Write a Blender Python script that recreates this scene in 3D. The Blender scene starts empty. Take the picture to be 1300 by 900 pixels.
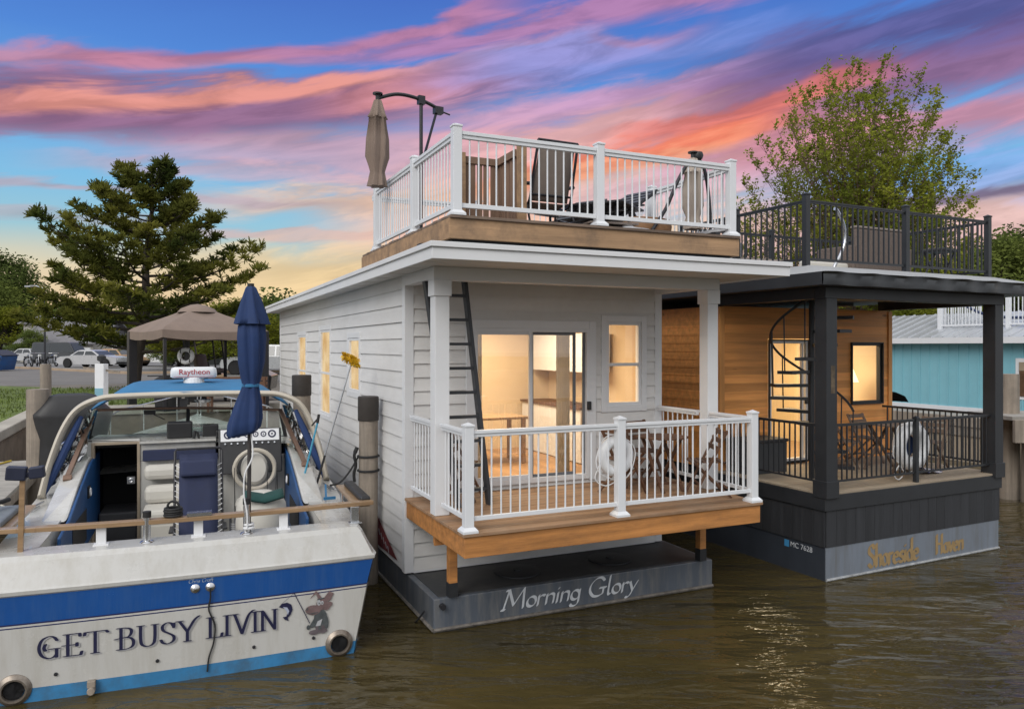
import bpy, math, random
from math import radians as R, sin, cos, pi, tan, atan2, sqrt
from mathutils import Vector, Matrix
random.seed(7)
S = bpy.context.scene
COL = S.collection
# ------------------------------------------------------------------ camera
camd = bpy.data.cameras.new('Camera'); cam = bpy.data.objects.new('Camera', camd); COL.objects.link(cam)
cam.location = (0, 0, 3.32); cam.rotation_euler = (R(90), 0, 0)
camd.sensor_width = 36; camd.lens = 26.67; camd.shift_y = -0.0077
camd.clip_start = 0.05; camd.clip_end = 3000
S.camera = cam
S.view_settings.view_transform = 'Standard'; S.view_settings.look = 'None'
S.view_settings.gamma = 1; S.view_settings.exposure = 0.0
S.view_settings.use_curve_mapping = False
# ------------------------------------------------------------------ sun
SUN_AZ, SUN_EL = R(203), R(34)          # behind the camera, slightly left; thin overcast
sund = bpy.data.lights.new('Sun', 'SUN'); sund.energy = 1.75; sund.angle = R(35); sund.color = (1, .96, .9)
sun = bpy.data.objects.new('Sun', sund); COL.objects.link(sun)
sd = Vector((sin(SUN_AZ)*cos(SUN_EL), cos(SUN_AZ)*cos(SUN_EL), sin(SUN_EL)))
sun.rotation_euler = sd.to_track_quat('Z', 'Y').to_euler()
# ------------------------------------------------------------------ sky
W = bpy.data.worlds.new('World'); S.world = W; W.use_nodes = True
def build_world():
    nt = W.node_tree; nt.nodes.clear(); L = nt.links
    def N(t, **k):
        n = nt.nodes.new(t)
        for a, b in k.items(): setattr(n, a, b)
        return n
    def put(sock, v):
        if hasattr(v, 'is_output'): L.new(v, sock)
        else: sock.default_value = v
    def M(op, a, b=None, c=None, clamp=False):
        n = N('ShaderNodeMath', operation=op, use_clamp=clamp)
        for i, v in enumerate((a, b, c)):
            if v is not None: put(n.inputs[i], v)
        return n.outputs[0]
    def sstep(x, a, b, o0=0., o1=1.):
        n = N('ShaderNodeMapRange', interpolation_type='SMOOTHSTEP')
        put(n.inputs[0], x); n.inputs[1].default_value = a; n.inputs[2].default_value = b
        n.inputs[3].default_value = o0; n.inputs[4].default_value = o1
        return n.outputs[0]
    def mix(f, a, b):
        n = N('ShaderNodeMix', data_type='RGBA'); put(n.inputs[0], f)
        for s, v in ((n.inputs[6], a), (n.inputs[7], b)):
            put(s, v if hasattr(v, 'is_output') else (*v, 1))
        return n.outputs[2]
    def s2l(c): return tuple(((x/255+.055)/1.055)**2.4 if x > 10 else x/255/12.92 for x in c)
    tc = N('ShaderNodeTexCoord'); sep = N('ShaderNodeSeparateXYZ'); L.new(tc.outputs['Generated'], sep.inputs[0])
    x, y, z = sep.outputs
    az = M('MULTIPLY', M('ARCTAN2', x, y), 180/pi)       # degrees, 0 = +Y, right positive
    el = M('MULTIPLY', M('ARCSINE', z), 180/pi)
    # streaky cloud noise in azimuth/elevation, tilted along the streaks
    def noise(sx, sy, tilt, scale, det, seed, dist=0.):
        e2 = M('SUBTRACT', el, M('MULTIPLY', az, tilt))
        cb = N('ShaderNodeCombineXYZ'); put(cb.inputs[0], M('MULTIPLY', az, sx)); put(cb.inputs[1], M('MULTIPLY', e2, sy)); cb.inputs[2].default_value = seed
        n = N('ShaderNodeTexNoise'); n.inputs['Scale'].default_value = scale; n.inputs['Detail'].default_value = det
        n.inputs['Roughness'].default_value = .58; n.inputs['Distortion'].default_value = dist
        L.new(cb.outputs[0], n.inputs['Vector'])
        return n.outputs['Fac']
    n_big = noise(.035, .11, .16, 1.0, 3, 3.1)
    n_mid = noise(.06, .30, .17, 1.0, 5, 9.4, .4)
    n_fin = noise(.13, .75, .18, 1.0, 6, 17.2, .6)
    warp = M('ADD', M('MULTIPLY', M('SUBTRACT', n_big, .5), 3.6), M('MULTIPLY', M('SUBTRACT', n_mid, .5), 3.0))
    ew = M('ADD', el, warp)
    tex = M('ADD', M('MULTIPLY', n_mid, .55), M('MULTIPLY', n_fin, .45))
    # clear-sky gradient, cooler towards the upper left, with the Nishita sky mixed in
    ramp = N('ShaderNodeValToRGB'); put(ramp.inputs[0], M('DIVIDE', M('ADD', el, M('MULTIPLY', warp, .35)), 30.))
    cr = ramp.color_ramp
    stops = [(0, (216,176,160)), (.10, (240,203,152)), (.18, (234,214,172)), (.26, (150,202,218)), (.37, (112,190,234)), (.5, (84,164,232)), (.66, (38,126,222)), (.85, (16,90,198)), (1, (14,74,168))]
    while len(cr.elements) < len(stops): cr.elements.new(.5)
    for e, (p, c) in zip(cr.elements, stops): e.position = p; e.color = (*s2l(c), 1)
    sky = ramp.outputs[0]
    ni = N('ShaderNodeTexSky', sky_type='NISHITA', sun_disc=False)
    ni.sun_elevation = SUN_EL; ni.sun_rotation = SUN_AZ
    nsc = N('ShaderNodeVectorMath', operation='SCALE'); L.new(ni.outputs[0], nsc.inputs[0]); nsc.inputs['Scale'].default_value = .1
    sky = mix(.12, sky, nsc.outputs[0])
    # bands: (az0, el0, tilt, half-thickness, az from, az to, softness, strength, colour)
    B = [
     (10, 7.0, .02, 4.2, -9, 40, 8, .95, (246,200,176)),
     (0, 5.2, .0, 2.0, -22, 14, 8, .75, (244,208,146)),
     (5, 8.4, .02, 1.4, -8, 16, 7, .7, (232,212,160)),
     (2, 11.4, .10, 2.8, -11, 22, 7, .92, (250,190,166)),
     (-14, 10.6, .06, 1.0, -22, -2, 6, .7, (248,198,160)),
     (3, 15.0, .12, 2.2, -9, 20, 7, .9, (246,178,172)),
     (14, 12.2, .10, 1.3, 6, 24, 6, .75, (226,190,214)),
     (29, 8.4, .0, 3.0, 14, 60, 7, .8, (228,186,184)),
     (31, 11.2, .0, 1.9, 20, 60, 5, .85, (112,166,232)),
     (-26, 14.4, .04, 1.2, -60, -12, 6, .75, (160,136,170)),
     (-14, 13.6, .05, 1.2, -26, -4, 6, .7, (206,160,178)),
     (-22, 16.2, .10, 1.9, -60, -4, 7, .9, (136,106,148)),
     (-14, 17.4, .15, 1.6, -44, 6, 8, .9, (150,104,142)),
     (-13, 18.4, .17, .7, -36, 4, 5, .85, (236,146,126)),
     (-1, 19.4, .2, .9, -12, 12, 5, .8, (236,140,128)),
     (-26, 18.4, .14, .55, -60, -14, 5, .65, (214,136,146)),
     (-16, 20.6, .2, .8, -32, 0, 5, .8, (196,120,150)),
     (6, 17.8, .12, 1.4, -6, 20, 7, .75, (226,160,180)),
     (5, 20.4, .10, 1.5, -6, 18, 7, .85, (120,142,222)),
     (2, 22.6, .14, 1.0, -14, 26, 7, .8, (190,124,168)),
     (12, 18.6, .08, .8, 2, 24, 6, .6, (196,150,200)),
     (24, 16.8, .13, 2.6, 12, 70, 7, .9, (150,100,142)),
     (30, 20.2, .05, 2.2, 15, 80, 8, .9, (88,86,154)),
     (26, 14.2, .06, 1.5, 14, 70, 7, .85, (216,138,158)),
     (10, 14.0, .17, .7, -1, 20, 4, 1., (242,116,78)),
     (17, 16.2, .15, .55, 8, 26, 4, .8, (226,108,92)),
     (6, 13.0, .15, .6, -4, 16, 5, .8, (252,164,120)),
     (34, 9.9, .05, .45, 24, 70, 5, .85, (120,104,136)),
     (-24, 10.4, .0, .4, -60, -14, 5, .7, (186,166,180)),
     (-28, 8.2, .0, .45, -60, -18, 5, .6, (186,176,186)),
     (-14, 8.2, .02, .4, -22, -4, 5, .6, (222,176,160)),
     (-19, 12.0, .03, .5, -30, -8, 5, .5, (224,170,176)),
    ]
    for i, (a0, e0, k, h, af, at, soft, st, c) in enumerate(B):
        d = M('ABSOLUTE', M('SUBTRACT', ew, M('MULTIPLY_ADD', M('SUBTRACT', az, a0), k, e0)))
        body = sstep(M('ADD', d, M('MULTIPLY', M('SUBTRACT', tex, .5), h*3.2)), h*1.3, h*.3)
        win = M('MULTIPLY', sstep(az, af-soft, af+soft), sstep(az, at+soft, at-soft))
        f = M('MULTIPLY', M('MULTIPLY', body, win), st)
        c1 = s2l(c); c2 = tuple(v*.80 for v in c1); c3 = tuple(min(1., v*1.08+.01) for v in c1)
        sky = mix(f, sky, mix(sstep(n_fin, .36, .64), c3, c2))
    # behind and overhead: even, pale overcast that lights the scene
    oc = mix(sstep(z, -.02, .9), (.67,.69,.72), (1.06,1.08,1.13))
    back = M('MAXIMUM', sstep(y, .52, .1), sstep(z, .46, .72))
    sky = mix(back, sky, oc)
    hs = N('ShaderNodeHueSaturation'); hs.inputs['Saturation'].default_value = .92; L.new(sky, hs.inputs['Color']); bg = N('ShaderNodeBackground'); L.new(hs.outputs[0], bg.inputs[0]); bg.inputs[1].default_value = 1.0
    out = N('ShaderNodeOutputWorld'); L.new(bg.outputs[0], out.inputs[0])
build_world()
W.cycles.sampling_method = 'MANUAL'; W.cycles.sample_map_resolution = 512
# ------------------------------------------------------------------ materials
def s2l(c): return tuple(((x/255+.055)/1.055)**2.4 if x > 10 else x/255/12.92 for x in c)
def mat(name, col, rough=.6, var=.12, vscale=3., bump=.0, bscale=60., metal=0., stretch=(1,1,1), spec=.5, dirt=None, dirt_amt=.0, dscale=1.5, dstretch=None, coat=0., emit=0., bands=None, knots=0.):
    """base colour broken up by two noises, optional dirt and per-board tone"""
    m = bpy.data.materials.new(name); m.use_nodes = True
    nt = m.node_tree; L = nt.links; N = nt.nodes.new
    b = nt.nodes['Principled BSDF']
    tc = N('ShaderNodeTexCoord'); mp = N('ShaderNodeMapping'); mp.inputs['Scale'].default_value = stretch
    L.new(tc.outputs['Object'], mp.inputs[0])
    n1 = N('ShaderNodeTexNoise'); n1.inputs['Scale'].default_value = vscale; n1.inputs['Detail'].default_value = 6; n1.inputs['Roughness'].default_value = .65
    L.new(mp.outputs[0], n1.inputs['Vector'])
    r = N('ShaderNodeValToRGB'); cr = r.color_ramp
    cr.elements[0].position = .28; cr.elements[1].position = .74
    cr.elements[0].color = (*[max(0, c*(1-var)) for c in col], 1); cr.elements[1].color = (*[min(1, c*(1+var)) for c in col], 1)
    L.new(n1.outputs['Fac'], r.inputs[0]); c_out = r.outputs[0]
    def mixc(f, a, bb, mode='MIX'):
        n = N('ShaderNodeMix'); n.data_type = 'RGBA'; n.blend_type = mode
        for s, v in ((n.inputs[0], f), (n.inputs[6], a), (n.inputs[7], bb)):
            if hasattr(v, 'is_output'): L.new(v, s)
            else: s.default_value = v if not isinstance(v, tuple) or len(v) == 4 else (*v, 1)
        return n.outputs[2]
    if bands:            # (axis, board width, amount)
        ax, w, amt = bands
        sp = N('ShaderNodeSeparateXYZ'); L.new(tc.outputs['Object'], sp.inputs[0])
        d = N('ShaderNodeMath'); d.operation = 'DIVIDE'; L.new(sp.outputs[ax], d.inputs[0]); d.inputs[1].default_value = w
        fl = N('ShaderNodeMath'); fl.operation = 'FLOOR'; L.new(d.outputs[0], fl.inputs[0])
        wn = N('ShaderNodeTexWhiteNoise'); wn.noise_dimensions = '1D'; L.new(fl.outputs[0], wn.inputs['W'])
        mr = N('ShaderNodeMapRange'); L.new(wn.outputs['Value'], mr.inputs[0]); mr.inputs[3].default_value = 1-amt; mr.inputs[4].default_value = 1+amt
        c_out = mixc(1., c_out, mr.outputs[0], 'MULTIPLY')
    if knots:
        vo = N('ShaderNodeTexVoronoi'); vo.inputs['Scale'].default_value = 2.6
        mp2 = N('ShaderNodeMapping'); mp2.inputs['Scale'].default_value = tuple(.35 if s < 1 else 1. for s in stretch)
        L.new(tc.outputs['Object'], mp2.inputs[0]); L.new(mp2.outputs[0], vo.inputs['Vector'])
        kr = N('ShaderNodeMapRange'); L.new(vo.outputs['Distance'], kr.inputs[0]); kr.inputs[1].default_value = .03; kr.inputs[2].default_value = .09; kr.inputs[3].default_value = knots; kr.inputs[4].default_value = 0
        c_out = mixc(kr.outputs[0], c_out, tuple(c*.25 for c in col))
    if dirt_amt:
        n3 = N('ShaderNodeTexNoise'); n3.inputs['Scale'].default_value = dscale; n3.inputs['Detail'].default_value = 8; n3.inputs['Roughness'].default_value = .7
        if dstretch:
            mp3 = N('ShaderNodeMapping'); mp3.inputs['Scale'].default_value = dstretch; L.new(tc.outputs['Object'], mp3.inputs[0]); L.new(mp3.outputs[0], n3.inputs['Vector'])
        else: L.new(tc.outputs['Object'], n3.inputs['Vector'])
        dr = N('ShaderNodeMapRange'); L.new(n3.outputs['Fac'], dr.inputs[0]); dr.inputs[1].default_value = .45; dr.inputs[2].default_value = .75; dr.inputs[3].default_value = 0; dr.inputs[4].default_value = dirt_amt
        c_out = mixc(dr.outputs[0], c_out, dirt or (.1,.08,.06))
    L.new(c_out, b.inputs['Base Color'])
    b.inputs['Metallic'].default_value = metal
    b.inputs['Specular IOR Level'].default_value = spec
    b.inputs['Coat Weight'].default_value = coat
    rr = N('ShaderNodeMapRange'); L.new(n1.outputs['Fac'], rr.inputs[0]); rr.inputs[3].default_value = max(.02, rough-.1); rr.inputs[4].default_value = min(1, rough+.1)
    L.new(rr.outputs[0], b.inputs['Roughness'])
    if bump:
        n2 = N('ShaderNodeTexNoise'); n2.inputs['Scale'].default_value = bscale; n2.inputs['Detail'].default_value = 4
        L.new(mp.outputs[0], n2.inputs['Vector'])
        bp = N('ShaderNodeBump'); bp.inputs['Strength'].default_value = bump; bp.inputs['Distance'].default_value = .01
        L.new(n2.outputs['Fac'], bp.inputs['Height']); L.new(bp.outputs[0], b.inputs['Normal'])
    if emit:
        L.new(c_out, b.inputs['Emission Color']); b.inputs['Emission Strength'].default_value = emit
    return m
def glass(name, tint=(.9,.95,.93), refl=.10, rough=.01):
    m = bpy.data.materials.new(name); m.use_nodes = True; nt = m.node_tree; nt.nodes.clear(); N = nt.nodes.new; L = nt.links
    t = N('ShaderNodeBsdfTransparent'); t.inputs[0].default_value = (*tint, 1)
    g = N('ShaderNodeBsdfGlossy'); g.inputs['Roughness'].default_value = rough
    lw = N('ShaderNodeFresnel'); lw.inputs['IOR'].default_value = 1.5
    a = N('ShaderNodeMath'); a.operation = 'ADD'; a.use_clamp = True; L.new(lw.outputs[0], a.inputs[0]); a.inputs[1].default_value = refl
    mx = N('ShaderNodeMixShader'); L.new(a.outputs[0], mx.inputs[0]); L.new(t.outputs[0], mx.inputs[1]); L.new(g.outputs[0], mx.inputs[2])
    o = N('ShaderNodeOutputMaterial'); L.new(mx.outputs[0], o.inputs[0]); return m
def leafmat(name, c1, c2, trans=.25, scale=.9):
    m = bpy.data.materials.new(name); m.use_nodes = True; nt = m.node_tree; nt.nodes.clear(); N = nt.nodes.new; L = nt.links
    tc = N('ShaderNodeTexCoord'); n1 = N('ShaderNodeTexNoise'); n1.inputs['Scale'].default_value = scale; n1.inputs['Detail'].default_value = 5
    L.new(tc.outputs['Object'], n1.inputs['Vector'])
    r = N('ShaderNodeValToRGB'); r.color_ramp.elements[0].position = .35; r.color_ramp.elements[1].position = .66
    r.color_ramp.elements[0].color = (*c1, 1); r.color_ramp.elements[1].color = (*c2, 1); L.new(n1.outputs['Fac'], r.inputs[0])
    d = N('ShaderNodeBsdfDiffuse'); t = N('ShaderNodeBsdfTranslucent'); mx = N('ShaderNodeMixShader'); mx.inputs[0].default_value = trans
    L.new(r.outputs[0], d.inputs[0]); L.new(r.outputs[0], t.inputs[0]); L.new(d.outputs[0], mx.inputs[1]); L.new(t.outputs[0], mx.inputs[2])
    o = N('ShaderNodeOutputMaterial'); L.new(mx.outputs[0], o.inputs[0]); return m
def lit(name, c1, c2, strength, vscale=2., stretch=(1,1,1)):
    """a lit blind or room seen through a window"""
    m = bpy.data.materials.new(name); m.use_nodes = True; nt = m.node_tree; nt.nodes.clear(); N = nt.nodes.new; L = nt.links
    tc = N('ShaderNodeTexCoord'); mp = N('ShaderNodeMapping'); mp.inputs['Scale'].default_value = stretch; L.new(tc.outputs['Object'], mp.inputs[0])
    n1 = N('ShaderNodeTexNoise'); n1.inputs['Scale'].default_value = vscale; n1.inputs['Detail'].default_value = 3; L.new(mp.outputs[0], n1.inputs['Vector'])
    r = N('ShaderNodeValToRGB'); r.color_ramp.elements[0].position = .3; r.color_ramp.elements[1].position = .7
    r.color_ramp.elements[0].color = (*c1, 1); r.color_ramp.elements[1].color = (*c2, 1); L.new(n1.outputs['Fac'], r.inputs[0])
    e = N('ShaderNodeEmission'); L.new(r.outputs[0], e.inputs[0]); e.inputs[1].default_value = strength
    o = N('ShaderNodeOutputMaterial'); L.new(e.outputs[0], o.inputs[0]); return m

M_ = {}
M_['white'] = mat('white_paint', (.68,.69,.71), .5, .04, 2, .05, 40, dirt=(.45,.44,.41), dirt_amt=.35)
M_['siding'] = mat('white_siding', (.68,.675,.67), .6, .05, 1.2, .12, 30, stretch=(1,1,6), dirt=(.44,.425,.39), dirt_amt=.32, dscale=1.3, dstretch=(1,.45,.8), bands=(2,.2,.035))
M_['trim'] = mat('white_trim', (.70,.71,.73), .5, .03, 2, .04, 50)
M_['rail'] = mat('white_rail', (.70,.72,.75), .4, .03, 3)
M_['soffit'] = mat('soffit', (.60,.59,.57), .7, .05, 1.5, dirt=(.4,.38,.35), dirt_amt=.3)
M_['deckwood'] = mat('deck_wood', (.30,.175,.095), .75, .35, 2.2, .35, 14, stretch=(.25,3,3), dirt=(.35,.27,.2), dirt_amt=.6, bands=(1,.145,.14))
M_['edgewood'] = mat('edge_wood', (.42,.29,.18), .8, .3, 2.5, .4, 14, stretch=(.25,3,3), dirt=(.2,.12,.07), dirt_amt=.6)
M_['fascia'] = mat('cedar_fascia', (.47,.205,.06), .65, .38, 2.4, .3, 18, stretch=(.3,5,5), knots=.85, dirt=(.20,.095,.04), dirt_amt=.7, dscale=1.8, dstretch=(1,1,3))
M_['fascia2'] = mat('weathered_fascia', (.36,.225,.125), .75, .35, 2.0, .3, 14, stretch=(.3,4,4), knots=.6, dirt=(.11,.08,.06), dirt_amt=.75, dscale=2.6)
M_['cedar'] = mat('cedar_siding', (.80,.345,.095), .55, .25, 2.0, .2, 16, stretch=(.3,5,5), bands=(2,.142,.22), knots=.75)
M_['cedarp'] = mat('cedar_trim', (.70,.32,.10), .55, .2, 2.0, .2, 16, stretch=(5,5,.3))
M_['hull'] = mat('grey_hull', (.085,.10,.125), .45, .25, 1.5, .1, 12, stretch=(1,1,.3), dirt=(.20,.195,.185), dirt_amt=.85, dscale=2.6, dstretch=(3,3,.35))
M_['hull2'] = mat('blue_grey_hull', (.17,.195,.235), .45, .15, 1.5, .08, 12, stretch=(1,1,.3), dirt=(.11,.105,.09), dirt_amt=.6, dscale=2.6, dstretch=(3,3,.35))
M_['hulldark'] = mat('dark_hull', (.035,.042,.055), .4, .25, 1.5, .1, 12, stretch=(1,1,.3))
M_['black'] = mat('black_paint', (.022,.024,.028), .5, .25, 3, .1, 40)
M_['charcoal'] = mat('charcoal_boards', (.028,.03,.035), .6, .3, 2.5, .3, 25, stretch=(5,5,.3), bands=(0,.2,.12))
M_['ladder'] = mat('charcoal_ladder', (.035,.038,.045), .5, .2, 4)
M_['metal'] = mat('bright_metal', (.62,.63,.65), .25, .1, 5, metal=1.)
M_['dkmetal'] = mat('dark_metal', (.03,.03,.035), .4, .2, 5, metal=.3)
M_['membrane'] = mat('roof_membrane', (.36,.37,.38), .8, .12, 1.5, .2, 20, dirt=(.16,.15,.14), dirt_amt=.5)
M_['glass'] = glass('window_glass', (.97,.98,.98), .05)
def coated(name, refl):
    m = bpy.data.materials.new(name); m.use_nodes = True; nt = m.node_tree; nt.nodes.clear(); N = nt.nodes.new; L = nt.links
    t = N('ShaderNodeBsdfTransparent'); g = N('ShaderNodeBsdfGlossy'); g.inputs['Roughness'].default_value = .02
    mx = N('ShaderNodeMixShader'); mx.inputs[0].default_value = refl; L.new(t.outputs[0], mx.inputs[1]); L.new(g.outputs[0], mx.inputs[2])
    o = N('ShaderNodeOutputMaterial'); L.new(mx.outputs[0], o.inputs[0]); return m
M_['coated'] = coated('coated_glass', .14)
M_['lit'] = lit('lit_room', (.68,.40,.15), (1.0,.78,.46), 1.0, 2.2)
M_['lit2'] = lit('lit_room_bright', (.75,.48,.14), (1.0,.86,.48), 1.05, 2.6)
M_['teak'] = mat('varnished_teak', (.31,.20,.11), .4, .3, 3, .15, 20, stretch=(.25,4,4), coat=.3)
M_['oldwood'] = mat('weathered_timber', (.29,.245,.20), .85, .35, 2.5, .5, 12, stretch=(4,4,.25), dirt=(.10,.09,.08), dirt_amt=.6)
M_['plank'] = mat('grey_planks', (.34,.32,.29), .85, .25, 2.5, .4, 12, stretch=(.3,3,3), bands=(1,.15,.12), dirt=(.15,.14,.12), dirt_amt=.5)
M_['patio'] = mat('brown_patio_wood', (.115,.055,.03), .6, .35, 4, .2, 25)
M_['taupe'] = mat('taupe_sling', (.23,.19,.165), .85, .1, 6, .25, 160)
M_['canvas'] = mat('taupe_canvas', (.22,.165,.135), .85, .12, 2.5, .25, 90)
M_['navy'] = mat('navy_canvas', (.012,.035,.12), .8, .2, 3, .25, 90)
M_['navyseat'] = mat('navy_sling', (.022,.03,.075), .8, .15, 5, .25, 160)
M_['bluecanvas'] = mat('blue_canvas_top', (.03,.16,.33), .75, .15, 2, .2, 80)
M_['gel'] = mat('white_gelcoat', (.53,.525,.505), .28, .04, 1.2, dirt=(.36,.335,.28), dirt_amt=.5, dscale=1.8, dstretch=(4,4,.5), coat=.35)
M_['gelblue'] = mat('blue_gelcoat', (.008,.075,.29), .25, .12, 1.3, coat=.35, dirt=(.05,.12,.28), dirt_amt=.5, dscale=2, dstretch=(5,5,.4))
M_['boot'] = mat('blue_bottom_paint', (.035,.20,.42), .6, .25, 2.5, dirt=(.06,.06,.04), dirt_amt=.7, dscale=3)
M_['cream'] = mat('cream_vinyl', (.56,.54,.49), .55, .06, 3, .1, 60)
M_['creamtube'] = mat('cream_tube', (.50,.455,.38), .45, .08, 3)
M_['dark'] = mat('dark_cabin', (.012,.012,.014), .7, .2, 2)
M_['copper'] = mat('bronze_frame', (.20,.125,.09), .35, .15, 4, metal=.5)
M_['rubber'] = mat('black_rubber', (.016,.016,.017), .7, .2, 6)
M_['plastic'] = mat('black_plastic', (.02,.02,.022), .45, .2, 6)
M_['bluevinyl'] = mat('blue_vinyl', (.012,.07,.21), .45, .15, 3)
M_['letter'] = mat('navy_lettering', (.012,.013,.05), .5, .05, 3)
M_['letterw'] = mat('pale_lettering', (.55,.58,.62), .6, .06, 3)
M_['gold'] = mat('gold_lettering', (.30,.205,.095), .55, .15, 8)
M_['red'] = mat('red_lettering', (.45,.02,.03), .5, .05, 3)
M_['ringwhite'] = mat('white_vinyl', (.75,.76,.78), .5, .05, 4)
M_['teal'] = mat('teal_siding', (.20,.45,.53), .6, .06, 1.5, .08, 30)
M_['wicker'] = mat('brown_wicker', (.13,.10,.085), .8, .3, 30, .5, 90)
# ------------------------------------------------------------------ mesh builder
class MB:
    def __init__(s): s.v = []; s.f = []; s.m = []; s.cm = 0
    def add(s, vs, fs):
        o = len(s.v); s.v += [tuple(v) for v in vs]
        for f in fs: s.f.append(tuple(i+o for i in f)); s.m.append(s.cm)
        return s
    def box(s, x0, y0, z0, x1, y1, z1):
        x0, x1 = min(x0,x1), max(x0,x1); y0, y1 = min(y0,y1), max(y0,y1); z0, z1 = min(z0,z1), max(z0,z1)
        return s.add([(x0,y0,z0),(x1,y0,z0),(x1,y1,z0),(x0,y1,z0),(x0,y0,z1),(x1,y0,z1),(x1,y1,z1),(x0,y1,z1)],
            [(0,3,2,1),(4,5,6,7),(0,1,5,4),(1,2,6,5),(2,3,7,6),(3,0,4,7)])
    def obox(s, c, size, rot=(0,0,0)):
        from mathutils import Euler
        m = Euler(rot).to_matrix(); h = [q/2 for q in size]; c = Vector(c)
        vs = [c + m @ Vector((sx*h[0], sy*h[1], sz*h[2])) for sz in (-1,1) for sx, sy in ((-1,-1),(1,-1),(1,1),(-1,1))]
        return s.add(vs, [(0,3,2,1),(4,5,6,7),(0,1,5,4),(1,2,6,5),(2,3,7,6),(3,0,4,7)])
    def bar(s, p, q, w, d, up=(0,0,1)):
        p, q = Vector(p), Vector(q); a = (q-p).normalized(); u = Vector(up)
        if abs(a.dot(u)) > .98: u = Vector((0,1,0))
        b = a.cross(u).normalized()*w/2; c = b.cross(a).normalized()*d/2
        vs = [p-b-c, p+b-c, p+b+c, p-b+c, q-b-c, q+b-c, q+b+c, q-b+c]
        return s.add(vs, [(0,1,2,3)[::-1],(4,5,6,7),(0,1,5,4),(1,2,6,5),(2,3,7,6),(3,0,4,7)])
    def tube(s, pts, r, n=8, closed=False, cap=True):
        pts = [Vector(p) for p in pts]; k = len(pts); rr = r if isinstance(r, (list, tuple)) else [r]*k
        vs = []; fs = []; pb = None
        for i, p in enumerate(pts):
            if closed: a = pts[(i+1) % k]-pts[i-1]
            else: a = pts[min(i+1,k-1)]-pts[max(i-1,0)]
            a = a.normalized() if a.length > 1e-9 else Vector((0,0,1))
            if pb is None:
                ref = Vector((0,0,1)) if abs(a.z) < .9 else Vector((1,0,0)); b = a.cross(ref).normalized()
            else:
                b = pb - a*pb.dot(a); b = b.normalized() if b.length > 1e-6 else a.orthogonal().normalized()
            pb = b; c = a.cross(b)
            vs += [p + (b*cos(2*pi*j/n) + c*sin(2*pi*j/n))*rr[i] for j in range(n)]
        for i in range(k if closed else k-1):
            i2 = (i+1) % k
            for j in range(n): fs.append((i*n+j, i*n+(j+1)%n, i2*n+(j+1)%n, i2*n+j))
        if cap and not closed: fs += [tuple(range(n))[::-1], tuple((k-1)*n+j for j in range(n))]
        return s.add(vs, fs)
    def cyl(s, p, q, r, r2=None, n=12): return s.tube([p, q], [r, r if r2 is None else r2], n)
    def lathe(s, prof, c=(0,0,0), n=20, rad=None):
        """prof: (r, z); rad: optional f(angle, i) radius factor"""
        vs = []; fs = []
        for i, (r, z) in enumerate(prof):
            for j in range(n):
                a = 2*pi*j/n; q = r*(rad(a, i) if rad else 1)
                vs.append((c[0]+q*cos(a), c[1]+q*sin(a), c[2]+z))
        for i in range(len(prof)-1):
            for j in range(n): fs.append((i*n+j, i*n+(j+1)%n, (i+1)*n+(j+1)%n, (i+1)*n+j))
        if prof[0][0] > 1e-4: fs.append(tuple(range(n))[::-1])
        if prof[-1][0] > 1e-4: fs.append(tuple((len(prof)-1)*n+j for j in range(n)))
        return s.add(vs, fs)
    def prism(s, poly, t0, t1, ax='y'):
        """extrude a 2D polygon; ax y: poly in (x,z), ax x: (y,z), ax z: (x,y)"""
        def P(a, b, t): return {'y': (a,t,b), 'x': (t,a,b), 'z': (a,b,t)}[ax]
        n = len(poly); vs = [P(a,b,t0) for a,b in poly]+[P(a,b,t1) for a,b in poly]
        fs = [tuple(range(n)), tuple(range(n,2*n))[::-1]]+[(i,(i+1)%n,n+(i+1)%n,n+i) for i in range(n)]
        return s.add(vs, fs)
    def grid(s, rows, closed=False):
        """rows of points"""
        n = len(rows[0]); fs = []
        for i in range(len(rows)-1):
            for j in range(n if closed else n-1): fs.append((i*n+j, i*n+(j+1)%n, (i+1)*n+(j+1)%n, (i+1)*n+j))
        return s.add([p for r in rows for p in r], fs)
    def torus(s, c, R_, r, axis='y', n=28, m=10, a0=0, a1=2*pi):
        pts = []
        full = abs(a1-a0-2*pi) < 1e-6
        for i in range(n if full else n+1):
            a = a0+(a1-a0)*i/n; u, w = R_*cos(a), R_*sin(a)
            pts.append({'y': (c[0]+u, c[1], c[2]+w), 'z': (c[0]+u, c[1]+w, c[2]), 'x': (c[0], c[1]+u, c[2]+w)}[axis])
        return s.tube(pts, r, m, closed=full)
    def xf(s, mtx, start=0):
        for i in range(start, len(s.v)): s.v[i] = tuple(mtx @ Vector(s.v[i]))
        return s
    def build(s, name, m, parent=None, smooth=False, bev=0., label=None, ang=40):
        me = bpy.data.meshes.new(name); me.from_pydata(s.v, [], s.f); me.update()
        import bmesh
        bm = bmesh.new(); bm.from_mesh(me); bmesh.ops.recalc_face_normals(bm, faces=bm.faces); bm.to_mesh(me); bm.free()
        ms = m if isinstance(m, (list, tuple)) else [m]
        for q in ms: me.materials.append(M_[q] if isinstance(q, str) else q)
        if len(ms) > 1: me.polygons.foreach_set('material_index', s.m)
        if smooth:
            me.polygons.foreach_set('use_smooth', [True]*len(me.polygons)); me.set_sharp_from_angle(angle=R(ang))
        o = bpy.data.objects.new(name, me); COL.objects.link(o)
        if parent: o.parent = parent
        if bev:
            bv = o.modifiers.new('edge', 'BEVEL'); bv.width = bev; bv.segments = 2; bv.limit_method = 'ANGLE'; bv.angle_limit = R(50)
        if label: o['label'] = label
        return o
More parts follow.
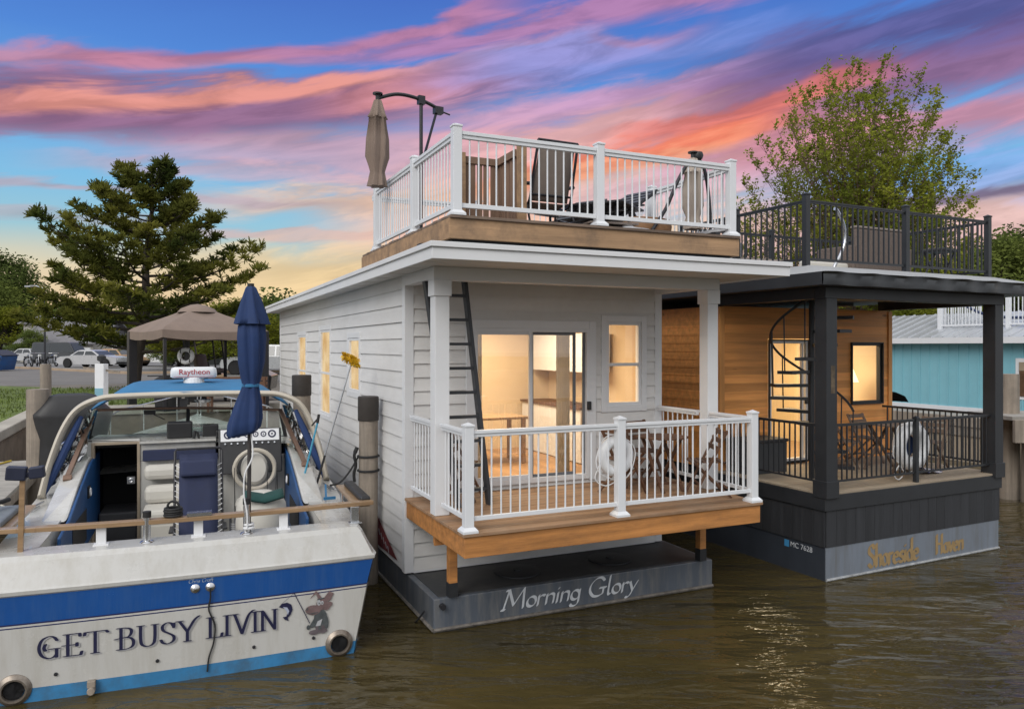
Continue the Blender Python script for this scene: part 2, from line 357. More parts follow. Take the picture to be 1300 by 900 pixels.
def thing(name, label, cat, loc=(0,0,0), rz=0, group=None, parent=None):
    o = bpy.data.objects.new(name, None); COL.objects.link(o); o.empty_display_size = .2
    o.location = loc; o.rotation_euler = (0,0,rz); o['label'] = label; o['category'] = cat
    if group: o['group'] = group
    return o
def tag(o, label, cat, group=None):
    o['label'] = label; o['category'] = cat
    if group: o['group'] = group
    return o
def struct(o, kind='structure'): o['kind'] = kind; return o
def copy_tree(o, parent=None):
    c = o.copy(); COL.objects.link(c)
    if parent: c.parent = parent
    for ch in [q for q in bpy.data.objects if q.parent == o]: copy_tree(ch, c)
    return c
def CR(pts, k=6):
    """Catmull-Rom through 2D/3D points"""
    pts = [Vector(p) for p in pts]; out = []
    for i in range(len(pts)-1):
        a, b, c, d = pts[max(i-1,0)], pts[i], pts[i+1], pts[min(i+2,len(pts)-1)]
        for j in range(k):
            t = j/k; out.append(.5*((2*b)+(c-a)*t+(2*a-5*b+4*c-d)*t*t+(3*b-a-3*c+d)*t**3))
    out.append(pts[-1]); return out
# ------------------------------------------------------------------ frames of reference (yaw of the moored boats)
TH = R(24.5); P0 = Vector((-.488, 7.83, 0)); RV = Vector((cos(TH), sin(TH), 0)); LV = Vector((-sin(TH), cos(TH), 0))
def uv(u, v, z=0): return P0 + RV*u + LV*v + Vector((0,0,z))
def at(px, py, Y): return Vector(((px-650)/963*Y, Y, 3.32+(440-py)/963*Y))
# ------------------------------------------------------------------ lettering (pen strokes swept with an elliptical nib)
def ell(cx, cy, rx, ry, n=20): return [(cx+rx*cos(pi/2+2*pi*i/n), cy+ry*sin(pi/2+2*pi*i/n)) for i in range(n+1)]
def smo(*p): return [tuple(q) for q in CR([(a,b) for a,b in p], 5)]
bowl = ell(.2,.25,.18,.25)
LOW = {
 'o': ([ell(.22,.25,.19,.25)], .47), 'r': ([[(.05,.5),(.05,0)], smo((.05,.33),(.14,.47),(.24,.5),(.31,.46))], .36),
 'n': ([[(.05,.5),(.05,0)], smo((.05,.33),(.15,.47),(.27,.5),(.36,.4),(.36,.02))], .47),
 'i': ([[(.06,.5),(.06,0)], [(.06,.72),(.07,.73)]], .2),
 'g': ([bowl, smo((.38,.5),(.38,.1),(.37,-.18),(.25,-.32),(.1,-.31),(.03,-.22))], .49),
 'l': ([smo((.07,1),(.07,.5),(.08,.1),(.14,0),(.2,.04))], .24),
 'y': ([[(.03,.5),(.2,.03)], smo((.4,.5),(.2,.03),(.1,-.22),(-.03,-.32),(-.1,-.28))], .44),
 'h': ([[(.05,1),(.05,0)], smo((.05,.33),(.15,.47),(.27,.5),(.36,.4),(.36,.02))], .47),
 'e': ([[(.05,.28),(.37,.28)], smo((.37,.28),(.35,.42),(.22,.5),(.08,.42),(.03,.25),(.08,.07),(.22,0),(.36,.07))], .45),
 's': ([smo((.32,.43),(.2,.5),(.07,.44),(.09,.32),(.2,.26),(.32,.18),(.31,.05),(.18,0),(.03,.06))], .4),
 'd': ([bowl, [(.38,1),(.38,0)]], .49), 'a': ([bowl, [(.38,.5),(.38,0)]], .48), 'v': ([[(.02,.5),(.19,0)],[(.19,0),(.37,.5)]], .42),
 'f': ([smo((.3,.9),(.2,1),(.12,.85),(.12,0)), [(.02,.5),(.27,.5)]], .3), 't': ([smo((.1,.75),(.1,.1),(.18,0),(.26,.05)), [(0,.5),(.24,.5)]], .3),
 'c': ([smo((.36,.42),(.22,.5),(.08,.42),(.03,.25),(.08,.07),(.22,0),(.36,.08))], .42),
 'M': ([[(.04,0),(.16,1)],[(.16,1),(.45,.2)],[(.45,.2),(.8,1)],[(.8,1),(.88,0)],[(-.04,.02),(.1,.02)],[(.05,.98),(.17,.98)]], 1.0),
 'G': ([smo((.7,.8),(.52,.98),(.28,.92),(.08,.62),(.08,.3),(.26,.04),(.5,0),(.7,.12)), [(.7,.1),(.7,.42)], [(.52,.42),(.82,.42)]], .88),
 'S': ([smo((.46,.82),(.3,1),(.1,.88),(.1,.66),(.28,.52),(.46,.36),(.46,.12),(.26,0),(.05,.16))], .56),
 'H': ([[(.08,0),(.08,1)],[(.52,0),(.52,1)],[(.08,.52),(.52,.52)]], .66),
 'C': ([smo((.6,.82),(.42,1),(.2,.9),(.06,.5),(.18,.08),(.42,0),(.62,.16))], .68), ' ': ([], .3)}
def ser(x, y, w=.13): return [(x-w, y), (x+w, y)]
CAP = {
 'G': ([smo((.72,.78),(.6,.95),(.4,1),(.16,.85),(.06,.5),(.16,.15),(.4,0),(.6,.05),(.7,.18)), [(.7,.02),(.7,.42)], [(.45,.42),(.82,.42)], smo((.3,.66),(.24,.5),(.3,.36))], .95),
 'E': ([[(.16,0),(.16,1)], [(.02,1),(.6,1)], [(.02,0),(.64,0)], [(-.02,.5),(.5,.5)], [(.6,1),(.62,.86)], [(.64,0),(.68,.16)], [(.5,.42),(.5,.58)]], .78),
 'T': ([[(.4,0),(.4,1)], [(.02,1),(.82,1)], [(.02,1),(0,.86)], [(.82,1),(.88,.9)], ser(.4,0)], .88),
 'B': ([[(.16,0),(.16,1)], smo((.02,1),(.3,1),(.52,.93),(.56,.76),(.46,.58),(.2,.54)), smo((.2,.54),(.5,.52),(.64,.34),(.6,.1),(.36,0),(.02,0)), [(-.06,.5),(.2,.54)]], .78),
 'U': ([smo((.14,1),(.14,.4),(.2,.1),(.42,0),(.64,.1),(.7,.4),(.7,1)), ser(.14,1,.12), ser(.7,1,.12)], .9),
 'S': ([smo((.54,.8),(.44,.97),(.26,1),(.1,.86),(.14,.64),(.34,.5),(.54,.34),(.54,.12),(.32,0),(.12,.06),(.04,.22)), [(.55,.74),(.56,.96)]], .68),
 'Y': ([[(.1,1),(.42,.46)], smo((.9,1.16),(.7,.98),(.42,.46)), [(.42,.48),(.42,0)], ser(.1,1,.12), ser(.42,0)], .86),
 'L': ([[(.16,0),(.16,1)], [(.02,0),(.62,0)], [(.62,0),(.66,.18)], ser(.16,1)], .72),
 'I': ([[(.14,0),(.14,1)], ser(.14,0), ser(.14,1)], .34),
 'V': ([[(.12,1),(.44,0)], smo((.44,0),(.68,.8),(.86,1.06),(.96,1.1)), ser(.12,1)], .86),
 'N': ([[(.12,0),(.12,1)], [(.12,1),(.66,0)], [(.66,0),(.66,1)], ser(.12,0,.1), ser(.66,1,.1), [(.0,1),(.12,1)]], .82),
 "'": ([[(.08,1.05),(.05,.8)]], .2), ' ': ([], .34)}
def pen(text, font, h, width, nib, ang, slant=0., gap=.0):
    """flat polygons (list of 2D hulls) for text of cap height h stretched to a given width"""
    hulls = []; x = 0
    for ch in text:
        st, w = font[ch]
        for path in st:
            for a, b in zip(path[:-1], path[1:]): hulls.append(((a[0]+x, a[1]), (b[0]+x, b[1])))
        x += w + gap
    sx = width/x; out = []
    na = 10; ca, sa = cos(ang), sin(ang)
    nibp = [(nib[0]*cos(2*pi*i/na)*ca - nib[1]*sin(2*pi*i/na)*sa, nib[0]*cos(2*pi*i/na)*sa + nib[1]*sin(2*pi*i/na)*ca) for i in range(na)]
    for a, b in hulls:
        pts = []
        for p in (a, b):
            X = p[0]*sx + slant*p[1]*h; Y = p[1]*h
            pts += [(X+q[0], Y+q[1]) for q in nibp]
        pts = sorted(set(pts)); lo = []; up = []
        for p in pts:
            while len(lo) > 1 and (lo[-1][0]-lo[-2][0])*(p[1]-lo[-2][1])-(lo[-1][1]-lo[-2][1])*(p[0]-lo[-2][0]) <= 0: lo.pop()
            lo.append(p)
        for p in pts[::-1]:
            while len(up) > 1 and (up[-1][0]-up[-2][0])*(p[1]-up[-2][1])-(up[-1][1]-up[-2][1])*(p[0]-up[-2][0]) <= 0: up.pop()
            up.append(p)
        out.append(lo[:-1]+up[:-1])
    return out
def write(name, hulls, place, m, parent):
    """place(x, y, k) -> 3D point; k is the layer so that strokes never share a plane"""
    mb = MB()
    for k, h in enumerate(hulls): mb.add([place(x, y, k) for x, y in h], [tuple(range(len(h)))])
    return mb.build(name, m, parent)
def plain_text(name, body, size, m, parent, loc, rot, extr=.001):
    cu = bpy.data.curves.new(name, 'FONT'); cu.body = body; cu.size = size; cu.extrude = extr; cu.align_x = 'CENTER'; cu.align_y = 'CENTER'
    o = bpy.data.objects.new(name, cu); COL.objects.link(o)
    me = bpy.data.meshes.new_from_object(o.evaluated_get(bpy.context.evaluated_depsgraph_get()))
    bpy.data.objects.remove(o); bpy.data.curves.remove(cu); me.materials.clear(); me.materials.append(M_[m])
    o = bpy.data.objects.new(name, me); COL.objects.link(o); o.location = loc; o.rotation_euler = rot
    if parent: o.parent = parent
    return o
# ================================================================== SETTING
def water_mat():
    m = bpy.data.materials.new('canal_water'); m.use_nodes = True; nt = m.node_tree; L = nt.links; N = nt.nodes.new
    b = nt.nodes['Principled BSDF']; pass
    b.inputs['Roughness'].default_value = .03; b.inputs['IOR'].default_value = 1.33; b.inputs['Specular IOR Level'].default_value = .5
    tc = N('ShaderNodeTexCoord')
    def noise(sc, stretch, rot, det, dist=0):
        mp = N('ShaderNodeMapping'); mp.inputs['Scale'].default_value = stretch; mp.inputs['Rotation'].default_value = (0,0,rot)
        L.new(tc.outputs['Object'], mp.inputs[0]); n = N('ShaderNodeTexNoise'); n.inputs['Scale'].default_value = sc; n.inputs['Detail'].default_value = det
        n.inputs['Distortion'].default_value = dist; n.inputs['Roughness'].default_value = .5; L.new(mp.outputs[0], n.inputs['Vector']); return n.outputs[0]
    a = noise(1.0, (.55,1.9,1), R(12), 2, .6); c = noise(4.2, (.6,1.5,1), R(-9), 3, .8); d = noise(.35, (1,1,1), 0, 2)
    def mth(op, p, q):
        n = N('ShaderNodeMath'); n.operation = op
        for i, v in enumerate((p, q)):
            if hasattr(v, 'is_output'): L.new(v, n.inputs[i])
            else: n.inputs[i].default_value = v
        return n.outputs[0]
    amp = mth('MULTIPLY_ADD', d, 1.3)
    h = mth('ADD', mth('MULTIPLY', a, 1.15), mth('MULTIPLY', c, .30))
    h = mth('MULTIPLY', h, amp)
    bp = N('ShaderNodeBump'); bp.inputs['Strength'].default_value = 1.; bp.inputs['Distance'].default_value = .085; L.new(h, bp.inputs['Height']); L.new(bp.outputs[0], b.inputs['Normal'])
    r = N('ShaderNodeValToRGB'); r.color_ramp.elements[0].position = .3; r.color_ramp.elements[1].position = .7
    r.color_ramp.elements[0].color = (.042,.034,.014,1); r.color_ramp.elements[1].color = (.074,.055,.020,1); L.new(noise(.5,(1,1,1),0,4), r.inputs[0]); L.new(r.outputs[0], b.inputs['Base Color'])
    return m
M_['water'] = water_mat()
w = MB(); w.add([(-300,-300,0),(300,-300,0),(300,300,0),(-300,300,0)], [(0,1,2,3)])
struct(w.build('water', 'water'))
M_['ground'] = mat('bare_ground', (.17,.15,.12), .95, .25, .6, .4, 8)
M_['asphalt'] = mat('asphalt', (.155,.145,.135), .9, .18, .8, .3, 20)
M_['lot'] = mat('parking_asphalt', (.19,.185,.18), .9, .15, .5, .3, 20)
M_['concrete'] = mat('concrete', (.40,.37,.32), .85, .15, 1.2, .2, 15, dirt=(.2,.18,.15), dirt_amt=.5)
M_['seawall'] = mat('timber_seawall', (.20,.16,.125), .85, .4, 2, .3, 10)
GZ = 1.72
def local_poly(pts): return [tuple(uv(u, v)[:2]) for u, v in pts]
g = MB(); poly = local_poly([(-5.6,8.1),(-5.6,14.3),(400,14.3),(1500,600),(1500,1500),(-1500,1500),(-1500,8.1)])
g.add([(x,y,GZ) for x,y in poly], [tuple(range(len(poly)))])
struct(g.build('ground', 'ground'))
sw = MB(); edge = [(-400,8.1),(-5.6,8.1),(-5.6,14.3),(300,14.3)]
for (a, b) in zip(edge[:-1], edge[1:]):
    p, q = uv(*a), uv(*b); sw.add([(p.x,p.y,-1),(q.x,q.y,-1),(q.x,q.y,GZ-.12),(p.x,p.y,GZ-.12)], [(0,1,2,3)])
struct(sw.build('seawall', 'seawall'))
kb = MB()
for (a, b) in [((-120,8.04),(-5.54,10.3)), ((-5.9,10.3),(-5.54,14.6)), ((-5.54,14.24),(60,15.2))]:
    c = local_poly([(a[0],a[1]),(b[0],a[1]),(b[0],b[1]),(a[0],b[1])]); kb.prism(c, GZ-.13, GZ+.06, 'z')
struct(kb.build('path', 'concrete', bev=.02))
def sheet(name, pts, z, m):
    mb = MB(); mb.add([(x,y,GZ+z) for x,y in pts], [tuple(range(len(pts)))]); return struct(mb.build(name, m))
sheet('road', [(-150,22),(-21.2,30.4),(-8,36),(40,58),(40,66),(-4,50),(-22.4,44),(-35.8,55),(-150,62)], .006, 'asphalt')
sheet('parking_lot', [(-150,63),(-35.6,55.6),(-22.2,44.6),(-4,51),(40,66),(120,100),(60,200),(-200,200)], .010, 'lot')
kb = MB()
for a, b in [((-35.8,55.3),(-22.3,44.3)), ((-22.3,44.3),(-4,50.5)), ((-35.8,55.3),(-90,59))]:
    kb.bar((*a,GZ+.06), (*b,GZ+.06), .35, .16)
struct(kb.build('kerb', mat('tan_kerb', (.36,.27,.19), .9, .2, 2)))
# grass strip between sea wall and road
gp = MB(); ga = local_poly([(-60,10.32),(-5.9,10.32),(-5.9,14.62),(-2.6,15.22),(-2.6,22),(-9,29.3),(-60,27)])
gp.add([(x,y,GZ+.012) for x,y in ga], [(0,1,2,3,4,5,6)])
M_['grass'] = mat('grass', (.105,.145,.026), .95, .4, 1.4, .6, 30)
gr = random.Random(3)
for _ in range(15000):
    u = gr.uniform(-24,-3); v = gr.uniform(10.4, 26)
    if u > -6 and v < 15.3: continue
    p = uv(u, v); a = gr.uniform(0,pi); h = gr.uniform(.04,.12); dx, dy = .018*cos(a), .018*sin(a)
    gp.add([(p.x-dx,p.y-dy,GZ+.01),(p.x+dx,p.y+dy,GZ+.01),(p.x+gr.uniform(-.04,.04),p.y+gr.uniform(-.04,.04),GZ+h)], [(0,1,2)])
struct(gp.build('grass', 'grass'), 'stuff')
# ================================================================== RAILINGS
def rail_section(mb, p, q, zb, zt, step, bw, top_w, top_h, bot_h, ins=.05, round_=True):
    """rails and balusters between two posts (plan points p, q)"""
    p = Vector((p[0],p[1],0)); q = Vector((q[0],q[1],0)); d = (q-p); ln = d.length; d.normalize(); a = p+d*ins; b = q-d*ins
    z = Vector((0,0,1))
    mb.bar(a+z*(zt-top_h*.25), b+z*(zt-top_h*.25), top_w, top_h*.5); mb.bar(a+z*(zt-top_h*.75), b+z*(zt-top_h*.75), top_w*.62, top_h*.5)
    mb.bar(a+z*(zb+bot_h/2), b+z*(zb+bot_h/2), top_w*.55, bot_h)
    n = max(1, round((ln-2*ins)/step)); 
    for i in range(1, n):
        c = a+(b-a)*(i/n)
        if round_: mb.cyl(c+z*(zb+bot_h*.6), c+z*(zt-top_h*.8), bw/2, n=8)
        else: mb.obox((c.x,c.y,(zb+zt)/2), (bw,bw,zt-zb-top_h), (0,0,atan2(d.y,d.x)))
def rail_post(parent, x, y, z0, z1, w, m, skirt=True):
    mb = MB(); h = w/2
    mb.box(x-h, y-h, z0, x+h, y+h, z1-.035); mb.box(x-h-.008, y-h-.008, z1-.035, x+h+.008, y+h+.008, z1-.012)
    o = len(mb.v); mb.add([(x-h,y-h,z1-.012),(x+h,y-h,z1-.012),(x+h,y+h,z1-.012),(x-h,y+h,z1-.012),(x,y,z1+.012)], [(0,1,4),(1,2,4),(2,3,4),(3,0,4)])
    p = mb.build('railing_post', m, parent, bev=.004)
    if skirt:
        s = MB(); k = h+.035
        s.add([(x-k,y-k,z0),(x+k,y-k,z0),(x+k,y+k,z0),(x-k,y+k,z0),(x-k,y-k,z0+.025),(x+k,y-k,z0+.025),(x+k,y+k,z0+.025),(x-k,y+k,z0+.025),
               (x-h-.004,y-h-.004,z0+.06),(x+h+.004,y-h-.004,z0+.06),(x+h+.004,y+h+.004,z0+.06),(x-h-.004,y+h+.004,z0+.06)],
              [(i,(i+1)%4,4+(i+1)%4,4+i) for i in range(4)]+[(4+i,4+(i+1)%4,8+(i+1)%4,8+i) for i in range(4)])
        s.build('post_skirt', m, p)
    return p
# ================================================================== LAP SIDING with real openings
def siding(mb, a0, a1, z0, z1, exp, place, openings=(), lap=.016, rng=None, joints=0):
    """place(a, out, z) maps along-wall, outward and height to 3D"""
    z = z0; k = 0
    while z < z1-.005:
        zt = min(z+exp, z1)
        cuts = sorted({z, zt} | {o for op in openings for o in (op[2], op[3]) if z < o < zt})
        for za, zb in zip(cuts[:-1], cuts[1:]):
            segs = [(a0, a1)]
            for (b0, b1, c0, c1) in openings:
                if c0 < zb-1e-5 and c1 > za+1e-5:
                    ns = []
                    for s0, s1 in segs:
                        if b1 <= s0 or b0 >= s1: ns.append((s0,s1)); continue
                        if b0 > s0: ns.append((s0,b0))
                        if b1 < s1: ns.append((b1,s1))
                    segs = ns
            if joints and rng:
                ns = []
                for s0, s1 in segs:
                    if s1-s0 > 2.4:
                        c = rng.uniform(s0+.8, s1-.8); ns += [(s0, c-.002), (c+.002, s1)]
                    else: ns.append((s0,s1))
                segs = ns
            oa = lap*(1-(za-z)/exp); ob = lap*(1-(zb-z)/exp)*.999
            for s0, s1 in segs:
                mb.add([place(s0,oa,za),place(s1,oa,za),place(s1,ob,zb),place(s0,ob,zb),place(s0,-.02,za),place(s1,-.02,za),place(s1,-.02,zb),place(s0,-.02,zb)],
                       [(0,1,2,3),(0,4,5,1),(0,3,7,4),(1,5,6,2)])
        z = zt; k += 1
def window_unit(parent, a0, a1, z0, z1, place, kind='hung', trim=.09, fm='trim', tm='trim', pane='glass', blind='lit', deep=.22, name='window', tdepth=.03, fd=.07, fo=.012):
    """framed sash window with trim boards and a lit blind behind the pane"""
    t = MB()
    def bx(mb, x0, o0, y0, x1, o1, y1):
        vs = [place(x0,o0,y0),place(x1,o0,y0),place(x1,o1,y0),place(x0,o1,y0),place(x0,o0,y1),place(x1,o0,y1),place(x1,o1,y1),place(x0,o1,y1)]
        mb.add(vs, [(0,3,2,1),(4,5,6,7),(0,1,5,4),(1,2,6,5),(2,3,7,6),(3,0,4,7)])
    bx(t, a0-trim, 0, z0-trim, a0, tdepth, z1+trim); bx(t, a1, 0, z0-trim, a1+trim, tdepth, z1+trim)
    bx(t, a0, 0, z1, a1, tdepth-.002, z1+trim); bx(t, a0, 0, z0-trim, a1, tdepth-.002, z0)
    wn = t.build(name, tm, parent, bev=.004)
    f = MB(); w = .045
    bx(f, a0, -fd, z0, a0+w, fo, z1); bx(f, a1-w, -fd, z0, a1, fo, z1); bx(f, a0+w, -fd, z1-w, a1-w, fo-.001, z1); bx(f, a0+w, -fd, z0, a1-w, fo-.001, z0+w)
    if kind == 'hung':
        zm = z0+(z1-z0)*.49; bx(f, a0+w, -fd*.7, zm-.022, a1-w, fo*.5, zm+.022)
    f.build('sash', fm, wn, bev=.003)
    p = MB(); p.add([place(a0+w*.6,-fd*.4,z0+w*.6),place(a1-w*.6,-fd*.4,z0+w*.6),place(a1-w*.6,-fd*.4,z1-w*.6),place(a0+w*.6,-fd*.4,z1-w*.6)], [(0,1,2,3)])
    p.build('pane', pane, wn)
    b = MB()
    if blind: b.add([place(a0,-deep,z0),place(a1,-deep,z0),place(a1,-deep,z1),place(a0,-deep,z1)], [(0,1,2,3)])
    for e in ((a0,-.075),(a1,-.075)): pass
    if blind: b.build('lit_blind', blind, wn)
    r = MB()
    for (x0,y0,x1,y1) in ((a0,z0,a0,z1),(a1,z0,a1,z1),(a0,z0,a1,z0),(a0,z1,a1,z1)):
        r.add([place(x0,-fd-.001,y0),place(x1,-fd-.001,y1),place(x1,-deep,y1),place(x0,-deep,y0)], [(0,1,2,3)])
    r.build('reveal', 'warmroom', wn)
    return wn
M_['warmroom'] = mat('warm_room', (.62,.45,.27), .8, .1, 2)
# ================================================================== WHITE HOUSEBOAT
hb = thing('houseboat', 'white two storey houseboat with cedar porch deck and pale script name on its grey hull', 'houseboat', P0, TH)
rs = random.Random(11)
m = MB(); m.box(.02,1.06,-.35, 4.06,14.0,.385); hull = m.build('hull', 'hull', hb, bev=.012)
m = MB(); m.tube([(.02,1.05,.03),(4.06,1.05,.03)], .022, 6); m.tube([(.012,1.06,.03),(.012,14,.03)], .022, 6); m.build('waterline_bead', mat('rust_scale',(.16,.145,.13),.9,.5,8,.8,30), hull)
m = MB(); m.box(.10,1.12,.386, 4.0,2.08,.394); m.build('deck_plate', mat('black_deck_plate',(.035,.038,.042),.55,.35,2,.15,20,dirt=(.12,.11,.1),dirt_amt=.6), hull)
for cx in (1.35, 2.75):
    m = MB(); m.lathe([(.30,.0),(.30,.018),(.27,.024),(.05,.024),(.05,.04),(.0,.04)], (cx,1.62,.394), 28); m.build('hatch_cover', 'black', hull, smooth=True)
m = MB(); m.cyl((.12,1.0,.30),(.12,1.07,.30),.035,n=12);  m.build('mooring_eye','dkmetal',hull,smooth=True)
m = MB(); m.tube(CR([(-.03,1.25,.2),(-.07,1.4,.05),(-.05,1.6,-.05)],5), .012, 6); m.build('mooring_line','black',hull,smooth=True)
# name on the bow: from px (648,775) to (837,730)
h = pen('Morning Glory', {**LOW, **{k: LOW[k] for k in 'MG'}}, .235, 1.93, (.021,.0045), R(38), .22)
write('name_lettering', h, lambda x,y,k: (.885+x, 1.058-.004-.00004*k, .135+y), 'letterw', hull)
# --- shell: front and left walls
def pf(a, o, z): return (a, 2.12-o, z)
def pl(a, o, z): return (-.0-o, a, z)
def pr(a, o, z): return (3.94+o, a, z)
def pb(a, o, z): return (a, 13.85+o, z)
door_op = (.93, 2.70, 1.44, 3.57)
m = MB(); siding(m, .10, 3.84, .43, 4.26, .178, pf, [door_op, (3.0,3.60,2.46,3.68)], rng=rs, lap=.024); m.build('front_wall', 'siding', hb)
wl = [(4.66,5.44,2.58,3.46),(7.02,8.03,2.01,3.64),(9.72,10.8,2.01,3.57)]
m = MB(); siding(m, 2.22, 13.75, .43, 4.26, .214, pl, wl, lap=.02, rng=rs, joints=1); m.build('side_wall', 'siding', hb)
m = MB(); siding(m, 2.22, 13.75, .43, 4.26, .214, pr, [], lap=.02, rng=rs, joints=1); m.build('side_wall', 'siding', hb)
m = MB(); siding(m, .1, 3.84, .43, 4.26, .214, pb, [], rng=rs); m.build('rear_wall', 'siding', hb)
for x0,x1 in ((-.022,.10),(3.84,3.962)):
    for y0,y1 in ((2.096,2.22),(13.75,13.87)):
        m = MB(); m.box(x0, y0, .41, x1, y1, 4.24); m.build('corner_board', 'trim', hb, bev=.004)
m = MB(); m.box(.1,2.10,.40,3.84,2.13,.452); m.build('skirt_board', 'trim', hb, bev=.004)
M_['roomwall'] = mat('cream_room_wall',(.66,.52,.35),.8,.06,1.5)
m = MB(); m.box(.02,2.30,.39,3.9,13.8,.42); m.build('floor_base','black',hb)
m = MB(); x0,x1,y0,y1,z0_,z1_ = .06,3.86,2.20,5.6,1.43,4.10
m.add([(x0,y0,z0_),(x0,y1,z0_),(x0,y1,z1_),(x0,y0,z1_)],[(0,1,2,3)]); m.add([(x1,y0,z0_),(x1,y1,z0_),(x1,y1,z1_),(x1,y0,z1_)],[(0,1,2,3)]); m.add([(x0,y1,z0_),(x1,y1,z0_),(x1,y1,z1_),(x0,y1,z1_)],[(0,1,2,3)]); m.add([(x0,y0,z1_),(x1,y0,z1_),(x1,y1,z1_),(x0,y1,z1_)],[(0,1,2,3)])
m.build('room_wall','roomwall',hb)
m = MB(); m.add([(x0,y0,z0_),(x1,y0,z0_),(x1,y1,z0_),(x0,y1,z0_)],[(0,1,2,3)]); m.build('room_floor', mat('oak_floor',(.38,.22,.11),.5,.25,3,stretch=(1,.2,1),bands=(0,.14,.12)), hb)
for a0,a1,c0,c1 in wl: window_unit(hb, a0, a1, c0, c1, pl, deep=.034, fd=.03, fo=.010, pane='coated', tdepth=.022)
window_unit(hb, 3.0, 3.60, 2.46, 3.68, pf, blind=None)
# tarnished name banner low on the side wall
m = MB(); m.add([pl(2.40,.03,.50),pl(3.7,.03,.47),pl(3.7,.03,.98)], [(0,1,2)])
bn = m.build('painted_board', mat('faded_red_board',(.17,.03,.035),.7,.6,6), hb)
m = MB()
for i in range(7):
    a = 2.80+i*.12; z = .53+.035*i; m.add([pl(a,.034,z-.03),pl(a+.03,.034,z-.03),pl(a+.09,.034,z+.05),pl(a+.05,.034,z+.05)],[(0,1,2,3)])
m.build('pale_marks', 'letterw', bn)
# --- sliding door
dr = MB(); d0,d1,e0,e1 = door_op; t = .11
dr.box(d0-t,2.075,e0-.02,d0,2.118,e1+t); dr.box(d1,2.075,e0-.02,d1+t,2.118,e1+t); dr.box(d0,2.077,e1,d1,2.118,e1+t)
door = dr.build('sliding_door', 'trim', hb, bev=.004)
fr = MB(); dm = 1.79
fr.box(d0,2.07,e0,d0+.05,2.16,e1); fr.box(d1-.05,2.07,e0,d1,2.16,e1); fr.box(d0+.05,2.072,e1-.05,d1-.05,2.16,e1); fr.box(d0+.05,2.072,e0,d1-.05,2.16,e0+.07)
fr.box(dm-.045,2.074,e0+.07,dm+.005,2.12,e1-.05); fr.box(d0+.05,2.085,e0+.07,dm-.045,2.12,e0+.12); fr.box(d0+.05,2.085,e1-.09,dm-.045,2.12,e1-.05)
fr.build('door_frame', 'trim', door, bev=.003)
fr = MB(); dk = (dm+.005, d1-.05)
fr.box(dk[0],2.12,e0+.07,dk[0]+.035,2.15,e1-.05); fr.box(dk[1]-.19,2.12,e0+.07,dk[1]-.15,2.15,e1-.05); fr.box(dk[1]-.035,2.12,e0+.07,dk[1],2.15,e1-.05)
fr.box(dk[0]+.035,2.122,e0+.07,dk[1]-.19,2.15,e0+.11); fr.box(dk[0]+.035,2.122,e1-.09,dk[1]-.19,2.15,e1-.05)
fr.build('screen_frame', mat('grey_frame',(.14,.15,.17),.45,.1,4), door, bev=.003)
m = MB(); m.box(d1-.045,2.03,2.42,d1+.005,2.07,2.54); m.torus((dk[1]-.17,2.105,2.45),.06,.01,'x',16,6,-pi/2,pi/2); m.build('door_handle','plastic',door)
M_['doorglass'] = glass('door_glass', (.97,.97,.96), .17)
for a,b in ((d0+.04,dm-.03),(dm+.01,d1-.04)):
    m = MB(); yy = 2.10 if a < 1.5 else 2.135
    m.add([(a,yy,e0+.08),(b,yy,e0+.08),(b,yy,e1-.06),(a,yy,e1-.06)],[(0,1,2,3)]); m.build('pane','doorglass',door)
ROOM1 = True
m = MB()
for a0,a1 in ((d0+.02,d0+.20),(d1-.42,d1-.20)):
    n_ = 14
    m.grid([[(a0+(a1-a0)*k/n_, 2.30+.022*(k%2), z) for k in range(n_+1)] for z in (e0+.02,e1-.02)])
cu = m.build('curtain', mat('cream_curtain',(.62,.52,.38),.9,.08,3), door)
# --- porch deck
m = MB(); y = .0
while y < 2.08:
    y1 = min(y+.14, 2.09); m.box(-.025+rs.uniform(-.004,.004), y-.025 if y == 0 else y, 1.352, 3.965+rs.uniform(-.004,.004), y1-.006, 1.385+rs.uniform(-.001,.001)); y += .145
m.build('deck_boards','deckwood',hb,bev=.004)
m = MB(); m.box(0,.0,1.13,3.94,.045,1.351); m.box(0,.046,1.13,.042,2.09,1.351); m.box(3.898,.046,1.13,3.94,2.09,1.351)
m.build('rim_joists','fascia',hb,bev=.005)
m = MB(); m.box(.20,1.02,.395,.30,1.12,1.13)
for i in range(6): m.box(.5+i*.58,.05,1.17,.54+i*.58,2.09,1.35)
m.box(.043,1.09,1.0,.17,1.13,1.34); m.box(.05,1.13,1.02,3.89,1.17,1.165); m.build('joists','fascia',hb,bev=.004)
m = MB(); m.box(3.82,1.02,.395,3.92,1.12,1.13); m.build('support_post','fascia',hb,bev=.004)
for x0 in (.196,3.816): m = MB(); m.box(x0,1.016,.394,x0+.108,1.124,.56); m.build('post_shoe','black',hb)
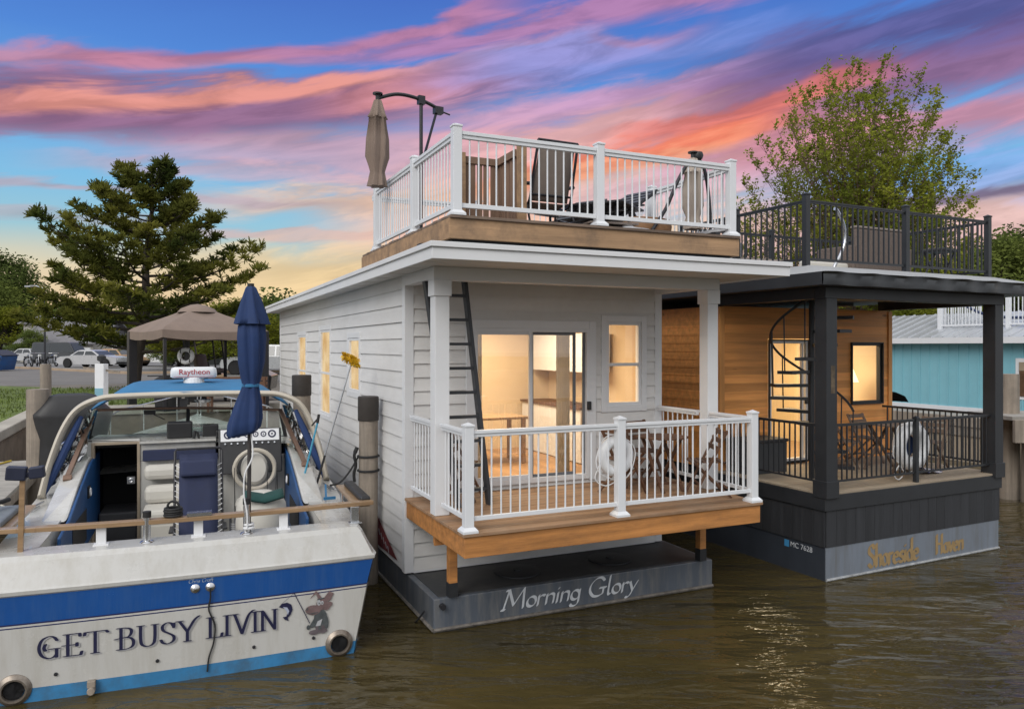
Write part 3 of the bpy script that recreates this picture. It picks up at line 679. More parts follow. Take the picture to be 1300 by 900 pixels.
# --- porch posts, beam, roof
for px_ in (.075, 3.95):
    m = MB(); w_ = .088; m.box(px_-w_,1.0-w_,1.386,px_+w_,1.0+w_,3.98); pp = m.build('porch_post','trim',hb,bev=.006)
    m = MB(); m.box(px_-.108,.892,3.90,px_+.108,1.108,4.085); m.build('post_capital','trim',pp,bev=.005)
m = MB(); m.box(-.03,.905,4.086,4.06,1.095,4.236); m.box(-.022,1.096,4.10,.12,2.10,4.236); m.box(3.84,1.096,4.10,3.962,2.10,4.236); m.build('porch_beam','trim',hb,bev=.005)
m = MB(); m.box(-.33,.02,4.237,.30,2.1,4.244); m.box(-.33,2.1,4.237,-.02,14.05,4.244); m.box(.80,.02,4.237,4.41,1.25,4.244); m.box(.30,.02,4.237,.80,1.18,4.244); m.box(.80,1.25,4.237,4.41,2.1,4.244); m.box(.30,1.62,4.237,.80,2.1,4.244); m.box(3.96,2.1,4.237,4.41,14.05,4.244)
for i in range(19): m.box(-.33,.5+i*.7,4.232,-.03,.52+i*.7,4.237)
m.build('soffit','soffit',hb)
m = MB(); m.box(-.35,0,4.215,4.43,.022,4.335); m.box(-.35,.023,4.215,-.33,14.08,4.335); m.box(4.41,.023,4.215,4.43,14.08,4.335); m.box(-.33,14.06,4.215,4.41,14.08,4.335)
m.box(-.375,-.025,4.336,4.455,.03,4.392); m.box(-.375,.031,4.336,-.32,14.1,4.392); m.box(4.40,.031,4.336,4.455,14.1,4.392)
m.build('roof_fascia','trim',hb,bev=.004)
m = MB(); m.box(-.32,.03,4.25,.30,14.06,4.398); m.box(.80,.03,4.25,4.40,14.06,4.398); m.box(.30,.03,4.25,.80,1.18,4.398); m.box(.30,1.62,4.25,.80,14.06,4.398); m.build('roof','membrane',hb)
# --- ladder through the hatch
ld = MB()
A0, A1 = Vector((.30,1.52,4.9)), Vector((.50,1.28,1.386)); B0, B1 = Vector((.62,1.52,4.9)), Vector((.83,1.28,1.386))
A1 = Vector((.13,1.25,1.386)); A0 = Vector((.03,1.22,4.9)); 
A0, A1 = Vector((-.04,1.40,4.55)), Vector((.40,1.26,1.386)); B0, B1 = Vector((.48,1.40,4.55)), Vector((.80,1.26,1.386))
ld.bar(A0,A1,.045,.11,(0,1,0)); ld.bar(B0,B1,.045,.11,(0,1,0))
for i in range(10):
    t = .1+i*.093; a = A0.lerp(A1,t); b = B0.lerp(B1,t); b.z = a.z; ld.bar(a,b,.09,.035,(0,0,1))
ld.build('ladder','ladder',hb,bev=.004)
# --- lower railing
rl = MB()
Z0, Z1 = 1.50, 2.445
for p,q in (((.06,.06),(1.92,.06)),((1.92,.06),(3.87,.06)),((.06,.06),(.06,.91)),((.06,1.09),(.06,2.09)),((3.87,.06),(3.87,.91)),((3.87,1.09),(3.87,2.09))):
    rail_section(rl, p, q, Z0, Z1, .112, .02, .07, .07, .045, ins=.045)
rl.build('railing','rail',hb,bev=.003)
for x,y in ((.06,.06),(1.92,.06),(3.87,.06)): rail_post(hb, x, y, 1.386, 2.52, .10, 'rail')
# --- roof deck
m = MB(); y = .47
while y < 4.5:
    m.box(.0+rs.uniform(-.006,.012), y-.03 if y < .5 else y, 4.725, 4.02+rs.uniform(-.008,.006), y+.139, 4.757+rs.uniform(-.002,.002)); y += .145
m.build('roof_deck_boards', mat('grey_deck_boards',(.20,.145,.11),.85,.4,2.2,.4,14,stretch=(.25,3,3),dirt=(.06,.045,.035),dirt_amt=.7), hb, bev=.004)
m = MB(); m.box(.0,.47,4.50,4.02,.51,4.724); m.box(.0,.511,4.50,.04,4.55,4.724); m.box(3.98,.511,4.50,4.02,4.55,4.724); m.box(.04,4.51,4.5,3.98,4.55,4.724); m.build('roof_deck_joists','fascia2',hb,bev=.005)
m = MB(); m.box(.06,.56,4.399,3.94,4.48,4.70); m.build('shaded_gap_fill','black',hb)  # black block under the roof deck: rubber membrane plus the gap's shade put into colour
rl = MB(); Z0, Z1 = 4.85, 5.69
pts_u = [(.10,.52),(1.92,.52),(3.92,.52)]
for p,q in (((.10,.52),(1.92,.52)),((1.92,.52),(3.92,.52)),((.10,.52),(.10,2.05)),((.10,2.05),(.10,3.95)),((3.92,.52),(3.92,2.3)),((3.92,2.3),(3.92,4.4)),((.10,4.45),(1.95,4.45)),((1.95,4.45),(3.92,4.45))):
    rail_section(rl, p, q, Z0, Z1, .107, .02, .075, .08, .05, ins=.05)
rl.build('railing','rail',hb,bev=.003)
for x,y in pts_u+[(.10,2.05),(.10,3.95),(3.92,2.3),(3.92,4.45),(1.95,4.45)]: rail_post(hb, x, y, 4.757, 5.765, .10, 'rail')
# hatch guard of weathered boards on the roof deck
m = MB()
for x in (.66,.745,.84,.93,1.03,1.1): m.box(x,1.74,4.76,x+.07,1.765,5.72)
for yv in (1.2,1.3,1.42,1.54,1.64): m.box(1.13,yv,4.76,1.155,yv+.07,5.72)
m.box(.56,1.72,5.66,1.2,1.78,5.75); m.box(1.1,1.16,5.66,1.16,1.72,5.75)
hg = m.build('hatch_guard', mat('brown_guard_boards',(.20,.125,.085),.8,.35,3,.3,16,stretch=(4,4,.3)), hb, bev=.003)
for q in ((.56,1.66,4.76,.65,1.74,5.78),(1.12,1.06,4.76,1.22,1.15,5.80)): m = MB(); m.box(*q); m.build('guard_post','fascia2',hg,bev=.004)
# ================================================================== DARK HOUSEBOAT
T2 = R(26.3); P2 = Vector((4.43,10.73,0))
h2 = thing('houseboat', 'black and cedar houseboat with spiral stair and gold name on its blue grey hull', 'houseboat', P2, T2)
m = MB(); m.cm = 0; m.box(0,0,-.35,3.98,13.5,.475); hull2 = m.build('hull','hulldark',h2,bev=.01)
m = MB(); m.box(.0,-.012,-.35,3.98,-.001,.476); m.build('front_plate','hull2',hull2)
m = MB(); m.tube([(.0,-.02,.02),(3.98,-.02,.02)],.02,6); m.build('waterline_bead', mat('pale_scum_line',(.30,.31,.32),.9,.4,10,.8,40), hull2)
nm = pen('Shoreside', LOW, .33, 1.12, (.034,.010), R(28)); write('name_lettering', nm, lambda x,y,k: (.86+x,-.016-.00004*k,.085+y), 'gold', hull2)
nm = pen('Haven', LOW, .29, .68, (.034,.010), R(28)); write('name_lettering', nm, lambda x,y,k: (2.39+x,-.016-.00004*k,.105+y), 'gold', hull2)
plain_text('registration_number','MC 7628',.11,'letterw',hull2,(-.004,.43,.385),(R(90),0,R(-90)))
m = MB(); m.box(-.006,.66,.335,-.003,.75,.435); m.build('registration_sticker', mat('blue_sticker',(.05,.25,.5),.5,.1,4), hull2)
m = MB()
for i in range(20): m.box(.0+i*.2,-.022,.478,.195+i*.2,-.002,1.03)
for i in range(67): m.box(-.022,.0+i*.2,.478,-.002,.195+i*.2,1.03)
m.box(.0,.0,.478,3.98,13.5,1.02); m.build('skirt_boards','charcoal',h2,bev=.003)
m = MB(); m.box(-.03,-.045,1.00,4.02,-.023,1.215); m.box(-.052,-.045,1.00,-.031,13.5,1.215); m.box(3.98,-.02,1.0,4.02,13.5,1.215); m.build('band_board','black',h2,bev=.004)
m = MB(); y = -.03
while y < 2.2: m.box(-.03,y,1.216,4.01,y+.137,1.246); y += .142
m.build('deck_boards', mat('tan_deck',(.33,.27,.20),.8,.2,2,.3,14,stretch=(.3,3,3),bands=(1,.142,.08)), h2, bev=.003)
def q_f(a,o,z): return (a,2.2-o,z)
def q_l(a,o,z): return (.03-o,a,z)
def q_r(a,o,z): return (4.25+o,a,z)
m = MB(); siding(m,.11,4.18,1.245,4.0,.142,q_f,[(1.10,2.10,1.25,3.46),(3.16,4.02,2.24,3.40)],lap=.008); m.build('front_wall','cedar',h2)
m = MB(); siding(m,2.3,12.5,1.245,4.0,.142,q_l,[],lap=.008,rng=rs,joints=1); m.build('side_wall','cedar',h2)
m = MB(); siding(m,2.3,12.5,1.245,4.0,.142,q_r,[],lap=.008); m.build('side_wall','cedar',h2)
for x0 in (.01, 4.18): m = MB(); m.box(x0,2.17,1.247,x0+.10,2.30,3.99); m.build('corner_board','cedarp',h2,bev=.004)
m = MB(); m.box(.04,12.48,1.247,4.24,12.5,3.99); m.build('rear_wall','cedar',h2)
wd = window_unit(h2,3.18,4.0,2.26,3.38,q_f,kind='fixed',trim=.02,fm='black',tm='black',blind=None,deep=.12,tdepth=.05)
M_['roomwall2'] = mat('pale_yellow_room_wall',(.70,.58,.36),.8,.06,1.5)
m = MB(); x0,x1,y0,y1,z0_,z1_ = .08,4.2,2.32,5.2,1.26,3.97
m.add([(x0,y0,z0_),(x0,y1,z0_),(x0,y1,z1_),(x0,y0,z1_)],[(0,1,2,3)]); m.add([(x1,y0,z0_),(x1,y1,z0_),(x1,y1,z1_),(x1,y0,z1_)],[(0,1,2,3)]); m.add([(x0,y1,z0_),(x1,y1,z0_),(x1,y1,z1_),(x0,y1,z1_)],[(0,1,2,3)]); m.add([(x0,y0,z1_),(x1,y0,z1_),(x1,y1,z1_),(x0,y1,z1_)],[(0,1,2,3)])
m.build('room_wall','roomwall2',h2); m = MB(); m.add([(x0,y0,z0_),(x1,y0,z0_),(x1,y1,z0_),(x0,y1,z0_)],[(0,1,2,3)]); m.build('room_floor','teak',h2)
wd = window_unit(h2,1.14,2.06,1.30,3.42,q_f,kind='fixed',trim=.025,fm='trim',tm='black',blind=None,deep=.12,tdepth=.03,name='glass_door')
m = MB(); m.box(1.86,2.14,1.35,1.90,2.19,3.38); m.build('door_stile','trim',wd); m = MB(); m.box(1.93,2.1,2.3,1.96,2.15,2.42); m.build('door_handle','black',wd)
m = MB(); m.box(2.55,2.175,1.62,2.63,2.19,1.74); m.build('outlet_cover','dkmetal',h2)
# posts beams roof
for x,y,n in ((.06,.04,'porch_post'),(3.92,.04,'porch_post')):
    m = MB(); m.box(x-.105,y-.105,1.247,x+.105,y+.105,4.0); p = m.build(n,'black',h2,bev=.006)
    m = MB(); m.box(x-.125,y-.125,1.18,x+.125,y+.125,1.42); m.build('post_base','black',p,bev=.005)
    if x < 1:
        m = MB(); m.box(x-.02,y-.107,2.66,x+.06,y-.1055,3.05); m.build('bare_patch', mat('bare_wood_patch',(.10,.075,.05),.8,.6,9), p)
m = MB(); m.box(-.06,-.06,4.001,4.06,.14,4.16); m.box(-.06,.141,4.001,.10,2.2,4.16); m.box(3.9,.141,4.001,4.06,2.2,4.16); m.build('porch_beam','black',h2,bev=.005)
m = MB(); m.box(-.36,-.28,4.161,4.62,13.2,4.19); m.build('soffit','black',h2)
m = MB(); 
def fas(u): return -.30+.006*sin(u*5.1)+.008*sin(u*11.3+1)
rows = []
for z,b in ((4.165,.0),(4.24,.012),(4.31,.006),(4.345,.03)): rows.append([(-.38+i*5.02/50, fas(i*.1)-b*(1+.8*sin(i*.9)), z+.004*sin(i*.7)) for i in range(51)])
m.grid(rows); m.grid([[(-.38,-.28+i*.5,z) for i in range(27)] for z in (4.165,4.345)]); m.grid([[(4.64,-.28+i*.5,z) for i in range(27)] for z in (4.165,4.345)])
m.build('roof_fascia', mat('black_sheet_metal',(.030,.033,.038),.33,.2,2,.15,5), h2, smooth=True)
m = MB(); m.add([(-.37,-.30,4.346),(4.63,-.30,4.346),(4.63,13.2,4.346),(-.37,13.2,4.346),(.0,.30,4.50),(4.35,.30,4.50),(4.35,13.0,4.50),(.0,13.0,4.50)],[(0,1,5,4),(1,2,6,5),(2,3,7,6),(3,0,4,7),(4,5,6,7)]); m.build('roof','membrane',h2)
# railings
M_['brail'] = mat('black_rail',(.02,.022,.026),.4,.15,4)
rl = MB()
for p,q in (((.10,.02),(1.97,.02)),((1.97,.02),(3.86,.02)),((.02,.10),(.02,2.18)),((3.95,.1),(3.95,2.18))): rail_section(rl,p,q,1.38,2.215,.105,.018,.035,.04,.03,ins=.05,round_=False)
rl.build('railing','brail',h2); rail_post(h2,1.97,.02,1.247,2.25,.065,'brail',False)
rl = MB()
R2 = [(.02,.36),(2.2,.36),(4.3,.36),(4.3,3.2),(.02,3.2)]
for p,q in (((.02,.36),(2.2,.36)),((2.2,.36),(4.3,.36)),((.02,.36),(.02,3.2)),((4.3,.36),(4.3,3.2)),((.02,3.2),(2.2,3.2)),((2.2,3.2),(4.3,3.2))): rail_section(rl,p,q,4.58,5.46,.118,.02,.045,.045,.035,ins=.05,round_=False)
rl.build('railing','brail',h2)
for x,y in R2+[(2.2,3.2),(.02,1.8)]: rail_post(h2,x,y,4.50,5.56,.085,'brail',False)
# spiral stair under the roof hatch
sp = MB(); cx, cy = .82, .98
sp.cyl((cx,cy,1.247),(cx,cy,4.16),.045,n=14); st = sp.build('stair_pole','black',h2,smooth=True)
m = MB(); hp = []
for i in range(13):
    a = R(-35+i*31); z = 1.46+i*.212; rr = .62
    d0 = Vector((cos(a-.24),sin(a-.24),0)); d1 = Vector((cos(a+.24),sin(a+.24),0)); c = Vector((cx,cy,z))
    if z < 4.12:
        vs = [c+d0*.05,c+d0*rr,c+d1*rr,c+d1*.05]; m.add([tuple(v) for v in vs]+[tuple(v-Vector((0,0,.05))) for v in vs],[(0,1,2,3),(7,6,5,4),(0,1,5,4),(1,2,6,5),(2,3,7,6),(3,0,4,7)])
m.build('stair_treads','black',h2)
m = MB(); hr = []
for i in range(60):
    a = R(-35+i*31/5); z = 1.46+.85+i*.212/5
    if z < 4.45: hr.append((cx+.62*cos(a),cy+.62*sin(a),z))
m.tube(hr,.02,8)
for i in range(0,13):
    a = R(-35+i*31); z = 1.46+i*.212
    if z+.85 < 4.4: m.cyl((cx+.6*cos(a),cy+.6*sin(a),z-.02),(cx+.62*cos(a),cy+.62*sin(a),z+.85),.011,n=6)
m.build('stair_handrail','black',h2,smooth=True)
# ================================================================== MOTOR YACHT
TY = R(22); PY = Vector((-3.248, 7.616, 0))
yt = thing('motor_yacht', 'white motor yacht with royal blue stripe, navy lettering on its transom and blue canvas top', 'boat', PY, TY)
def lerp_tab(tab, t):
    for (a, va), (b, vb) in zip(tab[:-1], tab[1:]):
        if t <= b:
            k = (t-a)/(b-a) if b > a else 0; k = k*k*(3-2*k)*.5 + k*.5
            return va+(vb-va)*k
    return tab[-1][1]
RUB = [(0,1.90),(.3,2.02),(.55,1.98),(.75,1.58),(.9,.82),(1,.02)]
def level(z0, off, Lb, flare, rise, yoff, pinch=1.):
    def hw(t): return max(.015, lerp_tab(RUB, t)+off-flare*t*t*max(0,lerp_tab(RUB,t)/2))
    pts = []
    ts = [1,.97,.93,.88,.82,.75,.68,.6,.5,.4,.3,.2,.1,.03,.008]
    for t in ts: pts.append((-hw(t), yoff+t*(Lb-yoff), z0+rise*t**2))
    h0 = hw(0)-.03
    for i in range(13):
        x = -h0+2*h0*i/12; pts.append((x, yoff-.055*(1-(x/h0)**2)-.0, z0))
    for t in ts[::-1]: pts.append((hw(t), yoff+t*(Lb-yoff), z0+rise*t**2))
    return pts
LV_ = [level(-.35,-.55,8.9,.5,.0,.05), level(-.02,-.225,9.3,.42,.02,.0), level(.13,-.20,9.4,.40,.05,.0), level(.70,-.085,9.9,.22,.22,-.005), level(.712,-.083,9.9,.22,.22,-.005), level(.73,-.08,9.92,.22,.23,-.005), level(.745,-.078,9.95,.22,.23,-.006),
       level(1.0,-.015,10.3,.05,.36,-.01), level(1.015,.0,10.35,.04,.37,-.025), level(1.05,.005,10.4,.03,.38,-.03), level(1.062,-.015,10.4,.03,.38,-.012), level(1.075,-.025,10.42,.03,.38,-.005), level(1.29,-.125,10.5,.02,.42,.10), level(1.335,-.16,10.5,.02,.42,.15)]
bm_ = [0,0,1,3,1,3,2,1,1,1,1,1,1]
m = MB()
for i in range(len(LV_)-1):
    m.cm = bm_[i]; m.grid([LV_[i], LV_[i+1]])
M_['pin'] = mat('navy_pinstripe',(.015,.02,.09),.4,.05,3)
yh = m.build('hull', ['boot','gel','gelblue','pin'], yt, smooth=True, ang=28)
# decks and cockpit
m = MB(); cap = LV_[-1]; nb = 15
port = cap[:nb]; star = cap[-nb:][::-1]
rows = []
for (p, s) in zip(port[::-1], star[::-1]): rows.append((p, s))
wi = 1.36
def inner(y): return 1.36 if y < 4.3 else max(.05, 1.36-(y-4.3)*.02)
tr = cap[nb-1:nb+14]
m.grid([tr, [(max(-1.62,min(1.62,p[0])), .40, 1.345) for p in tr]])
for side in (0, 1):
    r0 = []; r1 = []
    for rp in rows:
        p = rp[side]
        if p[1] > 4.6: continue
        sg = -1 if side == 0 else 1
        r0.append(p); r1.append((sg*wi, max(p[1], .40), p[2]+.012))
    m.grid([r0, r1])
fr = []
for rp in rows:
    p, s = rp
    if p[1] < 4.0: continue
    fr.append([(p[0]+(s[0]-p[0])*k/6, p[1], p[2]+.10*(1-abs(k-3)/3.)**.7) for k in range(7)])
m.grid(fr)
m.build('side_deck', 'gel', yt, smooth=True, ang=30)
m = MB(); z0 = .50
m.add([(-wi,.40,1.345),(wi,.40,1.345),(wi,.40,z0),(-wi,.40,z0)],[(0,1,2,3)])
for sg in (-1,1): m.add([(sg*wi,.40,1.345),(sg*wi,4.2,1.36),(sg*wi,4.2,z0),(sg*wi,.40,z0)],[(0,1,2,3)])
m.add([(-wi,.40,z0),(wi,.40,z0),(wi,4.2,z0),(-wi,4.2,z0)],[(0,1,2,3)])
m.build('cockpit', 'cream', yt)
m = MB()
for i in range(8): m.box(-1.2+i*.13, .75, .502, -1.09+i*.13, 2.2, .525)
m.build('floor_mat', 'rubber', yt)
# side coamings with blue padded inner panels
for sg in (-1, 1):
    m = MB()
    prof = [(1.55,1.34),(4.5,1.36),(4.5,1.86),(3.3,1.80),(2.4,1.60)]
    a = [(sg*1.30,y,z) for y,z in prof]; b = [(sg*1.56,y,z-.06*(z>1.4)) for y,z in prof]
    n = len(prof); m.add(a+b, [tuple(range(n)), tuple(range(n,2*n))[::-1]]+[(i,(i+1)%n,n+(i+1)%n,n+i) for i in range(n)])
    c = m.build('coaming','gel',yt,bev=.025)
    m = MB(); prof = [(.95,.75),(4.2,.75),(4.2,1.82),(3.3,1.76),(2.4,1.56),(1.6,1.36),(.95,1.30)]
    m.prism([(y,z) for y,z in prof], sg*1.262, sg*1.298, 'x'); pan = m.build('padded_panel','bluevinyl',c,bev=.02)
    m = MB(); m.box(sg*1.255,1.7,.85,sg*1.264,2.8,1.25); m.box(sg*1.24,2.9,1.35,sg*1.264,3.05,1.5); m.build('storage_pocket','dark',pan,bev=.01)
    m = MB(); m.torus((sg*1.235,2.975,1.425),.045,.012,'x',16,6); m.build('speaker_ring','ringwhite',pan)
# bulkhead with companionway, bench, helm
m = MB()
m.box(-1.36,3.62,.5,-1.30,3.70,2.0); m.box(-.70,3.62,.5,1.36,3.70,1.70); m.box(-1.30,3.62,1.96,-.70,3.70,2.02); m.box(-.70,3.62,1.70,.30,3.70,1.95)
m.build('bulkhead','gel',yt,bev=.01)
m = MB(); m.box(-1.305,3.60,.5,-1.265,3.72,1.99); m.box(-.735,3.60,.5,-.695,3.72,1.99); m.box(-1.265,3.60,1.95,-.735,3.72,1.99); dfm = m.build('companionway_frame', mat('tan_frame',(.33,.27,.20),.6,.15,3), yt, bev=.005)
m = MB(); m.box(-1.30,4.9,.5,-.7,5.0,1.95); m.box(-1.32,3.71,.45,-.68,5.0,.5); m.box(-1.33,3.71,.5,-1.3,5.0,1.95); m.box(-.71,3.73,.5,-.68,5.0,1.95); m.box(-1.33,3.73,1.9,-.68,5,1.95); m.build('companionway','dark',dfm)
m = MB(); m.box(-1.25,3.9,.5,-.75,4.6,.95); m.build('cabin_step', mat('dark_grey_vinyl',(.06,.06,.065),.6,.15,3), dfm, bev=.03)
m = MB(); m.box(-.86,3.585,1.40,-.76,3.6,1.50); m.torus((-.81,3.58,1.45),.025,.008,'y',12,6); m.build('door_latch','metal',dfm)
# bench seat
m = MB(); m.box(-.62,2.75,.5,.18,3.35,.98); bs = m.build('bench_seat','cream',yt,bev=.03)
m = MB(); m.box(-.62,2.72,.99,.18,3.30,1.16); m.build('seat_cushion','cream',bs,bev=.05)
m = MB(); m.box(-.62,3.20,1.16,.18,3.45,1.40); m.build('backrest','cream',bs,bev=.07)
m = MB(); m.box(-.64,3.40,1.45,.20,3.60,1.66); m.build('headrest','cream',bs,bev=.07)
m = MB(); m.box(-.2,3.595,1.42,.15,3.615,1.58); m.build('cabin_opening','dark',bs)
m = MB(); m.box(-.66,3.52,1.71,.30,3.61,1.86); m.build('navy_panel','navyseat',bs,bev=.01)
# dash and helm
m = MB(); m.add([(-1.35,3.60,2.03),(1.36,3.60,1.86),(1.36,4.75,1.92),(-1.35,4.75,1.98)],[(0,1,2,3)]); m.box(-.7,3.55,1.955,.3,4.6,1.985); dash = m.build('dashboard','gel',yt)
m = MB(); m.prism([(3.25,1.50),(3.62,1.50),(3.62,2.10),(3.50,2.12)], .33, 1.20, 'x'); helm = m.build('helm_console','plastic',dash,bev=.015)
def hp_(x, t, o=.004): return (x, 3.25+.25*t-o*.9, 1.50+.62*t+o*.35)
m = MB(); m.add([hp_(.36,.72),hp_(1.17,.72),hp_(1.17,.98),hp_(.36,.98)],[(0,1,2,3)]); m.build('gauge_panel','ringwhite',helm)
for i,x in enumerate((.46,.60,.72,.84,.95,1.07)):
    m = MB(); r_ = .058 if i in (0,5) else .042
    for k in range(16):
        a0,a1 = 2*pi*k/16, 2*pi*(k+1)/16
        m.add([(x+r_*q*cos(a),)+hp_(0,.86+r_*q*sin(a)/.66,.008)[1:] for q,a in ((1,a0),(1,a1),(.62,a1),(.62,a0))],[(0,1,2,3)])
    m.add([(x+r_*.25*cos(2*pi*k/8),)+hp_(0,.86+r_*.25*sin(2*pi*k/8)/.66,.008)[1:] for k in range(8)],[tuple(range(8))])
    m.build('gauge','letter',helm)
m = MB()
for i in range(9): m.cyl(hp_(.42+i*.085,.66,.0), hp_(.42+i*.085,.66,.03), .013, n=8)
m.build('switch_row','metal',helm)
m = MB(); c0 = Vector((.76,3.12,1.63)); pts = []
for k in range(24):
    a = 2*pi*k/24; pts.append(c0+Vector((.19*cos(a), .19*sin(a)*.35, .19*sin(a)*.93)))
m.tube(pts,.013,8,closed=True)
for a in (pi/2, pi*7/6, -pi/6): m.bar(c0+Vector((0,.05,-.02)), c0+Vector((.19*cos(a), .19*sin(a)*.35, .19*sin(a)*.93)), .025,.01)
m.cyl(c0+Vector((0,.0,0)),c0+Vector((0,.3,-.1)),.03); m.build('steering_wheel','plastic',helm,smooth=True)
m = MB(); m.lathe([(.16,0),(.05,.04),(.045,.45),(.12,.5)],(.80,2.8,.5),16); hs = m.build('helm_seat','metal',yt,smooth=True)
m = MB(); m.lathe([(.0,.0),(.24,.0),(.27,.05),(.24,.12),(.0,.14)],(.80,2.8,1.10),24); m.build('seat_cushion','cream',hs,smooth=True)
m = MB()
o = len(m.v); m.lathe([(.0,-.05),(.15,-.045),(.185,0),(.15,.045),(.0,.05)],(0,0,0),24); m.xf(Matrix.Translation((.80,3.02,1.60)) @ Matrix.Rotation(R(80),4,'X') @ Matrix.Diagonal((1,1.25,1,1)))
m.build('backrest','cream',hs,smooth=True)
m = MB(); m.torus((.80,2.95,1.60),.27,.030,'y',32,8); m.build('back_ring','creamtube',hs,smooth=True)
m = MB(); m.box(-.36,3.75,1.985,-.02,3.98,2.22); m.build('chart_plotter','plastic',dash,bev=.02)
m = MB(); m.box(.12,3.85,1.97,.34,4.0,2.16); m.cyl((.23,3.9,1.9),(.23,3.9,2.0),.04); m.box(.3,3.72,1.96,.38,3.82,2.08); m.build('depth_sounder','plastic',dash,bev=.015)
m = MB(); m.cyl((.0,3.66,1.98),(.02,3.66,2.1),.02); m.cyl((.07,3.66,1.98),(.05,3.64,2.08),.015); m.build('throttle_lever','plastic',dash)
# windscreen
M_['tint'] = glass('green_glass',(.78,.93,.87),.20)
wx = [-1.42,-.80,-.10,.62,1.34]; wy = [4.25,4.55,4.68,4.55,4.25]
bot = [Vector((x,y,1.97-.03*(x+1.4))) for x,y in zip(wx,wy)]; top = [Vector((x*.93,y-.10,2.40-.03*(x+1.4)*.9)) for x,y in zip(wx,wy)]
m = MB(); m.bar(top[0],top[1],.04,.04); m.bar(top[1],top[2],.04,.04); m.bar(top[2],top[3],.04,.04); m.bar(top[3],top[4],.04,.04)
ws = m.build('windscreen_frame','copper',yt,bev=.006)
m = MB(); m.bar(bot[2],top[2],.05,.05); m.bar(bot[0],top[0],.04,.04); m.bar(bot[4],top[4],.04,.04)
for i in range(4): m.bar(bot[i],bot[i+1],.03,.03)
m.build('mullion','dkmetal',ws)
m = MB()
for i in range(4): m.add([bot[i],bot[i+1],top[i+1],top[i]],[(0,1,2,3)])
m.build('windscreen','tint',ws)
for sg, tp in ((-1,top[0]),(1,top[4])):
    e = Vector((sg*1.46,2.75,1.68)); b0 = Vector((sg*1.44,4.2,1.88))
    m = MB(); m.bar(tp,e,.06,.05); m.bar(e,e+Vector((0,-.05,-.05)),.10,.06); sf = m.build('side_window_frame','copper',yt,bev=.008)
    m = MB(); m.add([tp,e,b0],[(0,1,2)]); m.build('side_window','tint',sf)
m = MB()
for px_,dx in ((-.62,.16),(.62,.16)):
    pz = Vector((px_,4.38,2.33)); m.obox(pz,(dx,.06,.06)); m.bar(pz+Vector((.05,-.02,-.03)),pz+Vector((.2,.05,-.12)),.012,.012)
m.build('wiper_motor','plastic',ws)
# radar arch
for nm in ('a',):
    path = CR([(-1.80,3.02,1.36),(-1.73,3.28,1.80),(-1.62,3.48,2.20),(-1.47,3.60,2.46),(-1.22,3.68,2.59),(-.9,3.71,2.62),(0,3.74,2.63),(.9,3.71,2.62),(1.22,3.68,2.59),(1.47,3.60,2.46),(1.62,3.48,2.20),(1.73,3.28,1.80),(1.80,3.02,1.36)],6)
    m = MB(); rows = []
    for i,p in enumerate(path):
        a = (path[min(i+1,len(path)-1)]-path[max(i-1,0)]).normalized(); f = Vector((0,1,0)); f = (f-a*f.dot(a)).normalized(); n_ = a.cross(f)
        k = abs(p.x)/1.8; wd_ = .05+.06*max(0,k-.55)/.45; th_ = .043
        rows.append([p+f*wd_*1.5*cos(2*pi*j/12)+n_*th_*sin(2*pi*j/12) for j in range(12)])
    m.grid(rows, closed=True); m.add(rows[0],[tuple(range(12))]); m.add(rows[-1],[tuple(range(12))])
    arch = m.build('radar_arch','creamtube',yt,smooth=True)
# canvas top and side curtains
m = MB(); rows = []
for i in range(7):
    y = 3.72+i*.30; row = []
    for j in range(21):
        x = -1.36+2.72*j/20; row.append((x*(1-.02*i), y+.05*cos(j), 2.63+.115*sin(min(1,i/4)*pi/2)+.03*(1-(x/1.36)**2)-.22*max(0,abs(x)/1.36-.72)/.28+.004*sin(j*1.7+i)))
    rows.append(row)
m.grid(rows); top_ = m.build('canvas_top','bluecanvas',yt,smooth=True,ang=60)
sol = top_.modifiers.new('t','SOLIDIFY'); sol.thickness = .012
M_['vinyl'] = glass('clear_vinyl',(.62,.64,.66),.10,.12)
for sg in (-1,1):
    m = MB(); rows = []
    for i in range(9):
        t = i/8; a = Vector((sg*(1.34+.42*t),3.62-.50*t,2.46-1.0*t)); b = Vector((sg*(1.28+.12*t),4.15-.9*t,2.40-.66*t))
        rows.append([a+(b-a)*(j/8)+Vector((sg*.02*sin(j*2.3+i*.9),.03*sin(i*2+j),0)) for j in range(9)])
    m.grid(rows); cur = m.build('side_curtain','vinyl',yt,smooth=True)
    m = MB()
    for k in range(9):
        t0 = .04+k*.10; a = rows[min(8,int(t0*8))][1]; b = rows[min(8,int(t0*8+2))][rs.randint(3,8)]; m.bar(a,b,.022,.012)
    m.build('curtain_strap','plastic',cur)
    m = MB(); pa = [Vector((sg*(1.42+.38*t),3.56-.56*t,2.36-1.02*t)) for t in (0,.25,.5,.75,1)]; m.tube(pa,[.03,.05,.055,.045,.02],8); m.build('rolled_curtain','navy',cur,smooth=True)
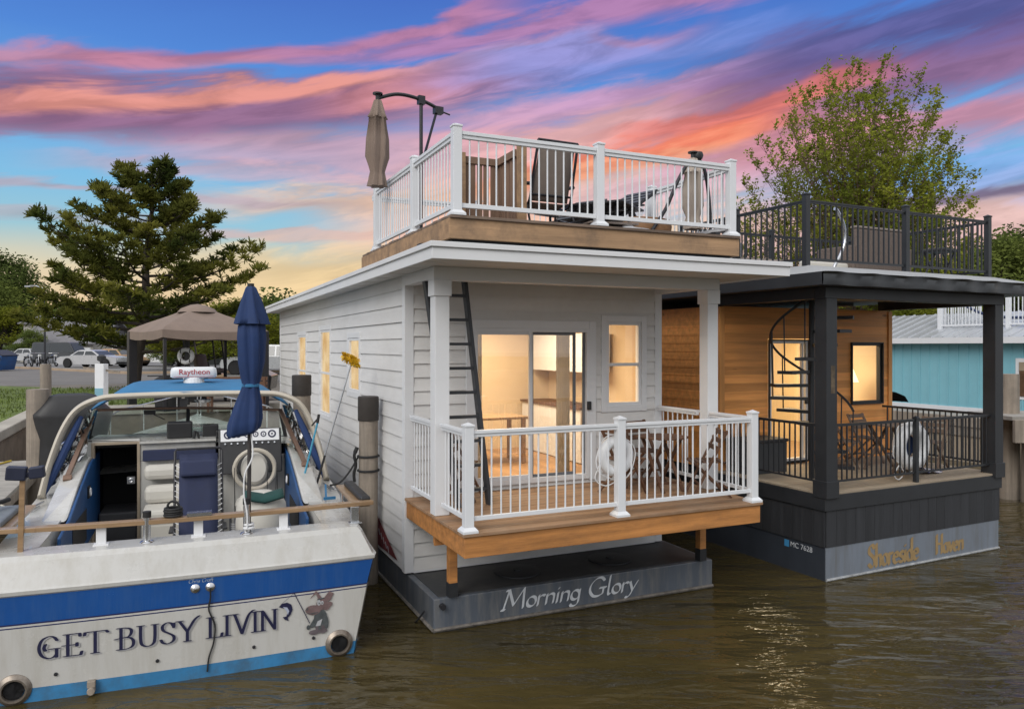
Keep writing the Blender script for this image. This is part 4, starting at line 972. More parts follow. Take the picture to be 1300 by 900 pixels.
# radar dome
m = MB(); 
prof = [(.13,2.74),(.13,2.82),(.15,2.83)]
m.cyl((-.01,4.6,2.68),(-.01,4.6,2.84),.17,.14,20); m.box(-.15,4.5,2.66,.13,4.7,2.72); rb = m.build('radar_mount','ringwhite',yt,bev=.01)
m = MB(); n = 24; rws = []
for z,s in ((2.835,.93),(2.85,1.),(2.94,1.),(2.985,.96),(3.0,.84)): rws.append([(-.01+s*.335*(abs(cos(2*pi*j/n))**.5)*(1 if cos(2*pi*j/n)>=0 else -1), 4.6+s*.13*(abs(sin(2*pi*j/n))**.5)*(1 if sin(2*pi*j/n)>=0 else -1), z) for j in range(n)])
m.grid(rws,closed=True); m.add(rws[-1],[tuple(range(n))]); rad = m.build('radar_dome','ringwhite',rb,smooth=True,ang=50)
m = MB(); m.box(-.30,4.466,2.852,.28,4.469,2.857); m.build('red_line','red',rb)
plain_text('radar_lettering','Raytheon',.118,'red',rb,(0,4.466,2.925),(R(90),0,0),.001)
m = MB(); m.box(-.19,3.72,2.45,-.09,3.82,2.56); m.build('horn','plastic',arch)
m = MB(); m.lathe([(.0,0),(.09,.01),(.12,.05),(.0,.06)],(.12,3.80,2.49),16); m.build('dome_light','metal',arch,smooth=True)
# teak stern rail
m = MB(); tp = [(-2.0,.42),(-1.2,.32),(0,.27),(1.2,.32),(1.93,.40)]
tk = CR([(x,y,1.54) for x,y in tp],6)
for a,b in zip(tk[:-1],tk[1:]): m.bar(a,b+ (b-a).normalized()*.002,.115,.045)
trail = m.build('stern_rail','teak',yt,bev=.004)
for x in (-.81,.09,.945,1.72):
    m = MB(); m.box(x-.045,.29,1.336,x+.045,.315,1.52); m.box(x-.07,.25,1.336,x+.07,.36,1.35); m.build('rail_stanchion','ringwhite' if x < 1.6 else 'metal',trail,bev=.004)
for x,h in ((-.393,1.64),(.565,1.70)):
    m = MB(); m.cyl((x,.25,1.34),(x,.25,h-.05),.036,n=14); m.lathe([(.07,0),(.06,.012),(.04,.02)],(x,.25,1.34),14); rh = m.build('rod_holder','metal',trail,smooth=True)
    m = MB(); m.cyl((x,.25,h-.05),(x,.25,h+.01),.041,n=14); m.build('holder_cap','rubber',rh,smooth=True)
m = MB(); m.box(-.02,.22,1.566,.22,.33,1.60); m.build('rail_hinge','metal',trail)
m = MB(); m.box(1.72,.36,1.50,1.90,1.65,1.535); sb = m.build('side_rail_board','teak',trail,bev=.004)
m = MB(); m.box(1.80,.42,1.536,1.92,1.55,1.60); m.build('dark_pad','plastic',sb,bev=.02)
m = MB(); m.cyl((1.72,.5,1.34),(1.72,.5,1.5),.02); m.cyl((1.75,1.4,1.35),(1.75,1.4,1.5),.02); m.build('board_leg','metal',sb)
m = MB(); m.box(-2.05,.45,1.50,-1.62,1.7,1.535); sb = m.build('side_rail_board','teak',trail,bev=.004)
m = MB(); m.box(-1.98,.5,1.536,-1.70,1.4,1.60); m.build('grey_pad',mat('grey_pad',(.16,.18,.20),.6,.2,3),sb,bev=.02)
m = MB(); m.tube(CR([(-1.85,.5,1.6),(-1.95,.9,1.66),(-1.8,1.3,1.68)],5),.025,8); m.build('hose','rubber',sb,smooth=True)
# wood post with clamps at the port quarter
m = MB(); m.bar((-1.50,.30,1.34),(-1.48,.30,2.06),.045,.045); wp = m.build('clamp_post','teak',trail)
m = MB(); m.obox((-1.53,.29,2.10),(.17,.10,.13),(0,.1,0)); m.obox((-1.36,.29,2.10),(.13,.10,.11),(0,-.1,0)); m.obox((-1.44,.29,2.08),(.06,.05,.05)); m.build('rod_clamp',mat('navy_plastic',(.015,.02,.045),.5,.2,5),wp,bev=.012)
# bow rail
br = MB(); pr_ = []
for rp in rows if False else []: pass
capS = [p for p in cap[-nb:]]; capP = [p for p in cap[:nb]]
def inset(p): return Vector((p[0]*.93, p[1]-.08, p[2]+.03))
top_pts = [inset(p)+Vector((0,0,.52)) for p in capP[::-1] if p[1] > 4.0] + [inset(p)+Vector((0,0,.52)) for p in capS[::-1] if p[1] > 4.0]
st_ = inset(capP[9])
top_pts = [Vector((-1.83,3.6,1.42)), Vector((-1.84,3.9,1.80))]+top_pts+[Vector((1.84,3.9,1.80)), Vector((1.83,3.6,1.42))]
br.tube(CR(top_pts,3),.014,8); bro = br.build('bow_rail','metal',yt,smooth=True)
for p in [q for q in capP+capS if q[1] > 4.2][::2]:
    b = inset(p); m = MB(); m.cyl(b-Vector((0,0,.02)), b+Vector((b.x*-.0,0,.52)), .011, n=8); m.build('rail_stanchion','metal',bro,smooth=True)
m = MB(); m.cyl((1.84,4.7,1.38),(1.84,4.7,1.86),.012,n=8); m.cyl((-1.84,4.7,1.38),(-1.84,4.7,1.86),.012,n=8); m.build('rail_stanchion','metal',bro,smooth=True)
# cabin trunk and foredeck fittings
m = MB(); rws = []
for y,hw_,z in ((4.2,1.36,1.90),(5.0,1.35,1.90),(6.2,1.2,1.83),(7.4,.92,1.76),(8.4,.5,1.68),(8.9,.1,1.62)):
    rws.append([(-hw_-.12,y,1.40+.02*(y-4)),(-hw_,y,z-.06),(-hw_*.8,y,z),(0,y,z+.05),(hw_*.8,y,z),(hw_,y,z-.06),(hw_+.12,y,1.40+.02*(y-4))])
m.grid(rws); m.build('cabin_trunk','gel',yt,smooth=True,ang=50)
m = MB(); m.box(-.3,5.6,1.93,.3,6.2,1.96); m.build('deck_hatch','tint',yt,bev=.01)
for sg in (-1,1):
    m = MB(); m.bar((sg*1.75,2.2,1.36),(sg*1.72,2.45,1.36),.03,.05); m.bar((sg*1.78,2.05,1.40),(sg*1.70,2.6,1.40),.035,.025); m.build('cleat','metal',yt,bev=.008)
# transom fittings and writing
for x in (-1.49, 1.49):
    m = MB(); m.lathe([(.145,.0),(.145,.02),(.11,.05),(.095,.05),(.085,-.05),(.0,-.12)],(0,0,0),28); m.xf(Matrix.Translation((x,.0-.003-.055*(1-(x/1.7)**2)*.4,.135)) @ Matrix.Rotation(R(90),4,'X'))
    m.build('exhaust_outlet', mat('stained_exhaust',(.30,.26,.22),.4,.3,8,metal=.7,dirt=(.06,.03,.02),dirt_amt=.7,dscale=14), yh, smooth=True)
    m = MB(); m.lathe([(.0,0),(.084,0)],(0,0,0),24); m.xf(Matrix.Translation((x,-.035,.135)) @ Matrix.Rotation(R(90),4,'X')); m.build('exhaust_bore','dark',yh)
for x,z in ((.063,.905),(.203,.905)):
    m = MB(); m.lathe([(.045,0),(.045,.015),(.03,.03),(.0,.036)],(0,0,0),18); m.xf(Matrix.Translation((x,-.055,z)) @ Matrix.Rotation(R(90),4,'X')); m.build('stern_light','metal',yh,smooth=True)
m = MB(); m.tube(CR([(.203,-.10,.90),(.205,-.085,.80),(.19,-.075,.68),(.245,-.072,.52),(.235,-.072,.35),(.19,-.072,.20),(.175,-.068,.06)],6),.009,6); m.build('trailing_cable','rubber',yh,smooth=True)
m = MB()
for x in (-1.15,-.28,.62,1.22):
    o = len(m.v); m.lathe([(.018,0),(.016,.01),(.0,.012)],(0,0,0),10)
    for i in range(o,len(m.v)): v = m.v[i]; m.v[i] = (v[0]+x, -v[2]-.058*(1-(x/1.75)**2)-.002, v[1]+.235)
m.build('drain_plug','dkmetal',yh)
m = MB(); m.cyl((-.85,-.03,.05),(-.85,-.12,.05),.035); m.obox((-.85,-.07,.11),(.07,.06,.06)); m.build('water_fitting','oldwood',yh,bev=.005)
def tr_y(x): return -.008-.055*(1-(x/1.85)**2)
def tplace(x0, z0, lift=.004, k_=.00003): return lambda x,y,k: (x0+x, tr_y(x0+x)-lift-k_*k, z0+y)
ls = .09
h = pen("GET BUSY LIVIN", CAP, .205, 2.16, (.0145,.004), R(4))
write('boat_name', h, tplace(-1.30,.395), 'letter', yh)
write('boat_name_shadow', [[(x+.012,y-.010) for x,y in q] for q in h], tplace(-1.30,.395,.0018,.000015), mat('grey_letter_shadow',(.36,.36,.38),.5,.05,3), yh)
h = pen('Chris Craft', {**LOW,'C':LOW['C']}, .036, .23, (.003,.001), R(38), .25); write('maker_lettering', h, tplace(.0,.965), mat('silver_letters',(.35,.42,.52),.4,.05,4), yh)
# fish, rod and long-snouted angler decal
def poly_decal(name, polys, m_, lift=.004):
    mb = MB()
    for k,pl_ in enumerate(polys): mb.add([(x, tr_y(x)-lift-.0002*k, z) for x,z in pl_], [tuple(range(len(pl_)))])
    return mb.build(name, m_, yh)
def blob(cx, cz, rx, rz, n=16, rot=0): return [(cx+rx*cos(a)*cos(rot)-rz*sin(a)*sin(rot), cz+rx*cos(a)*sin(rot)+rz*sin(a)*cos(rot)) for a in [2*pi*i/n for i in range(n)]]
fz = [(.865,.615),(.90,.645),(.95,.65),(.99,.625),(1.005,.57),(.985,.52),(.955,.49),(.965,.455),(.925,.475),(.905,.505),(.94,.505),(.955,.55),(.93,.59),(.895,.60)]
poly_decal('fish_decal',[fz],'letter'); poly_decal('fish_belly',[[(.905,.61),(.95,.60),(.97,.56),(.955,.52),(.945,.56),(.925,.59)]], mat('pale_fish',(.42,.46,.58),.5,.1,8),.006)
m = MB()
for a,b,w_ in (((1.02,.74),(1.18,.40),.004),((1.02,.74),(.885,.635),.0016)):
    d = (Vector((b[0]-a[0],b[1]-a[1]))).normalized(); n_ = Vector((-d.y,d.x))*w_
    m.add([(x,tr_y(x)-.005,z) for x,z in ((a[0]+n_.x,a[1]+n_.y),(b[0]+n_.x,b[1]+n_.y),(b[0]-n_.x,b[1]-n_.y),(a[0]-n_.x,a[1]-n_.y))],[(0,1,2,3)])
m.build('fishing_rod_decal','letter',yh)
GM = mat('grey_decal',(.12,.10,.11),.5,.3,12); GM2 = mat('mauve_decal',(.17,.115,.115),.5,.3,12); GM3 = mat('slate_decal',(.075,.085,.09),.5,.4,16); GM4 = mat('pale_decal',(.42,.43,.45),.5,.1,12)
poly_decal('angler_body',[blob(1.29,.42,.07,.115),blob(1.345,.40,.03,.085,rot=.15),[(1.17,.36),(1.21,.345),(1.30,.43),(1.28,.49),(1.24,.47)],[(1.25,.50),(1.33,.52),(1.36,.47),(1.27,.45)]],GM3)
poly_decal('angler_boots',[blob(1.225,.298,.055,.026),blob(1.315,.300,.05,.026),[(1.24,.30),(1.27,.30),(1.27,.36),(1.24,.36)],[(1.30,.30),(1.335,.30),(1.335,.36),(1.30,.36)]],GM,.0050)
poly_decal('angler_head',[blob(1.215,.535,.082,.052,rot=-.1),blob(1.305,.585,.058,.062),blob(1.355,.56,.04,.045),[(1.27,.63),(1.245,.705),(1.195,.665),(1.18,.655),(1.245,.735),(1.275,.70),(1.30,.66)],[(1.31,.63),(1.385,.715),(1.43,.685),(1.40,.62),(1.35,.60)],blob(1.385,.575,.032,.028)],GM2,.0060)
poly_decal('angler_face',[blob(1.275,.605,.02,.03),blob(1.31,.60,.014,.022),[(1.26,.41),(1.24,.36),(1.29,.36),(1.31,.43)]],GM4,.0085)
poly_decal('angler_lines',[blob(1.277,.60,.006,.011,8),blob(1.308,.598,.005,.009,8),[(1.15,.515),(1.16,.505),(1.26,.50),(1.27,.51),(1.21,.495)],[(1.14,.545),(1.155,.57),(1.165,.565),(1.155,.54)],[(1.255,.645),(1.33,.655),(1.33,.645),(1.26,.634)],blob(1.165,.36,.02,.026)],GM3,.0105)
# ---------------------------------------------------------------- things aboard
def Yw(x,y,z=0): return PY + Vector((cos(TY)*x-sin(TY)*y, sin(TY)*x+cos(TY)*y, z))
# furled umbrella in the stern rod holder
um = thing('furled_umbrella','tightly furled dark blue umbrella standing in a rod holder on the stern rail','umbrella',Yw(.585,.25,1.36),TY)
m = MB(); m.cyl((0,0,0),(.02,0,2.62),.022,n=10); m.build('pole',mat('dark_pole',(.05,.045,.045),.5,.2,4),um,smooth=True)
prof = [(.10,1.02),(.13,1.06),(.14,1.16),(.115,1.36),(.075,1.545),(.095,1.62),(.125,1.80),(.135,2.05),(.125,2.18),(.115,2.19),(.165,2.20),(.15,2.26),(.095,2.45),(.05,2.58),(.035,2.60)]
def pl_rad(a,i): return 1+.16*sin(a*5+i*.22)+.07*sin(a*11+i*.9)
m = MB(); m.lathe(prof,(.02,0,0),60,pl_rad)
for i,v in enumerate(m.v):
    t = max(0,(1.5-v[2])/.45); m.v[i] = (v[0]-.11*t*(.6 if v[0]>0 else 1.25)*(1 if v[2] < 1.5 else 0)*.7, v[1], v[2]+.10*t*(v[0]*3))
m.build('canopy','navy',um,smooth=True,ang=80)
m = MB(); m.lathe([(.082,1.53),(.09,1.535),(.09,1.56),(.082,1.565)],(.02,0,0),24); m.build('tie_strap','bluecanvas',um)
m = MB(); m.cyl((.02,0,2.59),(.02,0,2.63),.035,n=12); m.build('cap','dkmetal',um)
m = MB(); m.tube(CR([(.02,-.03,1.05),(.035,-.05,.8),(-.04,-.05,.62),(-.05,-.04,.4),(-.02,-.05,.2),(-.02,-.06,.05)],6),.009,6); m.torus((0,0,.04),.045,.016,'z',16,6); m.torus((0,0,.075),.043,.014,'z',16,6); m.build('white_cord','ringwhite',um,smooth=True)
# navy lounge chair
def lounge(label, loc, rz, back):
    c = thing('lounge_chair',label,'chair',loc,rz,'navy sling lounge chairs aboard the yacht')
    b0,b1,s1 = back
    fr_ = MB()
    for sx in (-.27,.27):
        fr_.tube(CR([(sx,s1[0],s1[1]),(sx,b0[0],b0[1]),(sx,b1[0],b1[1])],5),.016,8)
    fr_.tube([(-.27,b1[0],b1[1]),(-.25,b1[0]+.005,b1[1]+.03),(.25,b1[0]+.005,b1[1]+.03),(.27,b1[0],b1[1])],.016,8); fr_.tube([(-.27,s1[0],s1[1]),(.27,s1[0],s1[1])],.016,8)
    f = fr_.build('frame','dkmetal',c,smooth=True)
    for sx in (-.27,.27):
        l = MB(); l.tube([(sx,b0[0]+.25,0.02),(sx,b0[0]-.05,b0[1]+.02),(sx,s1[0]+.05,.02)],.013,8); l.build('leg','dkmetal',c,smooth=True)
        l = MB(); l.bar((sx*1.08,b0[0]+.08,b0[1]+.22),(sx*1.08,b0[0]-.32,b0[1]+.24),.05,.025); l.build('armrest','plastic',c,bev=.008)
    B0,B1,S1 = Vector((0,*b0)),Vector((0,*b1)),Vector((0,*s1)); nb_ = (B1-B0).normalized(); nn = Vector((0,-nb_.z,nb_.y))
    s = MB(); rr = []
    for k in range(11):
        p = B0.lerp(B1,.03+.94*k/10)+nn*(-.0+.03*sin(pi*k/10)); rr.append([p+Vector((x,0,0))-nn*(.012*(1-(x/.22)**2)) for x in (-.22,-.11,0,.11,.22)])
    s.grid(rr)
    rr = []
    for k in range(7):
        p = B0.lerp(S1,.03+.94*k/6)+Vector((0,0,-.03*sin(pi*k/6))); rr.append([p+Vector((x,0,0)) for x in (-.22,0,.22)])
    s.grid(rr); sl = s.build('sling','navyseat',c,smooth=True); sl.modifiers.new('t','SOLIDIFY').thickness = .01
    q = MB(); pc = B0.lerp(B1,.80)+nn*.05
    q.obox((0,pc.y,pc.z),(.42,.075,.20),(atan2(nb_.z,nb_.y)-pi/2,0,0)); q.build('head_pillow','navyseat',c,bev=.03)
    w_ = MB()
    for sx in (-1,1):
        for k in range(15):
            p = B0.lerp(B1,.06+.055*k); p2 = B0.lerp(B1,.06+.055*k+.027); w_.bar(p+Vector((sx*.215,-.012,0)),p2+Vector((sx*.268,-.012,0)),.009,.006)
        for k in range(8):
            p = B0.lerp(S1,.06+.11*k); p2 = B0.lerp(S1,.06+.11*k+.05); w_.bar(p+Vector((sx*.215,0,.012)),p2+Vector((sx*.268,0,.012)),.009,.006)
    w_.build('lacing','ringwhite',c)
    return c
lounge('navy sling lounge chair standing upright with head pillow in the yacht cockpit', Yw(.08,1.35,.52), TY, ((.25,.42),(.62,1.50),(-.42,.50)))
lounge('navy sling lounge chair folded low beside a cream cover in the yacht cockpit', Yw(.72,1.05,.52), TY, ((.30,.30),(.95,.62),(-.28,.42)))
m = MB(); m.lathe([(.30,0),(.32,.12),(.31,.65),(.29,.86),(.24,.96),(.12,1.01),(.0,1.02)],(0,0,0),28,lambda a,i: 1+.03*sin(3*a+i)); cc = m.build('seat_cover','cream',None,smooth=True); cc.location = Yw(.80,1.62,.52); cc.rotation_euler = (0,0,TY); tag(cc,'rounded cream seat cover standing behind the umbrella pole on the yacht','seat cover')
m = MB(); rr = []
for i in range(9): rr.append([(-.22+.44*i/8, -.33+.10*j+.0, .94+.09*sin(pi*j/4)*.7+.05*abs(i/4-1)-.0*j) for j in range(5)])
m.grid(rr); tw = m.build('folded_towel',mat('dark_green_cloth',(.015,.06,.055),.9,.2,6),None,smooth=True); tw.modifiers.new('t','SOLIDIFY').thickness=.03; tw.location = Yw(.82,1.62,.52); tw.rotation_euler=(0,0,TY); tag(tw,'dark green cloth lying over the rounded cream seat cover','cloth')
# fishing rods by the helm
for i,(x,y,l,dx) in enumerate(((.52,2.05,1.25,-.02),(.62,2.1,1.2,.02),(.90,2.0,1.3,.0),(.99,2.05,1.28,.03),(1.06,2.1,1.22,-.03),(1.10,2.0,1.1,.02))):
    r_ = thing('fishing_rod','black fishing rod leaning upright in front of the cream helm seat','fishing rod',Yw(x,y,.52),TY,'fishing rods beside the helm seat')
    m = MB(); m.tube([(0,0,0.01),(dx*.5,.01,l*.5),(dx,.02,l)],[.012,.008,.004],6); m.build('rod_blank','plastic',r_,smooth=True)
    m = MB(); m.cyl((-.03,-.05,.40),(.03,-.05,.40),.035,n=12); m.bar((0,0,.40),(0,-.05,.40),.015,.015); m.build('reel','dkmetal',r_)
    m = MB(); m.cyl((0,0,0.0),(0,0,.32),.015,n=8); m.build('grip','rubber',r_)
# long brush with yellow head and blue boat hook
bp0, bp1 = Yw(1.60,2.5,1.45), Yw(2.06,2.5,3.06)
bd = (bp1-bp0); bt = thing('deck_brush','long handled boat brush with a yellow head held up beside the white wall','brush',bp0)
m = MB(); m.tube([(0,0,0),bd],.011,8); m.build('handle','metal',bt,smooth=True)
m = MB(); m.cyl(bd*-.02,bd*.22,.016,n=8); m.build('grip','rubber',bt,smooth=True)
M_['yellow'] = mat('yellow_bristle',(.72,.46,.015),.75,.25,20,.3,80)
m = MB(); hr_ = random.Random(5); ax = RV
cc = bd+Vector((.0,0,.07)); 
for k in range(420):
    a = hr_.uniform(0,2*pi); t = hr_.uniform(-1,1); d = (RV*t*.10+Vector((0,0,-.045*t)))+Vector((0,0,cos(a)))*.02; e = (RV*t*.135+Vector((0,0,-.06*t)))+(LV*sin(a)+Vector((0,0,cos(a))))*.085*(1-.25*t*t)
    p = cc+d; q = cc+e; s_ = Vector((hr_.uniform(-1,1),hr_.uniform(-1,1),hr_.uniform(-1,1)))*.007; m.add([p-s_,p+s_,q+s_,q-s_],[(0,1,2,3)])
m.build('bristles','yellow',bt)
m = MB(); m.obox(cc,(.20,.07,.06),(0,R(22),TH)); m.build('head','yellow',bt,bev=.015)
hk0, hk1 = Yw(1.27,2.4,.83), Yw(1.60,2.5,2.26)
bh = thing('boat_hook','light blue boat hook standing against the arch on the starboard side','boat hook',hk0)
m = MB(); m.tube([(0,0,0),(hk1-hk0)*.5+Vector((-.02,0,0)),hk1-hk0],.014,8); m.build('shaft',mat('sky_blue_pole',(.06,.30,.45),.4,.1,4),bh,smooth=True)
m = MB(); d = hk1-hk0; m.cyl(d,d+Vector((.02,0,.12)),.02); m.bar(d+Vector((.02,0,.08)),d+Vector((-.08,0,-.04)),.025,.02); m.build('hook','plastic',bh)
m = MB(); m.bar((0,0,.02),(.05,0,-.12),.05,.02); m.build('paddle_end',M_['bluecanvas'],bh)
sq0 = Yw(1.58,1.55,1.37); sq = thing('deck_squeegee','short blue squeegee lying on the starboard side deck','squeegee',sq0,TY)
m = MB(); m.bar((0,0,.03),(.10,.75,.06),.025,.02); m.build('handle','bluecanvas',sq); m = MB(); m.bar((-.03,.0,.02),(.12,.02,.02),.03,.035); m.build('blade','bluecanvas',sq)
# coil of line on the rail
m = MB()
for k in range(4): m.torus((0,0,.02+.022*k),.085-.006*(k%2),.013,'z',20,6)
m.torus((0.0,-.0,.10),.06,.012,'y',16,6)
cl = m.build('rope_coil','rubber',None,smooth=True); cl.location = Yw(-.15,.30,1.565); tag(cl,'black rope coil lying on the wooden stern rail','rope')
# ================================================================== PILINGS AND DOCKS
def piling(label, base, z1, r, capped=False, rope=0, lean=(0,0), group='timber mooring pilings', z0=-1.2, sq=False):
    p = thing('mooring_piling',label,'piling',(base[0],base[1],0),0,group)
    m = MB(); n = 16; rws = []
    for k in range(9):
        z = z0+(z1-z0)*k/8; rws.append([(lean[0]*z+(r*(1-.06*k/8)*(1+.05*sin(3*a+k)*(.5)+.03*sin(7*a)))*cos(a), lean[1]*z+(r*(1-.06*k/8)*(1+.05*sin(3*a+k)*.5+.03*sin(7*a)))*sin(a), z) for a in [2*pi*j/n for j in range(n)]])
    m.grid(rws,closed=True); m.add(rws[-1],[tuple(range(n))]); m.build('post','oldwood',p,smooth=True)
    if capped:
        m = MB(); m.lathe([(r*1.02,z1-.32),(r*1.06,z1-.31),(r*1.06,z1+.01),(r*.98,z1+.02),(0,z1+.022)],(lean[0]*z1,lean[1]*z1,0),16); m.build('sleeve',mat('brown_black_sleeve',(.045,.038,.034),.7,.2,4),p,smooth=True)
    for k in range(rope):
        m = MB(); zz = z1-.82-.20*k; m.torus((lean[0]*zz,lean[1]*zz,zz),r*1.03,.016,'z',24,8); m.build('rope_loop','rubber',p,smooth=True)
    if rope:
        m = MB(); zz = z1-.75; m.tube(CR([(-r,-r*.6,zz+.06),(-r*1.25,-r*.8,zz-.05),(-r*1.1,-r*.7,zz-.18),(-r*1.3,-r*.7,zz-.30),(-r*1.25,-r*.7,zz-.42)],5),[.03]*4+[.022]*17,8); m.build('rope_knot','rubber',p,smooth=True)
    return p
piling('weathered timber piling with dark sleeve and black rope beside the white wall', uv(-.21,3.25), 2.60, .14, True, 2)
piling('weathered timber piling with dark sleeve behind the yacht arch', at(383,520,12.6)[:2], 2.83, .15, True, 0)
piling('pale square-topped timber piling rising from the wooden dock near the grill cover', at(48,560,12.3)[:2], 2.63, .17)
piling('thin dark post standing on the grass behind the pale piling', at(58,500,16.)[:2], 2.95, .11, z0=1.0)
piling('pale timber piling in front of the teal wall', (10.9,16.65), 2.72, .22)
piling('shorter wet piling under the dock beam at the right edge', (11.1,16.2), 1.35, .20)
# wooden dock along the yacht's port side
m = MB(); 
for k in range(46):
    v = 1.2+k*.15; a = uv(-6.6,v); m.obox(uv(-5.65,v,1.34),(1.9,.14,.05),(0,0,TH))
dk = thing('wooden_dock','grey plank finger dock beside the yacht at the left edge','dock',(0,0,0)); m.build('planks','plank',dk,bev=.004)
m = MB(); m.bar(uv(-4.72,1.2,1.25),uv(-4.72,8.05,1.25),.06,.13); m.bar(uv(-6.58,1.2,1.25),uv(-6.58,8.05,1.25),.06,.13); m.build('stringer','oldwood',dk)
m = MB()
for v in (1.6,4.,6.4):
    for u in (-4.85,-6.45): p = uv(u,v); m.cyl((p.x,p.y,-1),(p.x,p.y,1.18),.1,n=10)
m.build('dock_pile','oldwood',dk)
# covered grill
gc = thing('covered_grill','barbecue grill under a black fitted cover on the dock','grill',at(92,540,12.6)*Vector((1,1,0))if False else (at(92,540,12.6).x,12.6,1.37),R(30))
m = MB(); rws = []
for z,a,b in ((.0,.52,.34),(.45,.50,.33),(.80,.60,.36),(.86,.60,.36),(1.06,.40,.27),(1.14,.33,.22),(1.17,.22,.13)):
    rws.append([((a*(abs(cos(t))**.6)*(1 if cos(t)>0 else -1))*(1+.03*sin(5*t+z*7)), (b*(abs(sin(t))**.6)*(1 if sin(t)>0 else -1))*(1+.04*sin(4*t+z*5)), z) for t in [2*pi*j/32 for j in range(32)]])
m.grid(rws,closed=True); m.add(rws[-1],[tuple(range(32))]); m.build('cover',mat('black_vinyl_cover',(.022,.022,.024),.5,.25,3,.3,8),gc,smooth=True,ang=60)
m = MB(); m.tube([(-.50,-.2,1.0),(-.55,-.2,.5),(-.5,-.2,.05)],.012,6); m.build('cover_strap','rubber',gc)
m = MB(); m.box(-.45,-.25,-.02,-.40,.25,.05); m.box(.40,-.25,-.02,.45,.25,.05); m.build('foot','rubber',gc)
# white power pedestal with lamp behind the grill
pp = at(129,470,15.0); ped = thing('dock_pedestal','white dock power pedestal with a small lamp on top','pedestal',(pp.x,15.0,1.0))
m = MB(); m.box(-.09,-.09,.0,.09,.09,1.98); m.build('column','ringwhite',ped,bev=.01)
m = MB(); m.bar((-.36,0,1.90),(.36,0,1.82),.03,.04); m.build('crossbar','oldwood',ped); m = MB(); m.lathe([(.03,1.98),(.03,2.02),(.08,2.05),(.08,2.13),(.03,2.16),(0,2.165)],(0,0,0),14); m.build('lamp','plastic',ped,smooth=True)
m = MB(); m.box(-.08,-.1,1.25,.08,-.092,1.5); m.build('socket_panel',mat('pale_blue_plate',(.2,.4,.5),.5,.1,3),ped)

# mooring lines and shore power
def line(name, label, cat, pts, r, m_, group=None):
    m = MB(); o = Vector(pts[0]); m.tube([Vector(p)-o for p in CR(pts,6)], r, 6); b = m.build(name, m_, None, smooth=True); b.location = o; return tag(b, label, cat, group)
a = Yw(1.74,2.3,1.42); b = Vector((*uv(-.21-.14,3.25)[:2],1.78))
line('mooring_line','black mooring line from the yacht cleat to the roped piling beside the white wall','rope',[a,a.lerp(b,.35)-Vector((0,0,.10)),a.lerp(b,.7)-Vector((0,0,.08)),b],.013,'rubber')
a = Yw(-1.74,2.3,1.42); b = uv(-4.9,4.2,1.40)
line('mooring_line','pale mooring line from the yacht port cleat to the plank dock','rope',[a,a.lerp(b,.4)-Vector((0,0,.08)),a.lerp(b,.75)-Vector((0,0,.05)),b],.013,mat('pale_rope',(.5,.47,.4),.9,.2,30))
p = Vector((pp.x,15.0,1.05))
line('power_cable','yellow shore power cable lying along the plank dock','cable',[uv(-5.2,7.9,1.385),uv(-5.5,6.8,1.385),uv(-5.1,5.6,1.385),uv(-5.45,4.4,1.385),uv(-5.0,3.4,1.385),uv(-5.3,2.3,1.385)],.016,mat('yellow_cable',(.55,.40,.03),.6,.1,5))
# ================================================================== TEAL HOUSEBOAT AND RIGHT-HAND PIER
T3 = R(25.5); P3 = Vector((14.95, 21.8, 0))
th_ = thing('houseboat','teal board sided houseboat with pale metal roof and white roof deck railing','houseboat',P3,T3)
def s3(a,o,z): return (-o,a,z)
m = MB(); m.box(0,-4,1.42,6,11,3.5)
for i in range(46): m.box(-.022,-4+i*.326,1.44,-.001,-3.955+i*.326,3.5)
m.build('wall','teal',th_)
m = MB(); m.box(-.035,-4,1.30,6,11,1.44); m.build('skirt_trim','trim',th_)
m = MB(); m.box(-.03,-.62,1.78,-.001,.45,2.98); wn = m.build('window','trim',th_,bev=.004)
m = MB(); m.box(-.06,-.5,1.88,-.032,.33,2.87); m.build('pane',mat('dark_amber_room',(.10,.055,.03),.3,.4,3,spec=.8),wn)
m = MB(); m.box(-.07,-.5,2.62,-.061,.33,2.87); m.box(-.07,-.35,1.88,-.061,.0,2.55); m.build('blind',mat('tan_blind',(.30,.24,.17),.8,.1,3),wn)
m = MB(); m.box(-.42,-4.2,3.42,-.38,11.3,3.60); m.box(-.42,11.26,3.42,6.4,11.3,3.60); m.build('roof_fascia','trim',th_)
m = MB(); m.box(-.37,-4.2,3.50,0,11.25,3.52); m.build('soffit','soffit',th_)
M_['seam'] = mat('standing_seam_metal',(.52,.54,.57),.35,.08,1.5,metal=.4)
m = MB(); m.add([(-.40,-4.2,3.601),(-.40,11.28,3.601),(2.2,11.28,4.45),(2.2,-4.2,4.45),(6.4,11.28,4.5),(6.4,-4.2,4.5)],[(0,1,2,3),(3,2,4,5)])
for i in range(38): m.bar((-.40,-4.1+i*.41,3.615),(2.2,-4.1+i*.41,4.465),.03,.04)
m.build('roof','seam',th_)
rl = MB()
for p,q in (((.55,-4),(.55,-1.5)),((.55,-1.5),(.55,1.0)),((.55,1.0),(.55,3.2)),((.55,3.2),(3.2,3.2))): rail_section(rl,p,q,3.98,4.92,.12,.022,.06,.06,.05,ins=.05,round_=False)
rl.build('railing','rail',th_)
for x,y in ((.55,-1.5),(.55,1.0),(.55,3.2),(3.2,3.2),(.55,-4)): rail_post(th_,x,y,3.85,4.98,.12,'rail',False)
